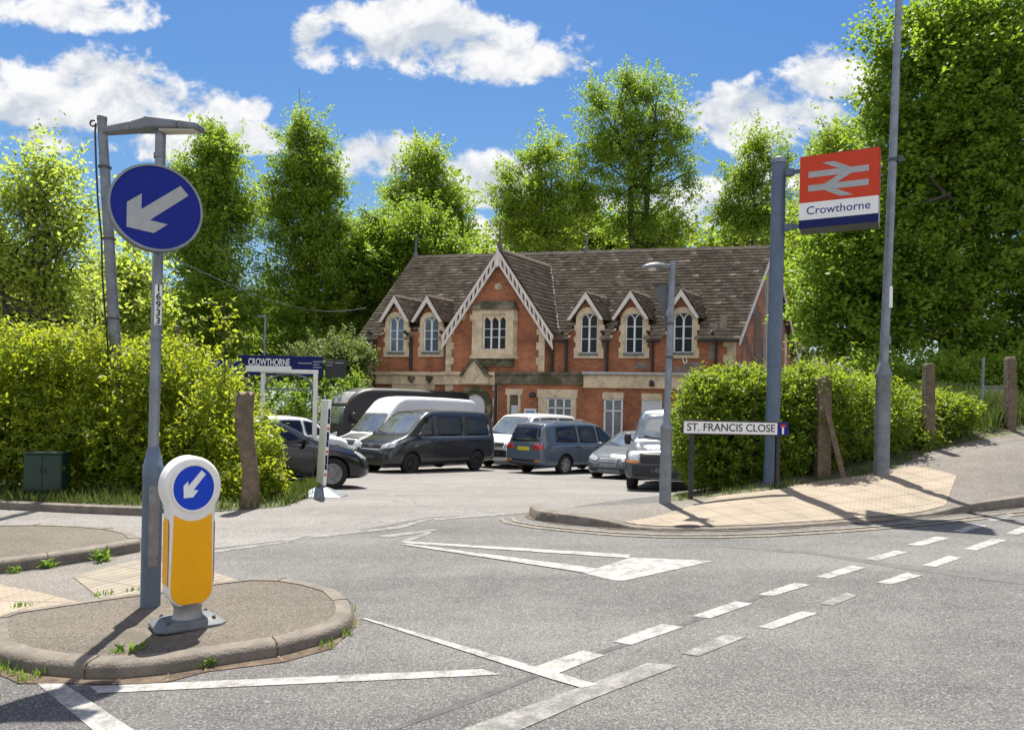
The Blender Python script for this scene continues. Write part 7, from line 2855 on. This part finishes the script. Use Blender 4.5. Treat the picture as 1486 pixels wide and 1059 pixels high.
MPV = dict(rw=.335, axles=(-1.38, 1.52),
           top=[(-2.43, .95), (-2.41, 1.10), (-2.18, 1.58), (-2.05, 1.68), (-1.2, 1.735), (.3, 1.72), (.75, 1.60), (1.55, 1.08), (1.75, 1.0), (2.2, .86), (2.38, .74), (2.43, .58)],
           sh=[(-2.43, .93), (-1.5, 1.0), (1.2, .96), (2.0, .84), (2.43, .54)], bot=[(-2.43, .34), (-2.1, .24), (2.1, .22), (2.43, .28)],
           w=[(-2.43, .74), (-2.3, .88), (-1.9, .93), (1.5, .93), (2.1, .86), (2.34, .72), (2.43, .52)],
           wt=[(-2.43, .62), (-2.1, .66), (-.5, .70), (.6, .68), (1.6, .78), (2.2, .70), (2.43, .45)],
           side=[[(.40, 1.04), (1.36, 1.04), (.70, 1.55), (.38, 1.60)], [(-.62, 1.05), (.30, 1.04), (.28, 1.61), (-.62, 1.62)], [(-1.82, 1.08), (-.72, 1.05), (-.72, 1.62), (-1.70, 1.57)]],
           screen=[(-.72, 1.08), (.72, 1.08), (.60, 1.62), (-.60, 1.62)], rear=[(-.66, 1.08), (.66, 1.08), (.56, 1.56), (-.56, 1.56)],
           panels=[('taillight', [(.42, .84), (.82, .84), (.78, 1.02), (.44, 1.0)], 'B2', 'taillight'), ('number_plate', [(-.27, .80), (.27, .80), (.27, .92), (-.27, .92)], 'B', 'plate_y'),
                   ('rear_bumper_strip', [(-.70, .44), (.70, .44), (.70, .52), (-.70, .52)], 'B', 'trim'), ('rear_spoiler', [(-.58, 1.585), (.58, 1.585), (.58, 1.64), (-.58, 1.64)], 'B', 'trim'),
                   ('lower_bumper', [(-.66, .28), (.66, .28), (.68, .40), (-.68, .40)], 'B', 'trim'), ('bumper_light', [(.5, .46), (.72, .46), (.72, .51), (.5, .51)], 'B2', 'indicator'), ('headlight', [(.40, .70), (.74, .74), (.70, .86), (.42, .80)], 'F2', 'headlight'),
                   ('sill_strip', [(-.95, .27), (1.05, .27), (1.05, .34), (-.95, .34)], 'S2', 'trim')],
           gaps=[((.34, .32), (.34, 1.0)), ((-.66, .32), (-.66, 1.02)), ((1.25, .4), (1.32, .98))], handles=[(.20, .90), (-.80, .92)], mirror=(1.15, 1.06, 1.0), rails=(-1.7, .2), rail_y=.58, rail_c=True)

SALOON = dict(rw=.325, axles=(-1.32, 1.40),
              top=[(-2.30, .78), (-2.28, .90), (-2.1, 1.0), (-1.6, 1.08), (-1.0, 1.36), (-.5, 1.43), (.15, 1.42), (.5, 1.33), (1.05, 1.02), (1.3, .94), (1.95, .80), (2.2, .68), (2.30, .50)],
              sh=[(-2.30, .76), (-1.4, .92), (1.0, .88), (1.8, .76), (2.30, .47)], bot=[(-2.30, .30), (-2.0, .20), (2.0, .18), (2.30, .24)],
              w=[(-2.30, .66), (-2.15, .82), (-1.7, .88), (1.3, .89), (1.9, .84), (2.18, .70), (2.30, .46)],
              wt=[(-2.30, .5), (-1.6, .60), (-.6, .60), (.3, .58), (1.1, .72), (1.9, .66), (2.30, .36)],
              side=[[(.12, .95), (.98, .94), (.42, 1.30), (.10, 1.36)], [(-.82, .96), (.02, .95), (.0, 1.37), (-.66, 1.34)], [(-1.35, .99), (-.90, .97), (-.76, 1.31), (-.95, 1.27)]],
              screen=[(-.66, .98), (.66, .98), (.52, 1.36), (-.52, 1.36)], rear=[(-.58, 1.08), (.58, 1.08), (.48, 1.32), (-.48, 1.32)],
              panels=[('headlight', [(.38, .58), (.74, .62), (.68, .76), (.42, .68)], 'F2', 'headlight'), ('grille', [(-.28, .56), (.28, .56), (.26, .67), (-.26, .67)], 'F', 'trim'),
                      ('lower_grille', [(-.46, .28), (.46, .28), (.46, .42), (-.46, .42)], 'F', 'trim'), ('number_plate', [(-.26, .44), (.26, .44), (.26, .54), (-.26, .54)], 'F', 'plate_w'),
                      ('taillight', [(.42, .72), (.74, .72), (.70, .88), (.44, .86)], 'B2', 'taillight'), ('sill_strip', [(-.9, .225), (.95, .225), (.95, .25), (-.9, .25)], 'S2', 'chrome')],
              gaps=[((.06, .28), (.06, .94)), ((-.86, .30), (-.84, .96)), ((1.02, .36), (1.0, .92))], handles=[(-.06, .84), (-.98, .86)], mirror=(.82, .96, .95))

SILVER = dict(SALOON)
SILVER['panels'] = [('headlight', [(.40, .56), (.76, .62), (.70, .78), (.36, .66)], 'F2', 'headlight'), ('grille', [(-.30, .54), (.30, .54), (.30, .66), (-.30, .66)], 'F', 'plate_w'),
                    ('lower_grille', [(.34, .28), (.62, .28), (.60, .38), (.34, .38)], 'F2', 'trim'), ('number_plate', [(-.26, .40), (.26, .40), (.26, .50), (-.26, .50)], 'F', 'plate_w'),
                    ('taillight', [(.42, .72), (.74, .72), (.70, .88), (.44, .86)], 'B2', 'taillight'), ('bumper_strip', [(-.62, .36), (.62, .36), (.62, .385), (-.62, .385)], 'F', 'trim')]

SUV = dict(rw=.36, axles=(-1.32, 1.36),
           top=[(-2.22, .95), (-2.20, 1.1), (-1.95, 1.5), (-1.75, 1.62), (-.9, 1.68), (.3, 1.66), (.65, 1.55), (1.3, 1.13), (1.5, 1.06), (2.0, .95), (2.16, .82), (2.22, .6)],
           sh=[(-2.22, .92), (-1.4, 1.06), (1.0, 1.0), (1.8, .90), (2.22, .57)], bot=[(-2.22, .40), (-1.95, .30), (1.9, .28), (2.22, .34)],
           w=[(-2.22, .70), (-2.1, .86), (-1.7, .92), (1.4, .92), (1.9, .86), (2.12, .72), (2.22, .5)],
           wt=[(-2.22, .58), (-1.9, .64), (-.5, .68), (.5, .66), (1.4, .76), (2.0, .7), (2.22, .42)],
           side=[[(.25, 1.10), (1.10, 1.08), (.55, 1.50), (.22, 1.55)], [(-.68, 1.12), (.16, 1.10), (.13, 1.56), (-.66, 1.56)], [(-1.50, 1.20), (-.77, 1.14), (-.75, 1.55), (-1.15, 1.52)]],
           screen=[(-.70, 1.12), (.70, 1.12), (.58, 1.58), (-.58, 1.58)], rear=[(-.62, 1.12), (.62, 1.12), (.52, 1.52), (-.52, 1.52)],
           panels=[('taillight', [(.36, .98), (.80, .96), (.74, 1.10), (.42, 1.07)], 'B2', 'taillight'), ('indicator', [(.42, 1.055), (.66, 1.05), (.62, 1.09), (.46, 1.085)], 'B2', 'indicator'), ('rear_spoiler', [(-.52, 1.54), (.52, 1.54), (.52, 1.585), (-.52, 1.585)], 'B', 'trim'),
                   ('number_plate', [(-.26, .84), (.26, .84), (.26, .95), (-.26, .95)], 'B', 'plate_y'), ('rear_bumper', [(-.68, .36), (.68, .36), (.70, .58), (-.70, .58)], 'B', 'trim'), ('sill_trim', [(-.9, .33), (.95, .33), (.95, .45), (-.9, .45)], 'S2', 'trim')],
           gaps=[((.19, .4), (.19, 1.08)), ((-.72, .4), (-.72, 1.12))], handles=[(.05, .98), (-.86, 1.0)], mirror=(.95, 1.1, 1.0))

OLDVAN = dict(rw=.32, axles=(-1.45, 1.55),
              top=[(-2.4, 1.2), (-2.39, 1.6), (-2.32, 1.88), (-2.15, 1.94), (.3, 1.96), (.68, 1.90), (1.28, 1.22), (1.42, 1.14), (2.25, .99), (2.38, .92), (2.44, .72)],
              sh=[(-2.4, 1.05), (1.3, 1.06), (2.1, .94), (2.44, .64)], bot=[(-2.4, .38), (-2.1, .30), (2.1, .30), (2.44, .36)],
              w=[(-2.4, .84), (-2.3, .91), (-2.0, .92), (1.4, .92), (2.1, .91), (2.36, .87), (2.44, .80)],
              wt=[(-2.4, .74), (-2.2, .77), (.5, .76), (1.3, .84), (2.2, .84), (2.44, .76)],
              side=[[(.40, 1.12), (1.12, 1.12), (.66, 1.80), (.42, 1.82)]], screen=[(-.74, 1.20), (.74, 1.20), (.66, 1.84), (-.66, 1.84)],
              panels=[('headlight', [(.52, .76), (.80, .76), (.80, .92), (.52, .92)], 'F2', 'headlight'), ('indicator', [(.52, .70), (.84, .70), (.84, .765), (.52, .765)], 'F2', 'indicator'), ('grille', [(-.50, .70), (.50, .70), (.50, .92), (-.50, .92)], 'F', 'trim'),
                      ('bumper', [(-.84, .40), (.84, .40), (.84, .66), (-.84, .66)], 'F', 'trim'), ('number_plate', [(-.27, .50), (.27, .50), (.27, .61), (-.27, .61)], 'F', 'plate_w'), ('taillight', [(.74, .9), (.84, .9), (.82, 1.2), (.74, 1.2)], 'B2', 'taillight')],
              gaps=[((.34, .4), (.34, 1.85)), ((1.25, .5), (1.25, 1.1))], handles=[(.48, 1.0)], mirror=(1.12, 1.18, 1.4), mirror_mat=M['trim'], emblem=(.81, .06))

HORSE = dict(rw=.40, axles=(-2.0, 2.1),
             top=[(-3.4, 1.5), (-3.39, 2.6), (-3.3, 2.85), (-3.1, 2.9), (1.6, 2.92), (2.3, 2.80), (2.75, 2.45), (3.05, 1.9), (3.25, 1.3), (3.36, 1.0), (3.4, .8)],
             sh=[(-3.4, 1.3), (2.6, 1.3), (3.4, .75)], bot=[(-3.4, .5), (3.1, .42), (3.4, .5)],
             w=[(-3.4, 1.05), (-3.2, 1.12), (2.6, 1.12), (3.2, 1.04), (3.4, .9)], wt=[(-3.4, .96), (-3.1, 1.0), (1.8, .98), (2.8, .92), (3.4, .8)],
             side=[[(1.6, 1.5), (2.8, 1.5), (2.5, 2.2), (1.6, 2.2)], [(-2.6, 1.6), (-1.2, 1.6), (-1.2, 2.2), (-2.6, 2.2)], [(-.8, 1.6), (1.2, 1.6), (1.2, 2.2), (-.8, 2.2)]], screen=[(-.9, 1.42), (.9, 1.42), (.8, 2.12), (-.8, 2.12)],
             panels=[('front_cap', [(-.80, 2.22), (.80, 2.22), (.70, 2.72), (-.70, 2.72)], 'F', 'plate_w'), ('marker_light', [(.62, 2.26), (.76, 2.26), (.75, 2.34), (.63, 2.34)], 'F2', 'indicator'), ('headlight', [(.5, .95), (.86, .97), (.84, 1.12), (.54, 1.08)], 'F2', 'headlight'),
                     ('grille', [(-.46, .9), (.46, .9), (.46, 1.1), (-.46, 1.1)], 'F', 'trim')], gaps=[((1.5, .6), (1.5, 2.4))], handles=[], mirror=(2.75, 1.7, 1.6), mirror_mat=M['trim'])


def place(px, py, d):
    p = P(px, py, d)
    return (p.x, d, float(road_z(p.x, d)))


def hd(dx, dy):
    return math.atan2(dy, dx)


def at_wheel(spec, axle, side, px, d, head):
    """vehicle position so that the ground point under a wheel (axle x, side sign) is at photo column px, distance d"""
    p = P(px, 680, d)
    ax = spec['axles'][axle]
    W_ = curve(spec['w'], 2)(ax) - .1
    c, s = math.cos(head), math.sin(head)
    ox, oy = ax * c - side * W_ * s, ax * s + side * W_ * c
    x, y = p.x - ox, d - oy
    return (x, y, float(road_z(x, y)))


def at_front(spec, px, d, head):
    p = P(px, 640, d)
    L_ = spec['top'][-1][0]
    x, y = p.x - L_ * math.cos(head), d - L_ * math.sin(head)
    return (x, y, float(road_z(x, y)))


h1 = hd(-.62, -.78)
vehicle('parked_van', 'dark grey passenger van with dark wheels in front of the white high roof van', 'van', VAN, at_wheel(VAN, 1, 1, 595, 22.5, h1), h1, paint('dark_van_paint', (.016, .018, .021), .3, coat=.5), 'dark')
h2 = hd(-.66, -.75)
vehicle('parked_van', 'tall white high roof van with dark bonnet behind the dark grey van', 'van', HIGH, at_front(HIGH, 493, 25.6, h2), h2, paint('white_van_paint', (.52, .53, .55), .4, coat=.2), 'dark').scale = (.95, .96, .93)
h3 = hd(.70, .71)
vehicle('parked_car', 'blue grey people carrier with silver roof rails seen from behind, yellow rear plate', 'car', MPV, at_wheel(MPV, 0, -1, 818, 23.9, h3), h3, paint('bluegrey_car_paint', (.075, .10, .135), .28, coat=.6), 'rim')
h4 = hd(-.52, -.85)
vehicle('parked_car', 'silver low car facing forward between the people carrier and the old van', 'car', SILVER, at_wheel(SILVER, 1, -1, 866, 22.6, h4), h4, paint('silver_car_paint', (.11, .125, .14), .24, .1, coat=.0), 'rim')
h5 = hd(-.30, -.95)
vehicle('parked_van', 'older silver van with black bumper behind the short lamp post', 'van', OLDVAN, at_wheel(OLDVAN, 1, -1, 917, 17.6, h5), h5, paint('old_van_paint', (.06, .072, .088), .26, .0, coat=.0), 'dark')
h6 = hd(.87, .49)
vehicle('parked_car', 'black saloon car with grey wheel covers poking out beyond the left hedge', 'car', SALOON, at_wheel(SALOON, 1, -1, 481, 15.2, h6), h6, paint('black_car_paint', (.004, .004, .005), .22, coat=.3), 'grey')
h7 = hd(.60, .80)
vehicle('parked_car', 'white compact off roader seen from behind through the white metal frame', 'car', SUV, (P(411, 640, 23.4).x, 23.4, float(road_z(-6, 23.4))), h7, paint('white_car_paint', (.66, .67, .68), .3, coat=.8), 'rim')
h8 = hd(-.55, -.83)
vehicle('parked_van', 'white van mostly hidden between the dark grey van and the people carrier', 'van', VAN, (P(768, 640, 28.6).x, 28.6, float(road_z(1, 27.6))), h8, paint('white_van_paint', (.62, .63, .64), .3), 'rim')
h9 = hd(-.75, -.66)
vehicle('horsebox', 'long black vehicle with a pale front cap behind the tall white van', 'lorry', HORSE, at_front(HORSE, 470, 29.4, h9), h9, paint('black_lorry_paint', (.006, .006, .007), .5, coat=0), 'dark')
